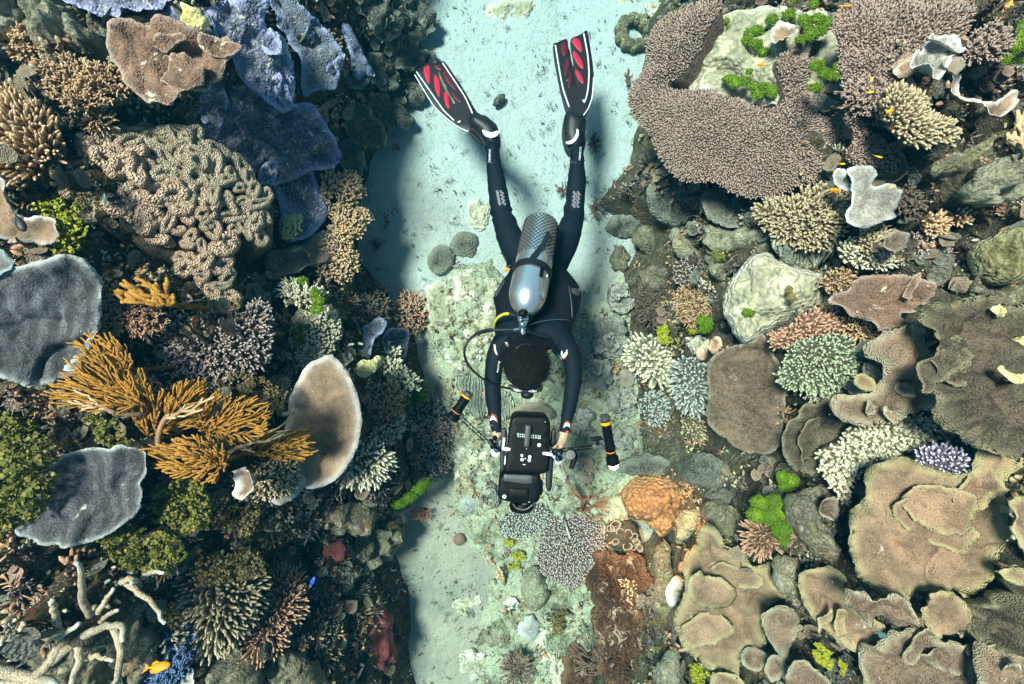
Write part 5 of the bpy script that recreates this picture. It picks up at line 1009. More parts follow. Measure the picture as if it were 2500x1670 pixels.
# ---------------------------------------------------------------- reef, right bank
def FV(*p): return [(x*1.0652, y*1.0652) for x, y in p]
def C3(*p): return T(1660, 0, 2.795, *p)
def C5(*p): return T(1660, 550, 2.795, *p)
def C6(*p): return T(1660, 1110, 2.795, *p)
def C7(*p): return T(1480, 1080, 4.613, *p)
plate('boulder_coral', FV((1600,100),(1640,30),(1760,10),(1900,20),(1940,100),(1900,170),(1900,240),(1800,250),(1700,235),(1620,215),(1560,200),(1580,150)), M_PALE, 'pale dead coral floor dotted with green weed inside the table coral', lift=0.06, dome=0.04, relief=0.03, thick=0.1)
branch('table_coral', FV((1490,62),(1520,22),(1570,8),(1640,-20),(1660,5),(1620,60),(1600,110),(1560,170),(1520,185),(1540,200),(1620,195),(1650,205),(1700,222),(1760,247),(1800,228),(1795,180),(1775,135),(1800,105),(1860,112),(1872,150),(1850,170),(1865,228),(1890,250),(1935,290),(1968,302),(1965,335),(1935,360),(1905,370),(1900,402),(1870,415),(1830,420),(1800,442),(1750,456),(1680,440),(1640,412),(1600,416),(1555,408),(1525,382),(1500,340),(1490,300),(1458,278),(1435,240),(1440,190),(1480,148),(1475,100)), M_TABLE, 'huge pinkish brown table coral with a fringed edge overhanging the sand', sp=5.6, fl=6.5, fr=2.0, dome=26, lift=0.19, flat=0.7, ns=4, spread=1.2, base_mat=M_TABB, relief=0.02, lv=0.3)
branch('table_coral', FV((1905,40),(1950,-20),(2240,-20),(2240,60),(2150,130),(2090,170),(2080,200),(2040,240),(1990,252),(1960,215),(1920,172),(1930,100)), M_TABLE, 'second table coral, brown and feathery, filling the top right', sp=6.8, fl=9, fr=2.4, dome=24, lift=0.12, flat=0.6, ns=4, base_mat=M_TABB, relief=0.03, lv=0.35)
plate('crust_sponge', C3((1480,100),(1560,40),(1700,0),(1790,10),(1830,50),(1720,90),(1600,150),(1500,140)), M_CREAM, 'bleached cream patch on the second table coral', 'coral', lift=0.15, relief=0.015)
branch('bushy_coral', C3((1080,600),(1150,540),(1280,500),(1380,520),(1400,620),(1380,740),(1300,780),(1200,740),(1120,680)), M_TABLE, 'frayed light brown coral hanging between the two table corals', sp=9, fl=16, fr=2.8, fork=2, dome=22, lift=0.12, lv=0.5)
W1 = [('bright green weed cushions at the upper left of the pale coral floor', [(440,110,33,28),(470,90,26,26),(325,145,20,18),(340,200,25,26)]),
      ('green weed heap in the middle of the pale coral floor', [(480,230,40,36),(520,215,40,38),(590,230,30,30),(460,280,35,34),(520,310,42,38),(570,360,32,28)]),
      ('pair of green weed cushions above the small brown cup', [(625,140,38,36),(740,105,40,36),(755,140,26,20)]),
      ('large green weed mass right of the small brown cup', [(850,150,50,42),(940,140,42,38),(1000,165,42,42),(890,240,44,46),(960,210,36,36),(820,275,38,22),(870,190,30,28)]),
      ('small green weed pair left of the heap on the coral floor', [(270,295,34,24),(335,270,26,24)]),
      ('row of green weed along the near lip of the coral floor', [(340,540,50,24),(380,570,44,40),(440,560,30,34),(500,595,38,30),(570,600,30,32),(620,620,32,40),(530,655,36,28),(630,645,28,24)]),
      ('green weed draped over the right arm of the big table coral', [(930,460,50,40),(980,510,44,44),(1080,480,40,54),(1040,530,40,34),(920,600,46,28)]),
      ('green weed at the top edge of the frame by the orange fish', [(910,30,28,34),(775,8,18,14)]),
      ('vivid green weed at the right edge of the photo', [(2290,290,70,90),(2340,200,60,60),(2230,410,60,30),(2320,380,80,50)]),
      ('tiny round green weed on the pale coral floor', [(472,490,16,14)])]
for k, (l, sp) in enumerate(W1):
    cushions('green_weed', [(1660+x/2.795, y/2.795, a/2.795, b/2.795) for x, y, a, b in sp], M_WEED, l, lift=0.15 if k != 6 else 0.22, seed=k)
plate('cup_coral', C3((620,250),(640,190),(700,155),(760,170),(800,210),(820,235),(760,265),(700,290),(650,315),(622,290)), M_DISC2, 'small brown cup coral surrounded by green weed', lift=0.17, dish=0.03, rimw=4, folds=0.006)
plate('cup_coral', C3((1540,450),(1570,400),(1650,370),(1660,300),(1740,300),(1810,350),(1800,440),(1790,500),(1760,580),(1700,530),(1660,480),(1600,490),(1550,515)), M_PALEPL, 'curly brown grey cup coral with a wavy white rim in the upper right', lift=0.20, dish=0.04, ruf=0.03, rimw=3.5)
plate('cup_coral', C3((1660,290),(1700,240),(1820,230),(1880,235),(1900,310),(1955,340),(1900,385),(1830,380),(1800,330),(1740,300)), M_PALEPL, 'slate grey plate above the curly cup coral', lift=0.24, dish=0.02, rimw=3)
plate('cup_coral', C3((1800,540),(1850,560),(1900,680),(2000,720),(2070,740),(2150,700),(2230,640),(2275,650),(2270,720),(2210,790),(2130,812),(2070,790),(2050,750),(1950,730),(1880,700),(1840,640)), M_DISC2, 'dark cup coral lobe with a thin white rim at the right of the finger coral', lift=0.14, dish=0.03, rimw=3)
plate('cup_coral', C3((1785,430),(1800,400),(1850,385),(1900,400),(1920,470),(1880,520),(1820,510)), M_DISC, 'shadowed brown inner lobe of the curly cups', lift=0.16, dish=0.02)
branch('finger_coral', C3((1430,650),(1470,570),(1540,530),(1600,570),(1680,600),(1730,680),(1720,740),(1800,780),(1900,790),(1950,830),(1940,940),(1850,935),(1800,920),(1750,962),(1650,962),(1550,890),(1480,800),(1430,700)), M_FOLIVE, 'boomerang-shaped finger coral with beaded golden tips in the upper right', sp=9, fl=16, fr=3.6, dome=30, lift=0.18, spread=1.3)
branch('table_coral', C3((1140,770),(1200,735),(1280,800),(1310,880),(1400,950),(1480,1060),(1512,1130),(1450,1168),(1360,1130),(1250,1140),(1150,1080),(1180,1000),(1230,900),(1160,830)), M_TABLE, 'small dusky table coral tucked under the edge of the huge one', sp=6.5, fl=9, fr=2.4, dome=14, lift=0.06, ns=4, base_mat=M_TABB)
plate('cup_coral', C3((1370,1060),(1400,1035),(1460,1028),(1520,1050),(1550,1100),(1562,1150),(1530,1210),(1460,1245),(1400,1235),(1360,1200),(1420,1180),(1490,1170),(1510,1130),(1470,1090)), M_DISC, 'brown ring-edged plate with white rim under the small table coral', lift=0.05, dish=0.03, rimw=3)
plate('plate_coral', C3((1120,1150),(1200,1128),(1290,1140),(1322,1190),(1285,1240),(1330,1290),(1430,1240),(1500,1290),(1522,1380),(1500,1470),(1400,1510),(1310,1540),(1270,1565),(1180,1555),(1120,1510),(1150,1400),(1190,1320),(1160,1240)), M_PALEPL, 'smooth beige grey plate coral with wavy pale edges right of the huge table coral', lift=0.20, relief=0.012, rimw=3.5, ruf=0.02)
plate('plate_coral', C3((1040,1180),(1070,1145),(1120,1150),(1130,1200),(1140,1260),(1210,1290),(1205,1320),(1140,1315),(1090,1290),(1045,1240)), M_PALEPL, 'narrow pale curled edge left of the beige grey plate', lift=0.235, dish=0.01, rimw=4)
branch('finger_coral', C3((490,1400),(600,1360),(750,1340),(850,1285),(960,1245),(1020,1280),(1172,1330),(1150,1480),(1110,1600),(1010,1690),(870,1700),(700,1640),(600,1550),(520,1480)), M_FOLIVE, 'rusty and olive finger coral hanging under the huge table coral', sp=9.5, fl=17, fr=3.5, fork=1, dome=32, lift=0.12, spread=1.2)
plate('ridged_coral', C5((620,60),(700,90),(800,130),(900,140),(1080,100),(1092,190),(1000,262),(900,300),(760,290),(680,220),(620,140)), M_RIDGE, 'grey green plate with fine radiating ridges above the pale boulder', lift=0.10, dome=0.02, relief=0.02)
plate('boulder_coral', C5((500,190),(620,170),(700,250),(880,300),(980,300),(1012,400),(1012,480),(1000,560),(820,620),(720,680),(600,740),(470,812),(400,800),(340,700),(290,600),(290,500),(340,380),(430,260)), M_PALE, 'big rounded pale green white boulder on the right bank', lift=0.06, dome=0.14, relief=0.03, rel_scale=7, thick=0.2, res=5)
cushions('green_weed', [(1827,762,13,9)], M_WEED, 'single oval green weed on the face of the pale boulder', lift=0.16)
leafy('leafy_weed', T(1660,550,2.795,(725,420),(780,430),(800,490),(770,530),(725,510)), 60, 5, M_LEAFO, 'mustard weed spot on top of the pale boulder', height=8, lift=0.16)
cushions('green_weed', [(1715,783,14,12),(1728,790,12,16),(1720,803,16,10)], M_WEED, 'green weed leaves between the boulder and the brown disc', lift=0.12)
leafy('leafy_weed', [(1600,800),(1625,790),(1640,820),(1660,830),(1650,850),(1610,835)], 200, 3.6, M_LEAFY2, 'yellow green grape-like weed above the cream finger coral', height=16, lift=0.10)
leafy('leafy_weed', blobpts(1692, 803, 13, 14), 120, 3.4, M_LEAFY2, 'small yellow green weed tuft left of the green leaves', height=14, lift=0.10)
leafy('leafy_weed', [(1735,615),(1775,612),(1780,635),(1745,640)], 90, 3.6, M_LEAFY, 'green weed at the upper corner of the pale boulder', height=10, lift=0.10)
branch('bushy_coral', C5((-20,440),(60,420),(170,440),(230,520),(210,600),(150,690),(60,700),(0,660),(-50,580)), M_FBROWN, 'fine brown twiggy coral clump left of the pale boulder', sp=6.5, fl=13, fr=1.5, fork=2, dome=34, lift=0.10, lv=0.5)
branch('nubby_coral', C5((80,380),(170,370),(240,400),(230,460),(150,440)), M_FCREAM, 'cream stubby coral above the fine twiggy clump', sp=8, fl=11, fr=2.6, fork=1, dome=18, lift=0.09)
plate('boulder_coral', C5((190,270),(230,220),(310,220),(330,290),(290,350),(210,350)), M_CREAM, 'small cream rock above the twiggy brown clump', lift=0.06, dome=0.05, relief=0.03, thick=0.1)
plate('boulder_coral', [(1715,560),(1740,545),(1870,560),(1880,608),(1840,612),(1790,600),(1750,612),(1715,600)], M_CREAM, 'cream and pink crusted rock under the huge table coral', lift=0.03, dome=0.05, relief=0.04, thick=0.1)
plate('boulder_coral', [(1632,560),(1660,555),(1700,600),(1710,630),(1660,635),(1640,600)], M_CREAM, 'mottled pale rock left of the cream and pink rock', lift=0.03, dome=0.04, relief=0.04, thick=0.1)
plate('plate_coral', [(1670,545),(1700,540),(1712,560),(1700,572),(1675,570)], M_DARKPL, 'small dark cup between the mottled rocks', lift=0.10, dish=0.01, rimw=3)
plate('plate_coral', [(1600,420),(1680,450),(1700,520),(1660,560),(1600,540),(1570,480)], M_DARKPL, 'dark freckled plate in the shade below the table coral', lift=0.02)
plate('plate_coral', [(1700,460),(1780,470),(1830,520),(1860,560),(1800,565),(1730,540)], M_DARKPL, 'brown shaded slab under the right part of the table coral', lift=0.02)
plate('disc_coral', C5((390,830),(500,800),(560,740),(600,800),(620,860),(690,960),(720,1080),(715,1180),(700,1300),(680,1450),(660,1510),(590,1540),(500,1542),(440,1530),(330,1460),(240,1380),(180,1310),(220,1150),(190,950),(260,880)), M_DISC, label='large chocolate brown disc coral with a thin pale lower rim', lift=0.13, dish=0.02, rimw=2.5, relief=0.01)
plate('cup_coral', C5((190,780),(220,752),(270,760),(290,800),(275,870),(235,885),(200,860)), M_LOBEP, 'small salmon lobed coral on top of the chocolate disc', lift=0.15, dome=0.02, relief=0.02, rimw=5)
plate('cup_coral', C5((110,850),(150,830),(190,860),(185,910),(150,935),(115,915)), M_LOBEP, 'smaller salmon coral left of the lobed salmon one', lift=0.13, dome=0.02, relief=0.02, rimw=5)
branch('finger_coral', C5((280,840),(330,820),(375,850),(360,890),(300,895)), M_FPINK, 'tiny finger coral right of the salmon lobed coral', sp=6.5, fl=8, fr=2, dome=10, lift=0.15)
branch('finger_coral', C5((-80,1000),(-20,930),(60,910),(130,950),(200,1000),(222,1130),(190,1260),(130,1330),(60,1300),(-10,1260),(-50,1150)), M_FGREY, 'grey finger coral with pale green tips left of the chocolate disc', sp=8.5, fl=16, fr=3.0, dome=34, lift=0.17, spread=1.3)
branch('finger_coral', C5((0,1300),(80,1290),(160,1320),(190,1400),(130,1480),(60,1470),(20,1400)), M_FOLIVE, 'olive finger coral hanging from the grey one', sp=8, fl=13, fr=2.7, dome=20, lift=0.11)
branch('finger_coral', [(1522,870),(1535,840),(1570,820),(1610,825),(1630,855),(1645,890),(1640,930),(1610,945),(1580,930),(1560,910),(1535,900)], M_FCREAM, 'chunky cream finger coral on the right edge of the channel', sp=9.5, fl=18, fr=4.2, dome=36, lift=0.16, spread=1.4)
branch('finger_coral', C5((590,760),(640,705),(760,690),(850,600),(960,560),(1080,600),(1130,680),(1130,760),(1000,760),(850,780),(720,850),(640,840)), M_FPINK, 'reddish brown upper half of the two tone finger coral', sp=8.5, fl=14, fr=3.3, dome=24, lift=0.16)
branch('finger_coral', C5((720,850),(850,780),(1000,750),(1140,750),(1190,820),(1200,900),(1220,970),(1170,1080),(1000,1170),(850,1160),(700,1100),(650,1040),(700,960),(740,920)), M_FGREEN, 'green and white tipped lower half of the two tone finger coral', sp=8.5, fl=14, fr=3.2, dome=28, lift=0.13)
branch('bushy_coral', C5((1140,700),(1190,640),(1290,660),(1330,720),(1300,780),(1230,820),(1160,790)), M_FBROWN, 'orange brown antler-like coral right of the two tone finger coral', sp=9, fl=18, fr=2.4, fork=2, dome=18, lift=0.13, spread=1.6)
branch('bushy_coral', C5((950,400),(1050,300),(1180,290),(1200,380),(1150,450),(1050,460),(960,430)), M_FBROWN, 'orange brown twiggy coral at the right shoulder of the boulder', sp=8, fl=14, fr=2.0, fork=2, dome=18, lift=0.10, spread=1.4)
branch('nubby_coral', C5((1100,120),(1200,60),(1400,150),(1490,200),(1480,280),(1300,300),(1180,270),(1100,200)), M_FCREAM, 'nubby brown and cream coral right of the ridged plate', sp=9, fl=13, fr=3.2, fork=1, dome=28, lift=0.08)
plate('plate_coral', C5((1380,130),(1400,60),(1470,50),(1520,80),(1532,140),(1500,180),(1420,165)), M_DISC, 'round dark brown plate beside the nubby coral', lift=0.14, dish=0.01, rimw=3)
plate('plate_coral', C5((1120,560),(1015,545),(1020,500),(1060,465),(1165,450),(1180,390),(1260,350),(1450,335),(1550,350),(1700,395),(1755,430),(1700,520),(1600,600),(1500,590),(1500,650),(1600,640),(1625,700),(1500,690),(1340,730),(1320,670),(1230,640),(1150,620)), M_BROWNPL, ledges=2, label='broad brown plate with a pale lip and crinkled centre on the right bank', lift=0.16, relief=0.025, rimw=4, bumps=0.004)
plate('plate_coral', C5((1240,850),(1270,790),(1340,760),(1450,700),(1560,690),(1640,720),(1655,780),(1670,900),(1720,1000),(1740,1100),(1800,1200),(1750,1260),(1560,1280),(1500,1310),(1380,1350),(1200,1350),(1060,1290),(1020,1220),(1050,1160),(1140,1150),(1250,1150),(1360,1120),(1350,1010),(1340,920),(1260,900)), M_TAN2, ledges=3, label='rumpled tan plate with an olive edge stepping down the right bank', lift=0.17, relief=0.035, rimw=11, wob=5)
plate('plate_coral', C5((1640,620),(1720,545),(1850,520),(1890,570),(1900,520),(2000,505),(2120,520),(2280,560),(2420,620),(2420,1600),(2200,1560),(2000,1460),(1850,1400),(1760,1260),(1720,1000),(1660,800)), M_OLIVE, ledges=2, label='great dark olive plate with deep folds at the right edge', lift=0.13, relief=0.05, folds=0.02, rimw=11, wob=5)
plate('crust_sponge', C5((2110,780),(2200,740),(2290,770),(2348,740),(2400,800),(2380,880),(2250,850),(2150,830)), M_YSPONGE, 'upper cream lobe on the great olive plate', 'coral', lift=0.22, relief=0.02, dome=0.02)
plate('crust_sponge', C5((2140,970),(2230,950),(2300,1000),(2400,980),(2400,1060),(2270,1090),(2200,1030)), M_YSPONGE, 'lower cream lobe on the great olive plate', 'coral', lift=0.22, relief=0.02, dome=0.02)
plate('crust_sponge', C5((2080,560),(2180,530),(2280,560),(2260,620),(2150,640)), M_YSPONGE, 'cream lip at the top of the great olive plate', 'coral', lift=0.20, relief=0.02, dome=0.02)
plate('ridged_coral', C5((1970,200),(2030,120),(2180,50),(2400,-20),(2440,330),(2230,420),(2100,400),(2010,330)), M_RIDGEY, 'olive yellow ridged brain coral bulging at the right edge', lift=0.20, dome=0.08, relief=0.02, thick=0.1)
plate('boulder_coral', C5((1960,330),(2000,380),(2150,430),(2400,400),(2420,520),(2250,520),(2120,470),(1980,420)), M_GREYR, 'pink grey crusted ledge under the ridged brain coral', lift=0.12, relief=0.03, thick=0.08)
plate('boulder_coral', C3((2030,1280),(2060,1180),(2120,1100),(2250,1060),(2420,1040),(2420,1300),(2320,1360),(2200,1400),(2100,1380)), M_CREAM, 'lumpy pink and cream crusted rock at the right edge', lift=0.08, dome=0.05, relief=0.06, rel_scale=14, thick=0.1)
plate('boulder_coral', C3((1720,1110),(1850,1030),(2050,1000),(2200,1040),(2050,1120),(1900,1150),(1740,1170)), M_GREYR, 'dusty grey green rock ledge in the upper right', lift=0.06, dome=0.03, relief=0.03, thick=0.08)
bush('finger_coral', (2500,380), C3((2150,880),(2200,800),(2280,760),(2400,780),(2420,980),(2250,1030),(2170,980)), 46, M_STEM, 'bundle of long tan finger branches at the right edge', r0=4, height=34, lift=0.12, seed=55)
branch('bushy_coral', C3((1960,300),(2050,180),(2200,130),(2260,200),(2280,320),(2200,390),(2080,380),(1990,400)), M_TABLE, 'mauve grey bushy coral in the top right corner', sp=9, fl=15, fr=2.8, fork=2, dome=24, lift=0.12)
branch('bushy_coral', C3((1500,1300),(1600,1260),(1680,1330),(1680,1450),(1600,1500),(1520,1440)), M_FDARK, 'dark bushy coral right of the beige grey plate', sp=9, fl=14, fr=2.6, fork=2, dome=20, lift=0.06)
branch('nubby_coral', C3((1700,1500),(1760,1440),(1860,1460),(1860,1540),(1800,1620),(1720,1590)), M_FBROWN, 'orange brown knobbly coral in the dark hollow on the right', sp=8.5, fl=12, fr=3, fork=1, dome=20, lift=0.06)
branch('nubby_coral', C3((1900,1450),(1960,1400),(2020,1450),(2000,1530),(1920,1540)), M_FBROWN, 'small orange brown knobbly coral next to the hollow', sp=8.5, fl=12, fr=3, fork=1, dome=16, lift=0.06)
# lower right
plate('cup_coral', C5((680,1400),(720,1330),(790,1295),(795,1215),(850,1200),(920,1222),(985,1170),(1040,1200),(1120,1300),(1110,1400),(1000,1540),(950,1600),(880,1690),(780,1660),(700,1570)), M_OLIVE, ledges=1, label='dark brown cup coral with a green rim below the two tone finger coral', lift=0.15, dish=0.03, rimw=6)
plate('cup_coral', C5((1180,1060),(1210,1010),(1280,1020),(1340,1080),(1345,1130),(1280,1140),(1200,1100)), M_TAN, 'small yellow tan lobe above the dark brown cup', lift=0.20, dish=0.01, rimw=5)
branch('nubby_coral', [(2000,1104),(2064,1080),(2072,1046),(2132,1044),(2204,1015),(2268,1015),(2340,1040),(2347,1062),(2300,1080),(2268,1100),(2190,1120),(2140,1135),(2118,1156),(2088,1180),(2088,1230),(2064,1242),(2040,1203),(2000,1150)], M_FCREAM, 'knobbly pink and cream coral band across the lower right bank', sp=9.5, fl=11, fr=4.0, fork=1, dome=30, lift=0.14, lv=0.5)
branch('finger_coral', C6((1590,-10),(1690,-70),(1800,-90),(1920,-50),(2002,40),(1985,130),(1900,120),(1850,100),(1700,110),(1630,60)), M_FLILAC, 'dark purple finger coral with lilac tips above the largest tan plate', sp=9, fl=14, fr=3.2, dome=26, lift=0.24)
plate('plate_coral', C6((1350,60),(1480,25),(1560,35),(1700,110),(1850,150),(1950,140),(2000,40),(2100,-60),(2200,-40),(2320,60),(2312,110),(2200,170),(2220,300),(2210,420),(2230,560),(2180,700),(2080,860),(1950,1000),(1900,920),(1760,920),(1650,905),(1560,910),(1430,948),(1310,885),(1230,820),(1200,720),(1165,620),(1170,500),(1200,390),(1280,310),(1270,210),(1300,120)), M_TAN, ledges=3, label='largest tan plate coral, smooth with a yellow green margin', lift=0.19, relief=0.025, rimw=13, wob=4, ruf=0.03, res=6, bumps=0.002, folds=0.004)
plate('plate_coral', C6((830,820),(870,768),(960,765),(1060,772),(1122,830),(1105,890),(1150,980),(1300,1100),(1400,1160),(1330,1240),(1320,1320),(1240,1362),(1120,1300),(1000,1215),(900,1100),(840,1000),(818,900)), M_TAN, ledges=2, label='elongated tan plate with a yellow left margin below the largest one', lift=0.16, relief=0.03, rimw=10, wob=3)
plate('plate_coral', C6((1230,1360),(1320,1240),(1450,1180),(1650,1200),(1850,1240),(1980,1300),(2050,1450),(2060,1660),(1280,1660),(1240,1500)), M_TAN2, ledges=2, label='brown tan plate cut off by the bottom edge at the right', lift=0.12, relief=0.04, rimw=10)
plate('plate_coral', C6((130,540),(150,490),(200,480),(260,520),(292,570),(290,620),(350,640),(430,650),(460,740),(500,768),(600,740),(610,830),(690,930),(700,960),(620,1000),(560,1070),(560,1200),(590,1290),(430,1310),(400,1460),(330,1480),(240,1440),(100,1390),(30,1310),(-20,1200),(-30,1080),(20,1000),(50,900),(30,780),(45,690),(110,650)), M_TAN, ledges=2, label='tan plate with two rounded horns and a green margin, nearest the channel', lift=0.18, relief=0.03, rimw=11, wob=3, res=6)
plate('plate_coral', C6((60,960),(60,880),(100,800),(150,795),(170,850),(230,850),(330,870),(400,950),(330,1050),(200,1060),(100,1030)), M_TAN, 'raised tan tongue lying on the horned tan plate', lift=0.25, relief=0.012, rimw=7)
plate('cup_coral', C6((560,1130),(600,1075),(650,1045),(710,1035),(780,1060),(822,1130),(810,1190),(785,1250),(770,1360),(735,1450),(680,1360),(600,1260)), M_TAN2, 'brown mushroom-shaped cup with a pale rim between two tan plates', lift=0.22, dish=-0.03, rimw=6)
plate('cup_coral', C6((1100,930),(1160,868),(1230,880),(1300,940),(1420,965),(1500,930),(1560,1010),(1620,1110),(1625,1170),(1560,1197),(1450,1170),(1380,1130),(1250,1110),(1150,1040)), M_TAN2, 'ruffled dark brown plate with a pale scalloped edge wedged under the largest tan plate', lift=0.23, relief=0.03, ruf=0.04, rimw=5)
plate('plate_coral', C6((1640,1010),(1700,955),(1850,930),(1950,1010),(1990,1150),(1950,1240),(1850,1230),(1770,1242),(1690,1180),(1650,1090)), M_TAN, 'rounded tan lobe below the right part of the largest plate', lift=0.21, relief=0.02, rimw=8)
plate('plate_coral', C6((2180,780),(2260,760),(2348,790),(2420,800),(2420,900),(2300,880),(2210,850)), M_TAN, 'thin tan lobe at the right edge above the dark knobs', lift=0.22, relief=0.01)
plate('plate_coral', C6((2230,320),(2300,280),(2430,300),(2430,700),(2300,640),(2240,500)), M_TAN, 'pale olive plate at the extreme right edge', lift=0.20, relief=0.02)
plate('boulder_coral', C6((1960,1000),(2080,880),(2200,850),(2430,900),(2430,1350),(2280,1380),(2100,1330),(2000,1200)), M_OLIVE, 'dark knobbly coral head in the lower right corner', lift=0.10, dome=0.06, relief=0.08, rel_scale=14, thick=0.1)
plate('plate_coral', C6((2000,1400),(2150,1350),(2300,1380),(2430,1400),(2430,1660),(2020,1660)), M_TAN2, ledges=2, label='tan lumpy coral in the bottom right corner', lift=0.10, relief=0.05, dome=0.04)
plate('cup_coral', C6((405,1390),(430,1320),(500,1305),(580,1350),(600,1400),(560,1470),(500,1480),(440,1450)), M_TAN2, 'small scalloped brown cup at the bottom, left of its pair', lift=0.19, dish=0.02, rimw=5)
plate('cup_coral', C6((590,1380),(650,1350),(710,1390),(735,1450),(700,1520),(620,1540),(580,1470)), M_TAN2, 'small scalloped brown cup at the bottom, right of its pair', lift=0.19, dish=0.02, rimw=5)
plate('cup_coral', C6((720,1500),(780,1380),(860,1390),(900,1450),(980,1500),(1060,1580),(1000,1660),(720,1660)), M_TAN2, 'orange brown folded cup at the bottom edge of the right bank', lift=0.17, dish=0.02, ruf=0.04, rimw=5)
plate('plate_coral', C6((250,1460),(340,1490),(440,1540),(450,1660),(200,1660),(210,1540)), M_TAN, 'beige plate at the bottom edge under the horned tan plate', lift=0.14, relief=0.015)
leafy('leafy_weed', C6((880,1290),(950,1280),(1060,1370),(1140,1430),(1120,1500),(1040,1480),(920,1390)), 420, 3.6, M_LEAFY2, 'strip of mustard green weed between the brown cups and the elongated plate', height=14, lift=0.12)
leafy('leafy_weed', C6((60,1430),(180,1420),(200,1500),(150,1570),(90,1560)), 260, 4, M_LEAFY2, 'bright mustard weed at the bottom left of the right bank', height=18, lift=0.10)
plate('boulder_coral', C6((745,370),(790,275),(900,240),(930,212),(990,212),(1022,260),(960,320),(960,420),(1050,480),(1112,560),(1110,700),(1030,740),(920,620),(830,540),(770,440)), M_GREYR, 'lilac and green crusted coral pillar right of the green weed', lift=0.12, dome=0.06, relief=0.02, thick=0.12)
plate('plate_coral', C6((945,350),(970,300),(1010,280),(1060,300),(1090,380),(1060,450),(1000,440),(955,400)), M_DISC, 'dark half-round plate on the crusted pillar', lift=0.17, dish=0.02, rimw=4)
plate('boulder_coral', C6((600,780),(680,700),(740,710),(800,740),(822,800),(800,950),(790,1040),(700,950),(640,880)), M_CREAM, 'pale green coral stump between the tan plates', lift=0.10, dome=0.05, relief=0.02, thick=0.1)
cushions('green_weed', [(1660+x/2.795, 1110+y/2.795, a/2.795, b/2.795) for x, y, a, b in [(545,325,60,46),(640,320,56,46),(520,410,60,50),(610,420,66,60),(695,395,50,52),(695,510,64,62),(710,590,30,24)]], M_WEED, 'large fan-leaved green weed heap above the horned tan plate', lift=0.18)
cushions('green_weed', [(1660+x/2.795, 1110+y/2.795, a/2.795, b/2.795) for x, y, a, b in [(700,150,46,44),(760,180,50,50),(720,220,50,40)]], M_WEED, 'shaded green weed under the dark brown cup', lift=0.06)
branch('bushy_coral', C6((420,500),(500,460),(600,470),(650,560),(650,640),(560,700),(470,690),(420,620),(440,560)), M_FPINK, 'spiky orange brown coral with white tips beside the fan-leaved weed', sp=8, fl=22, fr=2.4, dome=28, lift=0.20, spread=1.6)
plate('boulder_coral', C6((150,370),(250,320),(350,330),(430,400),(420,520),(330,600),(290,540),(220,480),(160,460)), M_GREYR, 'grey crusted rock behind the horned tan plate', lift=0.05, dome=0.05, relief=0.04, thick=0.1)
plate('boulder_coral', C6((-40,420),(40,370),(130,390),(150,480),(60,560),(-20,640),(-60,560)), M_CREAM, 'rust and white crusted rock beside the torch-lit brain coral', lift=0.05, dome=0.05, relief=0.04, thick=0.1)
plate('boulder_coral', [(1590,1340),(1612,1310),(1640,1330),(1640,1400),(1650,1460),(1640,1520),(1600,1500),(1590,1440),(1600,1390)], M_GREYR, 'long mossy ledge left of the horned tan plate', lift=0.04, dome=0.04, relief=0.03, thick=0.1)
plate('crust_sponge', [(1628,1430),(1650,1405),(1672,1410),(1668,1460),(1640,1490),(1628,1465)], M_PALEPL, 'smooth whitish lump beside the mossy ledge', 'sponge', lift=0.10, dome=0.03)
plate('boulder_coral', [(1590,1640),(1620,1600),(1660,1600),(1670,1700),(1600,1700)], M_CREAM, 'cream crusted rock at the bottom edge of the right bank', lift=0.06, dome=0.04, relief=0.03, thick=0.1)
# torch-lit brain coral and slab
def brain():
    P = C7((140,620),(200,520),(320,450),(500,435),(700,450),(850,500),(915,600),(940,720),(880,840),(820,960),(720,1090),(600,1130),(450,960),(250,900),(175,800))
    o, S, _ = plate('brain_coral', P, M_BRAIN, 'torch-lit orange brown brain coral with winding ridges', lift=0.09, dome=0.20, relief=0.012, thick=0.15, res=4, wob=4, bumps=0.0, stalk=False)
    me = o.data; n = len(me.vertices); co = np.empty(n*3); me.vertices.foreach_get('co', co); co = co.reshape(-1, 3)
    L = co@np.stack([S.u, S.v, S.n], 1); f = np.abs(pn(L[:, 0]*15+1.2*pn(L[:, 0]*9, L[:, 1]*9), L[:, 1]*15+1.2*pn(L[:, 0]*9, L[:, 1]*9, 7), 3)); top = L[:, 2] > L[:, 2].min()+0.02
    co -= np.outer(0.022*np.exp(-(f/0.09)**2)*top, S.n); me.vertices.foreach_set('co', co.ravel()); me.update()
brain()
def ringtube(parent, c, rad, S, z, tilt, r):
    a = np.linspace(0, 2*math.pi, 15)[:-1]; ns = 12; V = []; prof = [(0.55, -1.6), (0.75, -0.6), (1.0, 0.0), (0.92, 0.10), (0.75, 0.02), (0.55, -0.6), (0.4, -1.3)]
    for pr, pz in prof:
        b = np.arange(14)*2*math.pi/14; q = 1+0.12*np.sin(2*b+r)+0.06*np.sin(5*b+r)
        V.append(np.c_[c[0]+np.cos(b)*rad*pr*q+pz*tilt[0]*rad, c[1]+np.sin(b)*rad*pr*q+pz*tilt[1]*rad, z+pz*rad+np.sin(b*2+r)*0.1*rad])
    V = np.concatenate(V); i = np.arange(len(prof)-1)[:, None]*14; j = np.arange(14)[None]; j2 = (j+1) % 14
    Q = np.stack([i+j, i+j2, i+14+j2, i+14+j], -1).reshape(-1, 4)
    rim = np.repeat([0, 0.1, 0.9, 1, 0.6, 0, 0], 14); mk('cup', S.world(V), Q, M_DISC, parent, {'rim': rim})
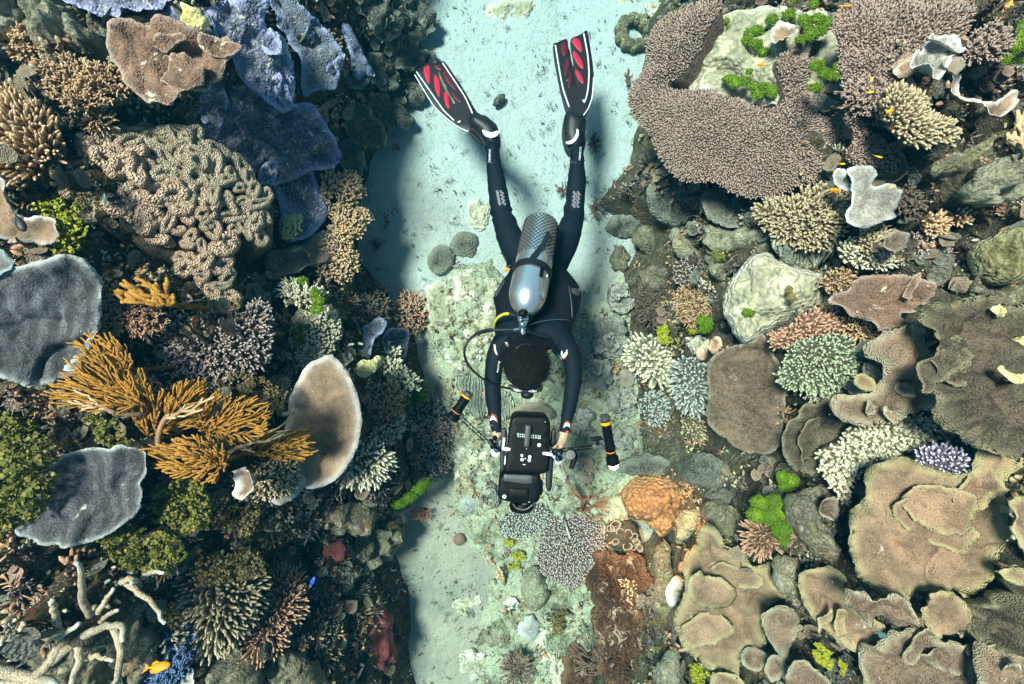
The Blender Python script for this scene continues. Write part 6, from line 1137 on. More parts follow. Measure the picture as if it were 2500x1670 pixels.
def tubes():
    c = [(95,930,75),(40,960,50),(150,1000,55),(240,1020,60),(310,1060,55),(95,1110,45),(230,1160,62),(330,1110,50),(370,1180,48),(150,1080,40),(300,1180,35)]
    P = C7((10,880),(100,850),(250,960),(420,1080),(400,1220),(300,1250),(60,1160),(10,1000)); S = Site(P, 0.05, 0.6)
    root = empty('cup_cluster', S.o, 'cluster of pale-rimmed brown cup corals under the brain coral', 'coral')
    for k, (x, y, r) in enumerate(c):
        q = S.loc(C7((x, y)))[0]; ringtube(root, q, r/5.2*S.px, S, 0.02, (0.2*math.sin(k), 0.3*math.cos(k*2)), k*1.3)
    V, Qe = ellipsoid((45*S.px, 38*S.px, 0.08), (0, 0, -0.05), 16, 8); mk('base', S.world(V), Qe, MS_BASE, root, {'rim': V[:, 0]*0})
tubes()
plate('rust_slab', [(1400,1345),(1430,1328),(1450,1352),(1490,1340),(1510,1362),(1545,1350),(1580,1372),(1575,1400),(1600,1420),(1580,1445),(1592,1480),(1560,1500),(1585,1540),(1600,1600),(1570,1640),(1585,1700),(1470,1700),(1480,1650),(1440,1620),(1465,1560),(1440,1520),(1455,1480),(1425,1445),(1432,1410),(1405,1385)], M_RUST, 'long rusty brown rock mass under the cup corals, fading into shade at the bottom', 'rock', lift=0.05, relief=0.06, thick=0.15, dome=0.06, bumps=0.006, wob=12, sm=1)
plate('rust_slab', [(1375,1590),(1400,1560),(1430,1575),(1450,1610),(1465,1650),(1450,1700),(1365,1700)], M_RUST, 'brown rock corner at the bottom edge left of the long rusty mass', 'rock', lift=0.0, relief=0.06, thick=0.15, dome=0.05, bumps=0.012, wob=10)
branch('nubby_coral', [(1490,1420),(1530,1410),(1560,1440),(1540,1480),(1500,1470)], M_FBROWN, 'rusty nubby growth on the upper part of the long rusty mass', sp=8, fl=10, fr=2.6, fork=1, dome=12, lift=0.12)
plate('plate_coral', [(1470,1480),(1482,1440),(1495,1430),(1520,1440),(1510,1490),(1490,1530),(1462,1540)], M_RUST, 'thin brown plate edge standing on the rusty slab', lift=0.12, rimw=3)
bush('weed_tuft', (1470,1620), [(1390,1560),(1450,1530),(1530,1560),(1560,1610),(1500,1660),(1400,1640)], 120, M_BWEED, 'brown and cream weed mat on the rusty slab', 'algae', r0=1.3, height=18, lift=0.10, seed=61, step=9, ns=4)

ex = [([(1560,660),(1590,640),(1625,655),(1640,690),(1610,720),(1570,710)], M_GREYR, 'speckled grey rock above the dark feathery patch'), ([(1540,560),(1575,545),(1610,570),(1600,615),(1560,620)], M_GREYR, 'mottled grey rock at the shaded foot of the right bank'), ([(1490,1150),(1520,1120),(1600,1110),(1650,1130),(1640,1165),(1560,1170)], M_DARKPL, 'dark rock shelf between torch and chocolate disc'), ([(1650,1120),(1720,1100),(1790,1140),(1780,1180),(1700,1190),(1650,1170)], M_DARKPL, 'dark rock hump below the chocolate disc'), ([(1560,1230),(1610,1210),(1660,1230),(1650,1270),(1590,1280)], M_RUST, 'brown rock knob right of the torch-lit coral'), ([(1470,560),(1500,520),(1560,520),(1570,560),(1520,590)], M_DARKPL, 'dark boulder under the overhanging table coral edge'), ([(1600,880),(1640,860),(1660,890),(1640,930),(1605,920)], M_CREAM, 'small cream rock left of the grey finger coral'), ([(1660,830),(1700,815),(1740,830),(1735,860),(1690,870)], M_PALE, 'pale crusted rock under the green weed leaves'), ([(1490,610),(1530,600),(1545,640),(1515,670),(1488,650)], M_GREYR, 'grey green knob at the sand edge right of the tank')]
for P, m, l in ex: plate('boulder_coral', P, m, l, lift=0.03, dome=0.05, relief=0.04, thick=0.1, bumps=0.008, wob=5)
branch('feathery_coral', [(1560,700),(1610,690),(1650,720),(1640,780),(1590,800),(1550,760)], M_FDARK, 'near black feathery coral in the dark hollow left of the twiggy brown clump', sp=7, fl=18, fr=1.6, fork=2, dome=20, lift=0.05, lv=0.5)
branch('nubby_coral', [(1650,640),(1690,640),(1700,690),(1670,710),(1645,680)], M_FPURP, 'mauve nubby coral between the grey rock and the boulder', sp=8, fl=12, fr=2.6, fork=1, dome=18, lift=0.07)
branch('nubby_coral', [(1560,960),(1610,950),(1640,990),(1620,1040),(1570,1030)], M_FGREY, 'grey nubby coral left of the olive hanging finger coral', sp=8, fl=12, fr=2.6, fork=1, dome=18, lift=0.05)
branch('bushy_coral', [(1970,930),(2010,920),(2030,960),(2000,990),(1965,975)], M_FCREAM, 'white tipped coral bits at the lower edge of the two tone finger coral', sp=8, fl=13, fr=2.4, fork=2, dome=16, lift=0.10)
branch('nubby_coral', [(2100,560),(2160,545),(2200,580),(2190,630),(2130,640)], M_FOLIVE, 'dull knobbly coral in the dark hollow right of the round dark plate', sp=9, fl=12, fr=3, fork=1, dome=20, lift=0.05)
branch('nubby_coral', [(2240,560),(2310,550),(2340,600),(2300,640),(2240,620)], M_FPURP, 'purple nubby coral in the shadow left of the ridged brain coral', sp=9, fl=12, fr=3, fork=1, dome=20, lift=0.03)
# ---------------------------------------------------------------- the diver
from mathutils.bvhtree import BVHTree
M_SUIT = plain('wetsuit', (0.003, 0.0085, 0.016), 0.7, bscale=260, bdist=0.002, spec=0.14, var=0.3)
M_VEST = plain('vest_cloth', (0.004, 0.006, 0.010), 0.8, bscale=180, bdist=0.003, spec=0.12, var=0.3)
M_SKIN = plain('skin', (0.42, 0.30, 0.20), 0.55, bscale=200, bdist=0.001)
M_HAIR = plain('hair', (0.0015, 0.0012, 0.0012), 0.85, bscale=300, bdist=0.002)
M_RUB = plain('rubber', (0.005, 0.007, 0.010), 0.5, bscale=150, bdist=0.001)
M_BLADE = plain('fin_blade', (0.006, 0.004, 0.007), 0.5, bscale=120, bdist=0.001)
M_REDP = plain('red_panel', (0.42, 0.012, 0.04), 0.4); M_REDD = plain('dark_red_panel', (0.09, 0.004, 0.014), 0.4)
M_SILV = plain('silver_trim', (0.62, 0.66, 0.70), 0.4); M_ORNG = plain('orange_trim', (0.75, 0.16, 0.03), 0.5); M_ORNB = plain('orange_band', (0.85, 0.33, 0.01), 0.45)
M_ALU = plain('tank_aluminium', (0.80, 0.82, 0.84), 0.27, 0.9, 300, 0.0006); M_CHROME = plain('chrome', (0.8, 0.8, 0.82), 0.12, 1.0)
M_YHOSE = plain('yellow_hose', (0.75, 0.72, 0.04), 0.4); M_HOUS = plain('housing', (0.003, 0.0035, 0.0045), 0.5, spec=0.12, bscale=200, bdist=0.0006); M_GREYP = plain('grey_plastic', (0.05, 0.055, 0.06), 0.5)
M_LENSW = plain('mask_glass', (0.55, 0.62, 0.62), 0.15); M_PINK = plain('pink_tag', (0.75, 0.45, 0.45), 0.5); M_LILA = plain('lilac_print', (0.22, 0.20, 0.55), 0.5)
M_RINGS = plain('reflective_print', (0.62, 0.60, 0.64), 0.5); M_DOME = plain('port_glass', (0.03, 0.035, 0.04), 0.05, spec=0.8)
def G2(*p): return T(980, 60, 4.356, *p)
def K2(*p): return T(1150, 420, 6.03, *p)
def K3(*p): return T(1100, 640, 4.9, *p)
def K4(*p): return T(1090, 920, 4.355, *p)
DIV = empty('person', ray(1310, 690, 2.70), 'black-haired scuba diver in a dark wetsuit swimming over the sand channel, seen from above', 'person')
D0 = np.array(DIV.location)
def skin_body():
    J = {}; E = []
    def j(n, px, py, D, rx, ry=None, par=None):
        J[n] = (len(J), ray(px, py, D)-D0, rx, ry or rx)
        if par: E.append((J[par][0], J[n][0]))
    j('pelvis', 1313, 655, 2.72, .135, .10); j('waist', 1310, 705, 2.66, .125, .095, 'pelvis'); j('chest', 1306, 765, 2.57, .145, .105, 'waist'); j('upper', 1304, 808, 2.50, .135, .09, 'chest')
    j('neck', 1298, 842, 2.46, .062, None, 'upper'); j('head0', 1290, 868, 2.42, .080, None, 'neck'); j('head1', 1284, 905, 2.40, .088, None, 'head0'); j('jaw', 1283, 940, 2.44, .060, None, 'head1')
    for s, P in (('l', [(1236, 822, 2.49, .066), (1210, 862, 2.47, .052), (1203, 930, 2.46, .043), (1205, 985, 2.44, .039), (1209, 1028, 2.41, .031), (1212, 1050, 2.40, .026)]),
                 ('r', [(1372, 822, 2.49, .066), (1396, 866, 2.47, .052), (1402, 925, 2.46, .043), (1393, 975, 2.44, .039), (1384, 1025, 2.41, .031), (1378, 1054, 2.40, .026)])):
        prev = 'upper'
        for k, (x, y, D, r) in enumerate(P): j(f'a{s}{k}', x, y, D, r, None, prev); prev = f'a{s}{k}'
        x, y = (1216, 1078) if s == 'l' else (1369, 1082); sg = 1 if s == 'l' else -1
        j(f'p{s}', x, y, 2.39, .026, .020, prev)
        for f, (dx, dd) in enumerate(((-9, 0.028), (-7, 0.010), (-5, -0.008), (-3, -0.024))):       # fingers curling round the grip post
            L = (1.0, 1.1, 1.04, 0.82)[f]
            j(f'f{s}{f}a', x+sg*(dx+4)*0.8, y+9, 2.39+dd, .0105, None, f'p{s}')
            j(f'f{s}{f}b', x+sg*(dx+4)*0.5+sg*2, y+9+13*L, 2.395+dd, .0088, None, f'f{s}{f}a')
            j(f'f{s}{f}c', x+sg*11*L, y+9+15*L, 2.395+dd, .0078, None, f'f{s}{f}b')
            j(f'f{s}{f}d', x+sg*16*L, y+9+9*L, 2.395+dd, .0068, None, f'f{s}{f}c')
        j(f't{s}a', x+sg*9, y+2, 2.365, .011, None, f'p{s}'); j(f't{s}b', x+sg*15, y+7, 2.35, .0095, None, f't{s}a'); j(f't{s}c', x+sg*19, y+13, 2.35, .008, None, f't{s}b')
    for s, P in (('l', [(1275, 640, 2.76, .092), (1248, 590, 2.80, .082), (1226, 525, 2.85, .064), (1219, 490, 2.87, .060), (1212, 440, 2.88, .056), (1205, 395, 2.90, .044), (1203, 365, 2.92, .038), (1205, 340, 2.93, .042), (1180, 315, 2.97, .035)]),
                 ('r', [(1352, 640, 2.76, .092), (1383, 590, 2.80, .082), (1401, 525, 2.85, .062), (1404, 490, 2.87, .058), (1408, 440, 2.88, .055), (1409, 395, 2.90, .043), (1409, 362, 2.92, .037), (1402, 335, 2.93, .042), (1395, 300, 2.97, .035)])):
        prev = 'pelvis'
        for k, (x, y, D, r) in enumerate(P): j(f'l{s}{k}', x, y, D, r, None, prev); prev = f'l{s}{k}'
    me = bpy.data.meshes.new('body'); L = sorted(J.values(), key=lambda v: v[0]); me.from_pydata([tuple(v[1]) for v in L], E, []); o = bpy.data.objects.new('body', me); COL.objects.link(o)
    m = o.modifiers.new('skin', 'SKIN'); m.use_smooth_shade = True
    for i, v in enumerate(L): me.skin_vertices[0].data[i].radius = (v[2], v[3]); me.skin_vertices[0].data[i].use_root = (i == 0)
    sb = o.modifiers.new('sub', 'SUBSURF'); sb.levels = 2; sb.render_levels = 2
    dg = bpy.context.evaluated_depsgraph_get(); ev = o.evaluated_get(dg); m2 = bpy.data.meshes.new_from_object(ev); m2.name = 'body'
    bpy.data.objects.remove(o); o = bpy.data.objects.new('body', m2); COL.objects.link(o); o.parent = DIV
    n = len(m2.vertices); co = np.empty(n*3); m2.vertices.foreach_get('co', co); co = co.reshape(-1, 3); W_ = co+D0
    # neoprene wrinkles at knees, elbows and hips
    nr = np.empty(n*3); m2.vertices.foreach_get('normal', nr); nr = nr.reshape(-1, 3)
    amp = 0.007*pn(W_[:, 0]*9, W_[:, 1]*38, W_[:, 2]*9)+0.004*pn(W_[:, 0]*30, W_[:, 1]*60)
    knee = np.exp(-((W_[:, 1]-0.73)/0.06)**2); co += nr*(amp*(0.4+1.6*knee))[:, None]; m2.vertices.foreach_set('co', co.ravel())
    m2.materials.clear(); m2.materials.append(M_SUIT); m2.materials.append(M_SKIN); m2.materials.append(M_HAIR)
    pyw = 835-W_[:, 1]/(H-W_[:, 2])*F; pxw_ = 1250+W_[:, 0]/(H-W_[:, 2])*F
    for p in m2.polygons:
        c = np.mean([pyw[v] for v in p.vertices]); x = np.mean([pxw_[v] for v in p.vertices]); p.use_smooth = True
        p.material_index = 1 if (c > 1055 or (c > 925 and 1240 < x < 1330)) else 0
    m2.update(); V = [Vector(v) for v in (co+D0)]
    return o, BVHTree.FromPolygons(V, [tuple(p.vertices) for p in m2.polygons])
BODY, BVH = skin_body()
def drop(px, py, off=0.0015, D=2.5, bvh=None):
    d = Vector(((px-1250)/F, (835-py)/F, -1.0)).normalized(); h = (bvh or BVH).ray_cast(Vector((0, 0, H)), d)
    if h[0] is None: return ray(px, py, D)
    return np.array(h[0]-d*off)
def decal(name, P, mat, parent=DIV, D=2.5, res=3.0, off=0.002, bvh=None):
    P = resample(np.array(P, float), res); I = fill(P, res, 0.1); V2, Tt = cdt(P, I)
    W_ = np.array([drop(x, y, off, D, bvh) for x, y in V2])-np.array(parent.matrix_world.translation if parent.parent else parent.location)
    back = W_+np.array([0, 0, -0.0012]); n0 = len(W_); B = boundary(Tt); Q = np.stack([B[:, 0], B[:, 1], B[:, 1]+n0, B[:, 0]+n0], 1)
    return mk(name, np.vstack([W_, back]), [np.vstack([Tt[:, ::-1], Tt+n0]), Q], mat, parent)
def ribbon(P, w):
    P = np.array(P, float); t = np.linspace(0, 1, 24); q = np.linspace(0, 1, len(P)); C = np.c_[np.interp(t, q, P[:, 0]), np.interp(t, q, P[:, 1])]
    for _ in range(3): C[1:-1] = (C[:-2]+2*C[1:-1]+C[2:])/4
    Tn = np.gradient(C, axis=0); Tn /= np.linalg.norm(Tn, axis=1)[:, None]; N = np.c_[-Tn[:, 1], Tn[:, 0]]*w/2
    return np.vstack([C+N, (C-N)[::-1]])
def text(s, px, py, size, ang, mat, parent, name='lettering', D=2.5, bvh=None, off=0.002, italic=0.0):
    c = bpy.data.curves.new(name, 'FONT'); c.body = s; c.size = 1.0; c.align_x = 'CENTER'; c.align_y = 'CENTER'; c.shear = italic; c.resolution_u = 2; c.offset = 0.02
    o = bpy.data.objects.new(name, c); COL.objects.link(o); dg = bpy.context.evaluated_depsgraph_get(); me = bpy.data.meshes.new_from_object(o.evaluated_get(dg)); bpy.data.objects.remove(o); bpy.data.curves.remove(c)
    a = math.radians(ang); base = np.array(parent.location)
    for v in me.vertices:
        x, y = v.co.x*size, v.co.y*size; X = px+x*math.cos(a)-y*math.sin(a); Y = py-(x*math.sin(a)+y*math.cos(a))
        v.co = Vector(drop(X, Y, off, D, bvh)-base)
    me.materials.append(mat); o = bpy.data.objects.new(name, me); COL.objects.link(o); o.parent = parent; return o
def slab(name, P, D, depth, mat, parent, cham=0.0, slope=None, res=None, bulge=0.0, attrs=None):
    """solid block: outline traced in the photo at depth D (D may be f(x,y)), going down by depth, chamfered upper edge"""
    P = np.array(P, float); P = resample(P, res or 6) if res != 0 else P
    area = 0.5*np.sum(P[:, 0]*np.roll(P[:, 1], -1)-P[:, 1]*np.roll(P[:, 0], -1))
    if area < 0: P = P[::-1]
    f = D if callable(D) else (lambda x, y: D+0*x)
    base = np.array(parent.location); Z = f(P[:, 0], P[:, 1])
    Tn = np.roll(P, -1, 0)-np.roll(P, 1, 0); N = np.stack([-Tn[:, 1], Tn[:, 0]], 1); N /= np.linalg.norm(N, axis=1)[:, None]+1e-9
    Pi = P+N*cham; V2, Tt = cdt(Pi, fill(Pi, 9 if bulge else 16, 0.1)); Dt = f(V2[:, 0], V2[:, 1])
    d = np.maximum(poly_sd(Pi, V2[:, 0], V2[:, 1]), 0); dm = max(d.max(), 1e-3)
    top = np.stack([(V2[:, 0]-1250)/F*Dt, (835-V2[:, 1])/F*Dt, H-Dt+bulge*np.sqrt(1-(1-d/dm)**2)], 1)
    n = len(P)
    def ring(Q, dz): Dq = f(Q[:, 0], Q[:, 1]); return np.stack([(Q[:, 0]-1250)/F*Dq, (835-Q[:, 1])/F*Dq, H-Dq-dz], 1)
    cm = cham*2.4/F
    R0 = ring(Pi, 0); R1 = ring(P, cm*0.8); R2 = ring(P, depth-cm*0.5); R3 = ring(Pi, depth); cb = R3.mean(0)
    V = np.vstack([top, R0, R1, R2, R3, cb]); o = len(top); i = np.arange(n); k = (i+1) % n; Qs = []
    for a in range(3): Qs.append(np.stack([o+a*n+i, o+a*n+k, o+(a+1)*n+k, o+(a+1)*n+i], 1))
    Tb = np.stack([o+3*n+i, o+3*n+k, np.full(n, o+4*n)], 1)
    ob = mk(name, V-base, [np.vstack([Tt[:, ::-1] if False else Tt, Tb]), np.vstack(Qs)], mat, parent, smooth=False)
    import bmesh
    bm = bmesh.new(); bm.from_mesh(ob.data); bmesh.ops.remove_doubles(bm, verts=bm.verts[:], dist=1e-5); bmesh.ops.recalc_face_normals(bm, faces=bm.faces[:])
    for fc in bm.faces: fc.smooth = True
    for e in bm.edges:
        if len(e.link_faces) == 2 and e.calc_face_angle(0) > 0.9: e.smooth = False
    bm.to_mesh(ob.data); bm.free(); return ob
def hose(name, P, Ds, rpx, mat, parent, ns=8, rings=0.0, n=40):
    W_ = np.array([ray(x, y, D) for (x, y), D in zip(P, Ds)])-np.array(parent.location); q = np.linspace(0, 1, len(W_)); t = np.linspace(0, 1, n)
    C = np.stack([np.interp(t, q, W_[:, k]) for k in range(3)], 1)
    for _ in range(max(2, n//8)): C[1:-1] = (C[:-2]+2*C[1:-1]+C[2:])/4
    r = rpx*2.4/F*(1+rings*np.sin(np.arange(n)*math.pi)) if not rings else rpx*2.4/F*(1+rings*(np.arange(n) % 2))
    V, Q, Tt, _ = tube(C, r, ns); return mk(name, V, [Q, Tt], mat, parent)
def cyl(name, a, b, r, mat, parent, ns=20, prof=None, base=None):
    """solid of revolution between world points a,b; prof = [(t, r)]"""
    a, b = np.array(a), np.array(b); prof = prof or [(0, 0.0), (0, r*.9), (0.01, r), (0.99, r), (1, r*.9), (1, 0.0)]
    u, v, w = frame(b-a); L = np.linalg.norm(b-a); an = np.arange(ns)*2*math.pi/ns
    V = np.concatenate([a+w*L*t+(np.cos(an)[:, None]*u+np.sin(an)[:, None]*v)*max(rr, 1e-5) for t, rr in prof])-np.array(parent.location if base is None else base)
    i = np.arange(len(prof)-1)[:, None]*ns; j = np.arange(ns)[None]; k = (j+1) % ns
    ob = mk(name, V, np.stack([i+j, i+k, i+ns+k, i+ns+j], -1).reshape(-1, 4), mat, parent)
    ob.data.shade_smooth(); 
    import bmesh
    bm = bmesh.new(); bm.from_mesh(ob.data); bmesh.ops.recalc_face_normals(bm, faces=bm.faces[:])
    for e in bm.edges:
        if len(e.link_faces) == 2 and e.calc_face_angle(0) > 0.6: e.smooth = False
    bm.to_mesh(ob.data); bm.free()
    return ob
def ball(name, px, py, D, r, mat, parent, sq=(1, 1, 1), nu=14, nv=10):
    V, Q = ellipsoid((r*sq[0], r*sq[1], r*sq[2]), ray(px, py, D)-np.array(parent.location), nu, nv); return mk(name, V, Q, mat, parent)
# boots, fins
fD = lambda x, y: 2.945+0.0*x+(330-y)*0.0006
FL = dict(blade=G2((130,490),(215,450),(275,402),(330,400),(385,412),(440,380),(480,415),(550,520),(640,650),(700,750),(760,860),(820,955),(900,965),(960,1020),(860,1100),(720,1138),(600,1095),(480,1010),(350,880),(230,700)),
          slit=G2((388,505),(402,500),(440,600),(475,650),(490,700),(530,770),(560,800),(572,842),(555,845),(530,800),(490,740),(455,680),(425,620)),
          red=[G2((232,470),(265,435),(302,425),(306,640),(270,610),(240,530)), G2((345,530),(375,535),(410,600),(412,790),(375,740),(345,640)), G2((455,705),(480,710),(505,790),(516,905),(475,870),(450,780))],
          dim=[G2((340,435),(390,425),(440,470),(420,490),(370,465)), G2((430,480),(480,500),(600,715),(540,670),(470,590)), G2((525,712),(560,725),(655,838),(610,820),(550,770))],
          rails=[(G2((160,500),(300,700),(450,915),(560,1018)), 2.6), (G2((437,405),(560,590),(680,770),(757,945)), 2.8)], tri=G2((590,1035),(630,1015),(622,1045)),
          edge=(G2((140,530),(350,885),(560,1065),(700,1137),(772,1128)), 2.2), pocket=G2((720,940),(830,948),(930,990),(1005,1050),(1035,1120),(1032,1200),(1045,1290),(960,1330),(875,1260),(850,1190),(790,1130),(700,1060)),
          heel=G2((850,1112),(900,1128),(960,1150),(1035,1118),(1035,1165),(1000,1195),(940,1205),(880,1180)), buck=G2((712,1125),(745,1115),(850,1215),(868,1290),(830,1260),(715,1150)))
FR = dict(blade=G2((1608,195),(1660,190),(1700,165),(1752,148),(1768,165),(1775,240),(1800,300),(1805,420),(1825,560),(1840,640),(1858,640),(1858,580),(1840,520),(1825,420),(1830,400),(1800,250),(1795,170),(1812,140),(1880,115),(1935,85),(1962,52),(1980,70),(2012,250),(2045,480),(2047,640),(2035,760),(2005,880),(1960,985),(1900,1010),(1780,1000),(1742,920),(1700,760),(1650,520),(1620,340)),
          slit=None, red=[G2((1800,158),(1865,135),(1905,180),(1930,300),(1885,275),(1835,215)), G2((1815,285),(1850,282),(1920,375),(1945,482),(1890,445),(1838,365)), G2((1843,475),(1880,482),(1930,565),(1944,642),(1890,595),(1855,530))],
          dim=[G2((1690,200),(1752,175),(1770,300),(1735,340),(1700,290)), G2((1770,320),(1795,400),(1760,540),(1735,540),(1735,430)), G2((1800,480),(1815,560),(1785,690),(1770,660),(1775,580))],
          rails=[(G2((1637,215),(1680,480),(1720,690),(1785,875)), 3.0), (G2((1940,92),(1985,330),(1998,520),(1985,700),(1955,815)), 3.0)], tri=G2((1922,803),(1965,790),(1948,836)),
          edge=(G2((2046,560),(2030,780),(1985,900),(1930,970),(1918,1020)), 2.4), pocket=G2((1748,900),(1860,930),(1960,960),(1965,1080),(1945,1200),(1940,1320),(1880,1350),(1790,1360),(1740,1260),(1712,1090)),
          heel=G2((1865,1095),(1892,1130),(1880,1200),(1830,1262),(1770,1275),(1738,1245),(1780,1240),(1830,1215),(1862,1150)), buck=G2((1915,1010),(1940,985),(1965,1010),(1960,1120),(1925,1160),(1912,1100)))
for side, f in (('left', FL), ('right', FR)):
    fin = empty('fin', (0, 0, 0)); fin.parent = DIV; fin['label'] = 'black and red split fin lying over the dark shelf corals' if side == 'left' else 'black and red split fin standing clear over white sand'
    bc = np.array(f['blade']).mean(0); anchor = ray(bc[0], bc[1], 2.96); fin.location = Vector(anchor-D0)
    def fs(name, P, D, depth, mat, **k):
        ob = slab(name, P, D, depth, mat, DIV, **k); co = ob.data; off = np.array(fin.location)
        a = np.empty(len(co.vertices)*3); co.vertices.foreach_get('co', a); co.vertices.foreach_set('co', (a.reshape(-1, 3)-off).ravel()); ob.parent = fin; return ob
    fs('blade', smooth_poly(f['blade'], 1), fD, 0.012, M_BLADE, cham=1.0, res=3)
    for P in f['red']: fs('red_panel', smooth_poly(P, 2), lambda x, y: fD(x, y)-0.0045, 0.004, M_REDP, cham=0.5, res=2.5)
    for P in f['dim']: fs('dark_panel', smooth_poly(P, 2), lambda x, y: fD(x, y)-0.004, 0.004, M_REDD, cham=0.4, res=2.5)
    for P, w in f['rails']: fs('rail', ribbon(P, w), lambda x, y: fD(x, y)-0.010, 0.010, M_SILV, cham=0.4, res=2.5)
    fs('trim', f['tri'], lambda x, y: fD(x, y)-0.006, 0.005, M_SILV, cham=0.2, res=2)
    fs('edge_trim', ribbon(f['edge'][0], f['edge'][1]), lambda x, y: fD(x, y)-0.006, 0.012, M_SILV, cham=0.4, res=2.5)
    if f['slit']: fs('slit', smooth_poly(f['slit'], 1), lambda x, y: fD(x, y)-0.0035, 0.003, M_GREYR, cham=0.3, res=2)
    fs('foot_pocket', smooth_poly(f['pocket'], 2), lambda x, y: 2.90+0.0*x, 0.09, M_RUB, cham=3.5, res=4, bulge=0.03)
    fs('heel_band', smooth_poly(f['heel'], 1), lambda x, y: 2.862+0.0*x, 0.012, M_SILV, cham=0.8, res=3)
    fs('buckle', smooth_poly(f['buck'], 1), lambda x, y: 2.89+0.0*x, 0.02, M_HOUS, cham=1.0, res=3)
for x, y, r, n in ((1203, 394, 19.5, 'left'), (1409, 394, 18.5, 'right')):
    hose('ankle_ring', [(x-r, y-2), (x-r*0.7, y+2), (x, y+4), (x+r*0.7, y+2), (x+r, y-2)], [2.90, 2.868, 2.852, 2.868, 2.90], 1.5, M_GREYP, DIV, n=20)
for cx, cy, a, D in ((1202, 348, 0.2, 2.94), (1409, 348, -0.1, 2.94)):
    V, Q = ellipsoid((0.050, 0.085, 0.052), ray(cx, cy, D)-D0, 20, 14); W_ = V+D0; V = V*1.0+0.004*np.c_[pn(W_[:, 0]*20, W_[:, 1]*50), pn(W_[:, 0]*20, W_[:, 1]*50, 3), pn(W_[:, 0]*20, W_[:, 1]*50, 6)]; mk('boot', V, Q, M_RUB, DIV)
bdep = bpy.context.evaluated_depsgraph_get()
def bvh_of(obs):
    Vs, Fs, n = [], [], 0
    for ob in obs:
        ob_m = Matrix.Identity(4); p = ob
        loc = Vector((0, 0, 0))
        while p: loc += p.location; p = p.parent
        Vs += [v.co+loc for v in ob.data.vertices]; Fs += [tuple(i+n for i in f.vertices) for f in ob.data.polygons]; n = len(Vs)
    return BVHTree.FromPolygons(Vs, Fs)
BOOT = bvh_of([o for o in DIV.children if o.name.startswith('boot') or o.name.startswith('body')])
text('SCUBAPRO', 1195, 381, 6.5, -92, M_SILV, DIV, D=2.86, bvh=BOOT); text('SCUBAPRO', 1416, 375, 6.5, -95, M_SILV, DIV, D=2.86, bvh=BOOT)
# wetsuit prints
for pts in ([K2(*[(380+((j % 2)*27)+i*55-(18 if i == 0 and j % 2 else 0)+j*5, 285+j*27) for j in range(8)]) for i in range(2)]+[K2(*[(1515+((j % 2)*27)+i*57-j*3, 300+j*30) for j in range(8)]) for i in range(2)]):
    acc = Acc()
    for (x, y) in pts:
        C = np.array([drop(x+2.3*math.cos(a), y+2.3*math.sin(a), 0.003, 2.82) for a in np.linspace(0, 2*math.pi, 9)])-D0
        V, Q, Tt, _ = tube(C, 0.0010, 4, cap=False); acc.add(V, Q)
    for (x0, y0), (x1, y1) in zip(pts[:-1], pts[1:]):
        C = np.array([drop(x0+(x1-x0)*t, y0+(y1-y0)*t, 0.003, 2.82) for t in (0.2, 0.5, 0.8)])-D0; V, Q, Tt, _ = tube(C, 0.0008, 4, cap=False); acc.add(V, Q)
    acc.build('honeycomb_print', M_RINGS, DIV)
for P, m in ((K4((455,478),(470,430),(495,408),(520,430),(538,480),(515,462),(495,455),(475,462)), M_SILV), (K4((1243,545),(1262,495),(1292,482),(1315,510),(1322,560),(1300,530),(1280,522),(1262,530)), M_SILV)): decal('cuff_print', P, m)
for P in (K4((450,480),(465,415),(495,392),(528,415),(543,490)), K4((1238,545),(1258,485),(1290,468),(1320,495),(1330,560)), K4((400,130),(408,220),(432,330),(445,440)), K4((1432,150),(1420,280),(1385,400),(1345,500))): decal('piping', ribbon(P, 1.1), M_ORNG)
for P in (K4((398,170),(405,240),(425,320),(438,400)), K4((1428,200),(1410,300),(1378,410),(1350,480))): decal('piping', ribbon(P, 1.0), M_SILV)
for P, m in ((K3((520,985),(535,985),(545,1060),(568,1112),(545,1100),(525,1050)), M_SILV), (K3((1310,1140),(1340,1110),(1380,1070),(1392,1040),(1398,1090),(1370,1140),(1330,1165)), M_SILV), (K3((1330,1055),(1345,1080),(1335,1120),(1310,1140),(1315,1100)), M_SILV)): decal('shoulder_print', P, m)
for P in (K3((515,980),(520,1050),(540,1100),(568,1118)), K3((1398,1040),(1400,1100),(1370,1150),(1310,1172))): decal('piping', ribbon(P, 1.2), M_ORNG)
decal('badge', K4((462,520),(475,500),(490,520),(478,526)), plain('red_print', (0.55, 0.03, 0.03), 0.5)); decal('badge', K4((1275,590),(1288,565),(1305,580),(1298,600)), bpy.data.materials['red_print'])
text('Aqualung', 1216, 896, 7.5, 82, M_SILV, DIV, D=2.42, italic=0.2)
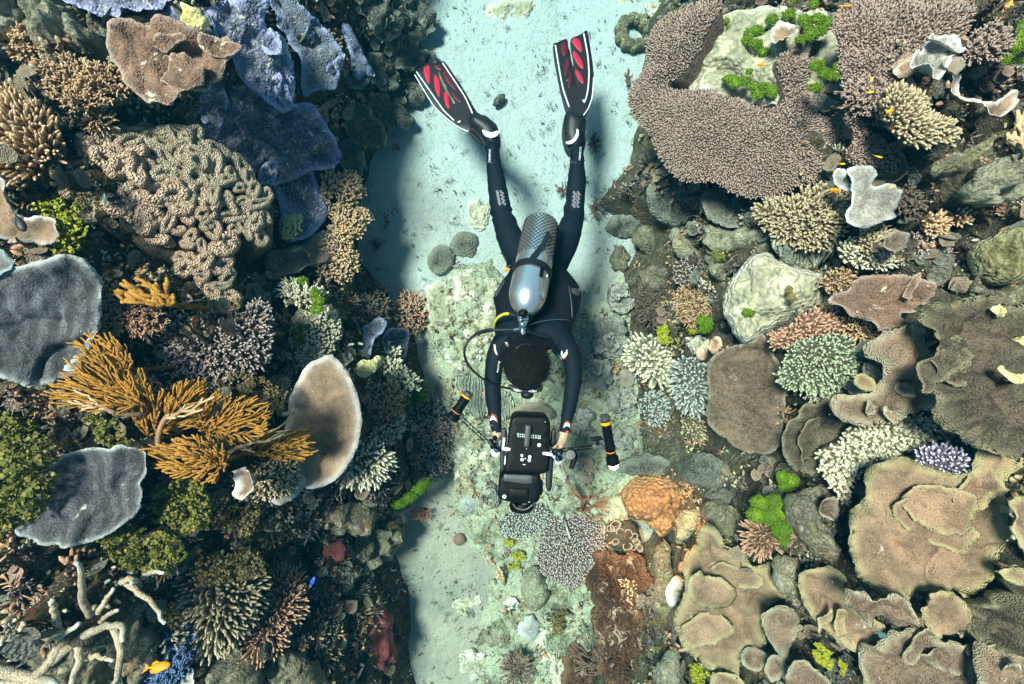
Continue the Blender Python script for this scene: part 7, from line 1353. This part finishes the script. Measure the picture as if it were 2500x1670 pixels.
# vest
vest = slab('vest', smooth_poly([(1240,668),(1222,690),(1201,728),(1213,758),(1205,800),(1214,838),(1245,856),(1300,860),(1362,852),(1396,812),(1402,790),(1418,745),(1421,706),(1396,672),(1370,645),(1325,628),(1270,630),(1250,650)], 2), lambda x, y: 2.60+(700-y)*0.0009, 0.10, M_VEST, DIV, cham=5, res=7, bulge=0.075)
for P in (K3((500,435),(560,330),(640,215),(655,225),(580,350),(525,450)), K3((1410,280),(1425,290),(1465,560),(1462,700),(1450,640),(1440,480))):
    decal('vest_piping', P, M_GREYP, bvh=bvh_of([vest]), D=2.55)
decal('vest_panel', K3((1445,310),(1555,315),(1545,400),(1500,395),(1455,360)), M_GREYP, bvh=bvh_of([vest]), D=2.55)
ball('orange_toggle', 1236, 658, 2.60, 0.010, M_ORNB, DIV)
hose('toggle_cord', [(1222,618),(1228,621),(1236,632),(1238,655)], [2.62]*4, 1.6, M_RUB, DIV, n=12)
# head: hair, mask
V, Q = ellipsoid((0.102, 0.112, 0.10), ray(1284, 893, 2.40)-D0, 28, 18); W_ = V+D0; V = V+0.006*np.c_[pn(W_[:, 0]*22, W_[:, 1]*22, W_[:, 2]*22), pn(W_[:, 0]*22, W_[:, 1]*22, W_[:, 2]*22+9), 0*V[:, 0]]
hair = mk('hair', V, Q, M_HAIR, DIV)
def strands():
    r = np.random.RandomState(2); acc = Acc(); n = 3400; d = r.normal(size=(n, 3)); d[:, 2] = np.abs(d[:, 2]); d /= np.linalg.norm(d, axis=1)[:, None]; c = ray(1284, 893, 2.40)-D0
    fingers(acc, c+d*[0.098, 0.108, 0.096], d*[0.45, 0.45, 0.3]+np.array([0.15, 0.8, 0])+r.normal(size=(n, 3))*0.22, 0.022+0.03*r.rand(n)**2, 0.0012, 3, prof=((0, 1), (0.5, 0.8), (1, 0.3)), bend=0.6, r=r)
    o = acc.build('strands', M_HAIR, hair); tag(o, kind='stuff')
strands()
HB = bvh_of([hair])
mask = slab('mask', smooth_poly(K3((690,1470),(760,1485),(900,1500),(1050,1485),(1110,1480),(1105,1530),(1060,1560),(960,1575),(820,1570),(720,1540),(690,1500)), 1), 2.42, 0.07, M_RUB, DIV, cham=1.0, res=4)
for P in (K3((745,1515),(800,1520),(860,1545),(800,1552),(760,1535)), K3((930,1545),(980,1525),(1030,1535),(1035,1555),(960,1560))):
    o = slab('lens', P, 2.412, 0.05, M_LENSW, DIV, cham=0.4, res=2); o.parent = mask
decal('mask_strap', ribbon(K3((700,1090),(770,1045),(850,990),(930,975),(1010,1000),(1090,1060),(1130,1120)), 4.5), M_RUB, bvh=HB, off=0.012, D=2.4)
decal('strap_print', ribbon(K3((770,1040),(830,995),(900,975),(975,998)), 1.6), M_LILA, bvh=HB, off=0.016, D=2.4)
slab('strap_clip', K3((650,960),(675,955),(705,1005),(690,1020),(665,1000)), 2.40, 0.012, M_PINK, DIV, cham=0.3, res=2); ball('mask_buckle', 1243, 830, 2.42, 0.014, M_HOUS, DIV)
ball('mouthpiece', 1287, 963, 2.46, 0.032, M_RUB, DIV, (1, 0.7, 0.9))
# ---------------------------------------------------------------- tank and hoses
tb, tn = ray(1323, 541, 2.64), ray(1284.5, 742, 2.335)
TK = empty('scuba_tank', (tb+tn)/2, 'silver scuba tank in a black net strapped to the back of the diver', 'scuba tank'); T0 = np.array(TK.location)
R_ = 0.089
cyl('cylinder', tb, tn+(tn-tb)*0.10, R_, M_ALU, TK, 48, [(0, 0), (0, R_*.55), (0.015, R_*.8), (0.05, R_*.97), (0.09, R_), (0.80, R_), (0.86, R_*.95), (0.92, R_*.80), (0.965, R_*.58), (0.99, R_*.36), (1, R_*.2), (1, 0)])
def net():
    u, v, w = frame(tn-tb); L = np.linalg.norm(tn-tb); acc = Acc(); t = np.linspace(0.05, 0.52, 30)
    for s in (1, -1):
        for k in range(26):
            a = k*2*math.pi/26+s*t*5.2; rr = (R_+0.0012)*np.where(t < 0.09, 0.975, 1)
            C = tb+w*(t*L)[:, None]+(np.cos(a)[:, None]*u+np.sin(a)[:, None]*v)*rr[:, None]-T0; V, Q, Tt, _ = tube(C, 0.0014, 4, cap=False); acc.add(V, Q)
    tag(acc.build('net', M_RUB, TK), kind='stuff')
net()
def around(name, f, w_, mat, rr=R_+0.003, a0=0, a1=6.283, wid=0.02):
    u, v, w = frame(tn-tb); L = np.linalg.norm(tn-tb); c = tb+(tn-tb)*f; n = 48; a = np.linspace(a0, a1, n); V = []
    for da, dr in ((-wid/2, 0), (-wid/2, 0.004), (wid/2, 0.004), (wid/2, 0)): V.append(c+w*da+(np.cos(a)[:, None]*u+np.sin(a)[:, None]*v)*(rr+dr))
    V = np.concatenate(V)-T0; Q = []
    for k in range(3): i = np.arange(n-1); Q.append(np.stack([k*n+i, k*n+i+1, (k+1)*n+i+1, (k+1)*n+i], 1))
    return mk(name, V, np.vstack(Q), mat, TK, smooth=False)
around('tank_strap', 0.675, 0, M_RUB, wid=0.038)
slab('strap_buckle', [(1295,647),(1329,651),(1326,677),(1291,671)], lambda x, y: 2.345+(660-y)*0.0014, 0.03, M_HOUS, TK, cham=1.2, res=5)
slab('strap_tail', [(1334,563),(1343,567),(1337,592),(1302,640),(1292,631),(1295,625),(1328,585)], lambda x, y: 2.355+(640-y)*0.0013, 0.005, M_RUB, TK, cham=0.5, res=4)
hose('buckle_wire', K3((1110,90),(1150,130),(1165,190),(1130,240),(1080,200)), [2.36, 2.37, 2.37, 2.35, 2.34], 1.1, M_CHROME, TK, n=18)
TB = bvh_of([o for o in TK.children if o.name.startswith('cylinder')])
text('S80 3000', 1323, 728, 5.0, -65, M_GREYP, TK, name='stamp', bvh=TB, D=2.4, off=0.0012); text('AL TC', 1319, 727, 4.0, -65, M_GREYP, TK, name='stamp', bvh=TB, D=2.4, off=0.0012)
cyl('valve_neck', ray(1283, 757, 2.33), ray(1279, 778, 2.31), 0.016, M_CHROME, TK)
ball('valve_knob', 1277, 765, 2.28, 0.022, M_HOUS, TK, (1, 0.9, 0.8))
cyl('valve_body', ray(1264, 780, 2.31), ray(1290, 778, 2.31), 0.012, M_CHROME, TK)
ball('first_stage', 1276, 792, 2.29, 0.020, M_CHROME, TK); cyl('stage_turret', ray(1276, 800, 2.30), ray(1277, 816, 2.31), 0.012, M_CHROME, TK, prof=[(0,0),(0,.014),(.2,.016),(.3,.011),(.5,.014),(.6,.009),(.9,.012),(1,.008),(1,0)])
cyl('hose_fitting', ray(1268, 803, 2.30), ray(1254, 806, 2.30), 0.008, M_CHROME, TK)
for k, (x, y) in enumerate(((1266,778),(1289,776),(1268,788),(1287,786),(1281,812),(1272,812))): ball('bolt', x, y, 2.29, 0.005, M_CHROME, TK, nu=8, nv=6)
hose('regulator_hose', K3((800,805),(640,812),(490,812),(390,830),(300,860),(225,920),(172,1010),(160,1100),(195,1210),(270,1305),(400,1410),(530,1475),(700,1512),(850,1540)), [2.30,2.32,2.33,2.32,2.31,2.30,2.30,2.31,2.33,2.34,2.36,2.38,2.42,2.46], 3.0, M_RUB, TK, n=90)
hose('hose_sleeve', K3((500,812),(440,818),(380,832),(318,858)), [2.328,2.325,2.318,2.31], 4.6, M_RUB, TK, n=14)
hose('inflator_hose', K3((720,618),(640,620),(575,655),(535,710),(520,785)), [2.34,2.36,2.40,2.46,2.54], 3.4, M_YHOSE, TK, n=30); hose('hose_sleeve', K3((830,650),(770,640),(710,617)), [2.31,2.33,2.34], 5.5, M_RUB, TK, n=10)
hose('gauge_hose', K3((930,760),(1040,715),(1180,695),(1300,685),(1400,690),(1455,720)), [2.34,2.38,2.42,2.44,2.46,2.52], 1.5, M_GREYP, TK, n=30)
hose('corrugated_hose', K3((910,830),(980,850),(1060,880),(1140,890),(1190,950),(1230,1040),(1270,1100)), [2.33,2.35,2.36,2.37,2.40,2.44,2.46], 5.0, M_RUB, TK, n=64, rings=0.22, ns=10)
hose('octopus_hose', K3((940,700),(985,640),(985,590),(960,560)), [2.33,2.38,2.42,2.45], 4.4, M_RUB, TK, n=20)
# ---------------------------------------------------------------- camera rig with two torches
CR = empty('underwater_camera', ray(1284, 1130, 2.36), 'black underwater camera rig with two dive torches on arms, held in front of the diver', 'camera'); C0 = np.array(CR.location)
def S4(name, P, D, dep, mat, **k): return slab(name, K4(*P), D, dep, mat, CR, **k)
S4('housing', [(690,450),(720,422),(760,415),(1000,425),(1060,432),(1098,470),(1106,520),(1098,800),(1085,1000),(1040,1032),(980,1040),(640,1032),(618,1000),(640,800),(660,600)], 2.29, 0.17, M_HOUS, cham=3.0, res=6)
S4('finder_housing', [(606,1030),(980,1040),(1006,1090),(1003,1260),(985,1320),(940,1350),(880,1345),(650,1330),(590,1315),(552,1285),(546,1200),(560,1090)], 2.25, 0.20, M_HOUS, cham=4.0, res=6)
S4('top_panel', [(612,1038),(918,1050),(912,1130),(850,1140),(605,1110)], 2.246, 0.01, M_GREYP, cham=1.0, res=8)
S4('cover_plate', [(672,1185),(880,1195),(872,1310),(690,1300),(668,1290)], 2.244, 0.01, M_HOUS, cham=1.2, res=8)
S4('side_knob', [(1008,1120),(1030,1125),(1022,1255),(1000,1262)], 2.29, 0.05, M_GREYP, cham=1.0, res=6)
S4('handle_bar', [(840,515),(902,520),(878,750),(822,748)], 2.262, 0.028, M_GREYP, cham=2.0, res=6)
S4('display', [(742,590),(1008,615),(1004,668),(742,645)], 2.284, 0.006, plain('display_glass', (0.02, 0.035, 0.04), 0.12), cham=0.6, res=8)
for x in (762,785,808,828,900,925,952,978,996):
    for dy in (12, 34): S4('key', [(x-6, 592+dy+x*0.09-68),(x+6, 592+dy+x*0.09-68),(x+6, 604+dy+x*0.09-68),(x-6, 604+dy+x*0.09-68)], 2.281, 0.003, M_LENSW, cham=0.2, res=3)
for x, y, r, m in ((985,725,.0085,M_LENSW),(802,835,.0065,M_LENSW),(885,850,.0075,M_RINGS),(803,878,.0075,M_RINGS),(880,886,.0075,M_RINGS),(850,762,.002,M_LENSW),(838,868,.003,M_RINGS),(1050,478,.002,M_LENSW)):
    p = ray(*K4((x, y))[0], 2.288); cyl('button', p, p+np.array([0, 0, 0.004]), r, m, CR, 16)
p = ray(*K4((615, 1272))[0], 2.247); cyl('button', p, p+np.array([0, 0, 0.004]), 0.0090, M_LENSW, CR, 18)
S4('mark', [(808,928),(842,930),(842,938),(808,936)], 2.288, 0.002, M_LENSW, cham=0, res=3); S4('mark', [(868,1328),(888,1330),(888,1336),(868,1334)], 2.2485, 0.002, M_LENSW, cham=0, res=3)
HV = bvh_of([o for o in CR.children if 'housing' in o.name or 'finder' in o.name])
cyl('dome_port', ray(*K4((800, 1330))[0], 2.33), ray(*K4((800, 1446))[0], 2.33), 0.05, M_HOUS, CR, 32, [(0, 0), (0, .052), (.2, .056), (.55, .054), (.70, .050), (.85, .038), (.95, .024), (1.0, .010), (1, 0)])
slab('lens_shade', ribbon(K4((705,1350),(740,1398),(800,1418),(860,1410),(918,1360)), 2.2), 2.268, 0.012, plain('olive_rim', (0.12, 0.12, 0.09), 0.4), CR, cham=0.3, res=2.5)
text('zen', *K4((828, 1357))[0], 8.5, 184, M_LENSW, CR, name='lettering', D=2.262, off=0.001, bvh=bvh_of([o for o in CR.children if o.name.startswith('dome_port') or o.name.startswith('finder')]))
S4('grip', [(592,560),(632,540),(648,620),(630,800),(628,950),(600,1030),(572,1000),(565,800)], 2.32, 0.03, M_RUB, cham=1.5, res=6)
S4('grip_plate', [(622,835),(632,838),(628,940),(612,940)], 2.316, 0.03, M_SILV, cham=0.3, res=5); S4('grip_plate', [(600,650),(628,645),(612,765),(592,770)], 2.316, 0.03, M_SILV, cham=0.3, res=5); S4('grip_plate', [(1070,890),(1088,892),(1078,1000),(1062,1000)], 2.30, 0.03, M_SILV, cham=0.3, res=5)
S4('grip', [(1128,560),(1160,555),(1170,620),(1160,720),(1110,760),(1102,720),(1115,600)], 2.33, 0.03, M_RUB, cham=1.5, res=6)
S4('grip', [(1075,860),(1110,850),(1135,880),(1137,940),(1120,1190),(1100,1225),(1075,1220),(1060,1190),(1062,980)], 2.31, 0.03, M_RUB, cham=2.0, res=6)
S4('bracket', [(588,752),(650,752),(685,762),(685,785),(650,790),(588,782)], 2.275, 0.012, M_SILV, cham=0.6, res=5); S4('bracket', [(1022,805),(1060,800),(1130,818),(1128,845),(1050,835),(1022,828)], 2.275, 0.012, M_SILV, cham=0.6, res=5)
S4('tray', [(470,800),(520,740),(572,700),(575,790),(560,840),(520,855),(490,840)], 2.34, 0.02, M_SILV, cham=0.6, res=5); S4('tray', [(1128,790),(1180,800),(1250,840),(1255,890),(1190,935),(1150,925),(1125,870)], 2.34, 0.02, M_SILV, cham=0.6, res=5)
for x, y, r in ((470,690,.014),(500,735,.016),(535,775,.014),(515,650,.012),(1160,800,.017),(1190,865,.016),(1215,800,.011)): ball('clamp', *K4((x, y))[0], 2.30, r, M_HOUS, CR)
for a, b in (((1150,785),(1200,830)),((1165,850),(1200,900)),((440,670),(480,720)),((500,760),(550,790))): cyl('joint', ray(*K4(a)[0], 2.29), ray(*K4(b)[0], 2.29), 0.006, M_CHROME, CR, 10)
S4('lever', [(1285,790),(1330,775),(1385,800),(1402,860),(1385,900),(1345,985),(1305,975),(1340,900),(1345,860),(1300,855)], 2.32, 0.03, M_HOUS, cham=1.5, res=6); cyl('dial', ray(*K4((1320, 830))[0], 2.315), ray(*K4((1320, 830))[0], 2.285), 0.021, M_GREYP, CR, 24)
for a, b in (((1270,560),(1330,720)),): pass
def truss(a, b, D, w=8, n=6):
    a, b = np.array(K4(a)[0]), np.array(K4(b)[0]); d = (b-a)/np.linalg.norm(b-a); q = np.array([-d[1], d[0]])*w/2; acc = Acc()
    def bar(p0, p1, r=0.0026): V, Q, Tt, _ = tube(np.linspace(ray(*p0, D), ray(*p1, D), 3)-C0, r, 6); acc.add(V, Q, Tt)
    bar(a+q, b+q); bar(a-q, b-q); L = b-a
    for k in range(n):
        p, r = a+L*k/n, a+L*(k+1)/n; s = 1 if k % 2 else -1; bar(p+q*s, r-q*s, 0.0019)
    acc.build('arm', M_HOUS, CR)
truss((178,455), (425,685), 2.31); truss((1205,785), (1550,745), 2.31)
def torch(a, b, D1, D2, band, lit):
    a, b = ray(*K4(a)[0], D1), ray(*K4(b)[0], D2); r = 0.0225
    t = empty('torch', (0, 0, 0)); t.parent = CR; t.location = Vector((a+b)/2-C0); base = np.array((a+b)/2)
    cyl('barrel', a, b, r, M_HOUS, t, 28, [(0, 0), (0, r*.8), (.02, r*.88), (.09, r*.9), (.10, r), (.13, r*.97), (.62, r*.97), (.63, r*1.06), (.70, r*1.06), (.71, r), (.84, r*.98), (.86, r*1.30), (.99, r*1.32), (1, r*1.2), (1, 0)], base=base)
    L = b-a; cyl('orange_band', a+L*.105, a+L*.165, r*1.03, M_ORNB, t, 28, base=base); cyl('ring', a+L*.72, a+L*.735, r*1.03, M_ORNB, t, 28, base=base); cyl('end_cap', a-L*.01, a+L*.085, r*.92, M_GREYP, t, 24, base=base)
    if lit: 
        m, nt_, bb = new_mat('torch_glow', 0.3); bb.inputs['Emission Color'].default_value = (1, 0.75, 0.55, 1); bb.inputs['Emission Strength'].default_value = 18
        cyl('glass', b-L*.01, b+L*.13, r*1.1, m, t, 24, [(0, 0), (0, r*1.15), (.3, r*1.0), (.6, r*.75), (.85, r*.4), (1, 0)], base=base)  # glowing bulge lengthened past the lens to stand for its glare in water
    else: cyl('glass', b-L*.01, b+L*.006, r*1.1, M_DOME, t, 24, base=base)
    return a, b
torch((240,170), (60,445), 2.28, 2.30, 0, False)
ta, tbb = torch((1680,415), (1772,925), 2.30, 2.36, 0, True)
S4('clamp', [(130,400),(170,395),(185,430),(150,465),(118,445)], 2.30, 0.04, M_GREYP, cham=1, res=5); S4('clamp', [(1550,725),(1600,715),(1670,720),(1690,770),(1560,775)], 2.30, 0.04, M_GREYP, cham=1, res=5); S4('clamp', [(1535,655),(1660,640),(1668,672),(1540,690)], 2.30, 0.03, M_HOUS, cham=1, res=5)
cyl('joint', ray(*K4((1605, 680))[0], 2.30), ray(*K4((1608, 730))[0], 2.30), 0.007, M_HOUS, CR, 10)
sp = bpy.data.lights.new('torch_light', 'SPOT'); so = bpy.data.objects.new('torch_light', sp); COL.objects.link(so)
dr = Vector(ray(1580, 1270, 2.95)-tbb).normalized(); so.location = Vector(tbb)+dr*0.03; so.rotation_euler = (-dr).to_track_quat('Z', 'Y').to_euler()
sp.energy = 85; sp.color = (1.0, 0.40, 0.16); sp.spot_size = math.radians(46); sp.spot_blend = 0.7; sp.shadow_soft_size = 0.02
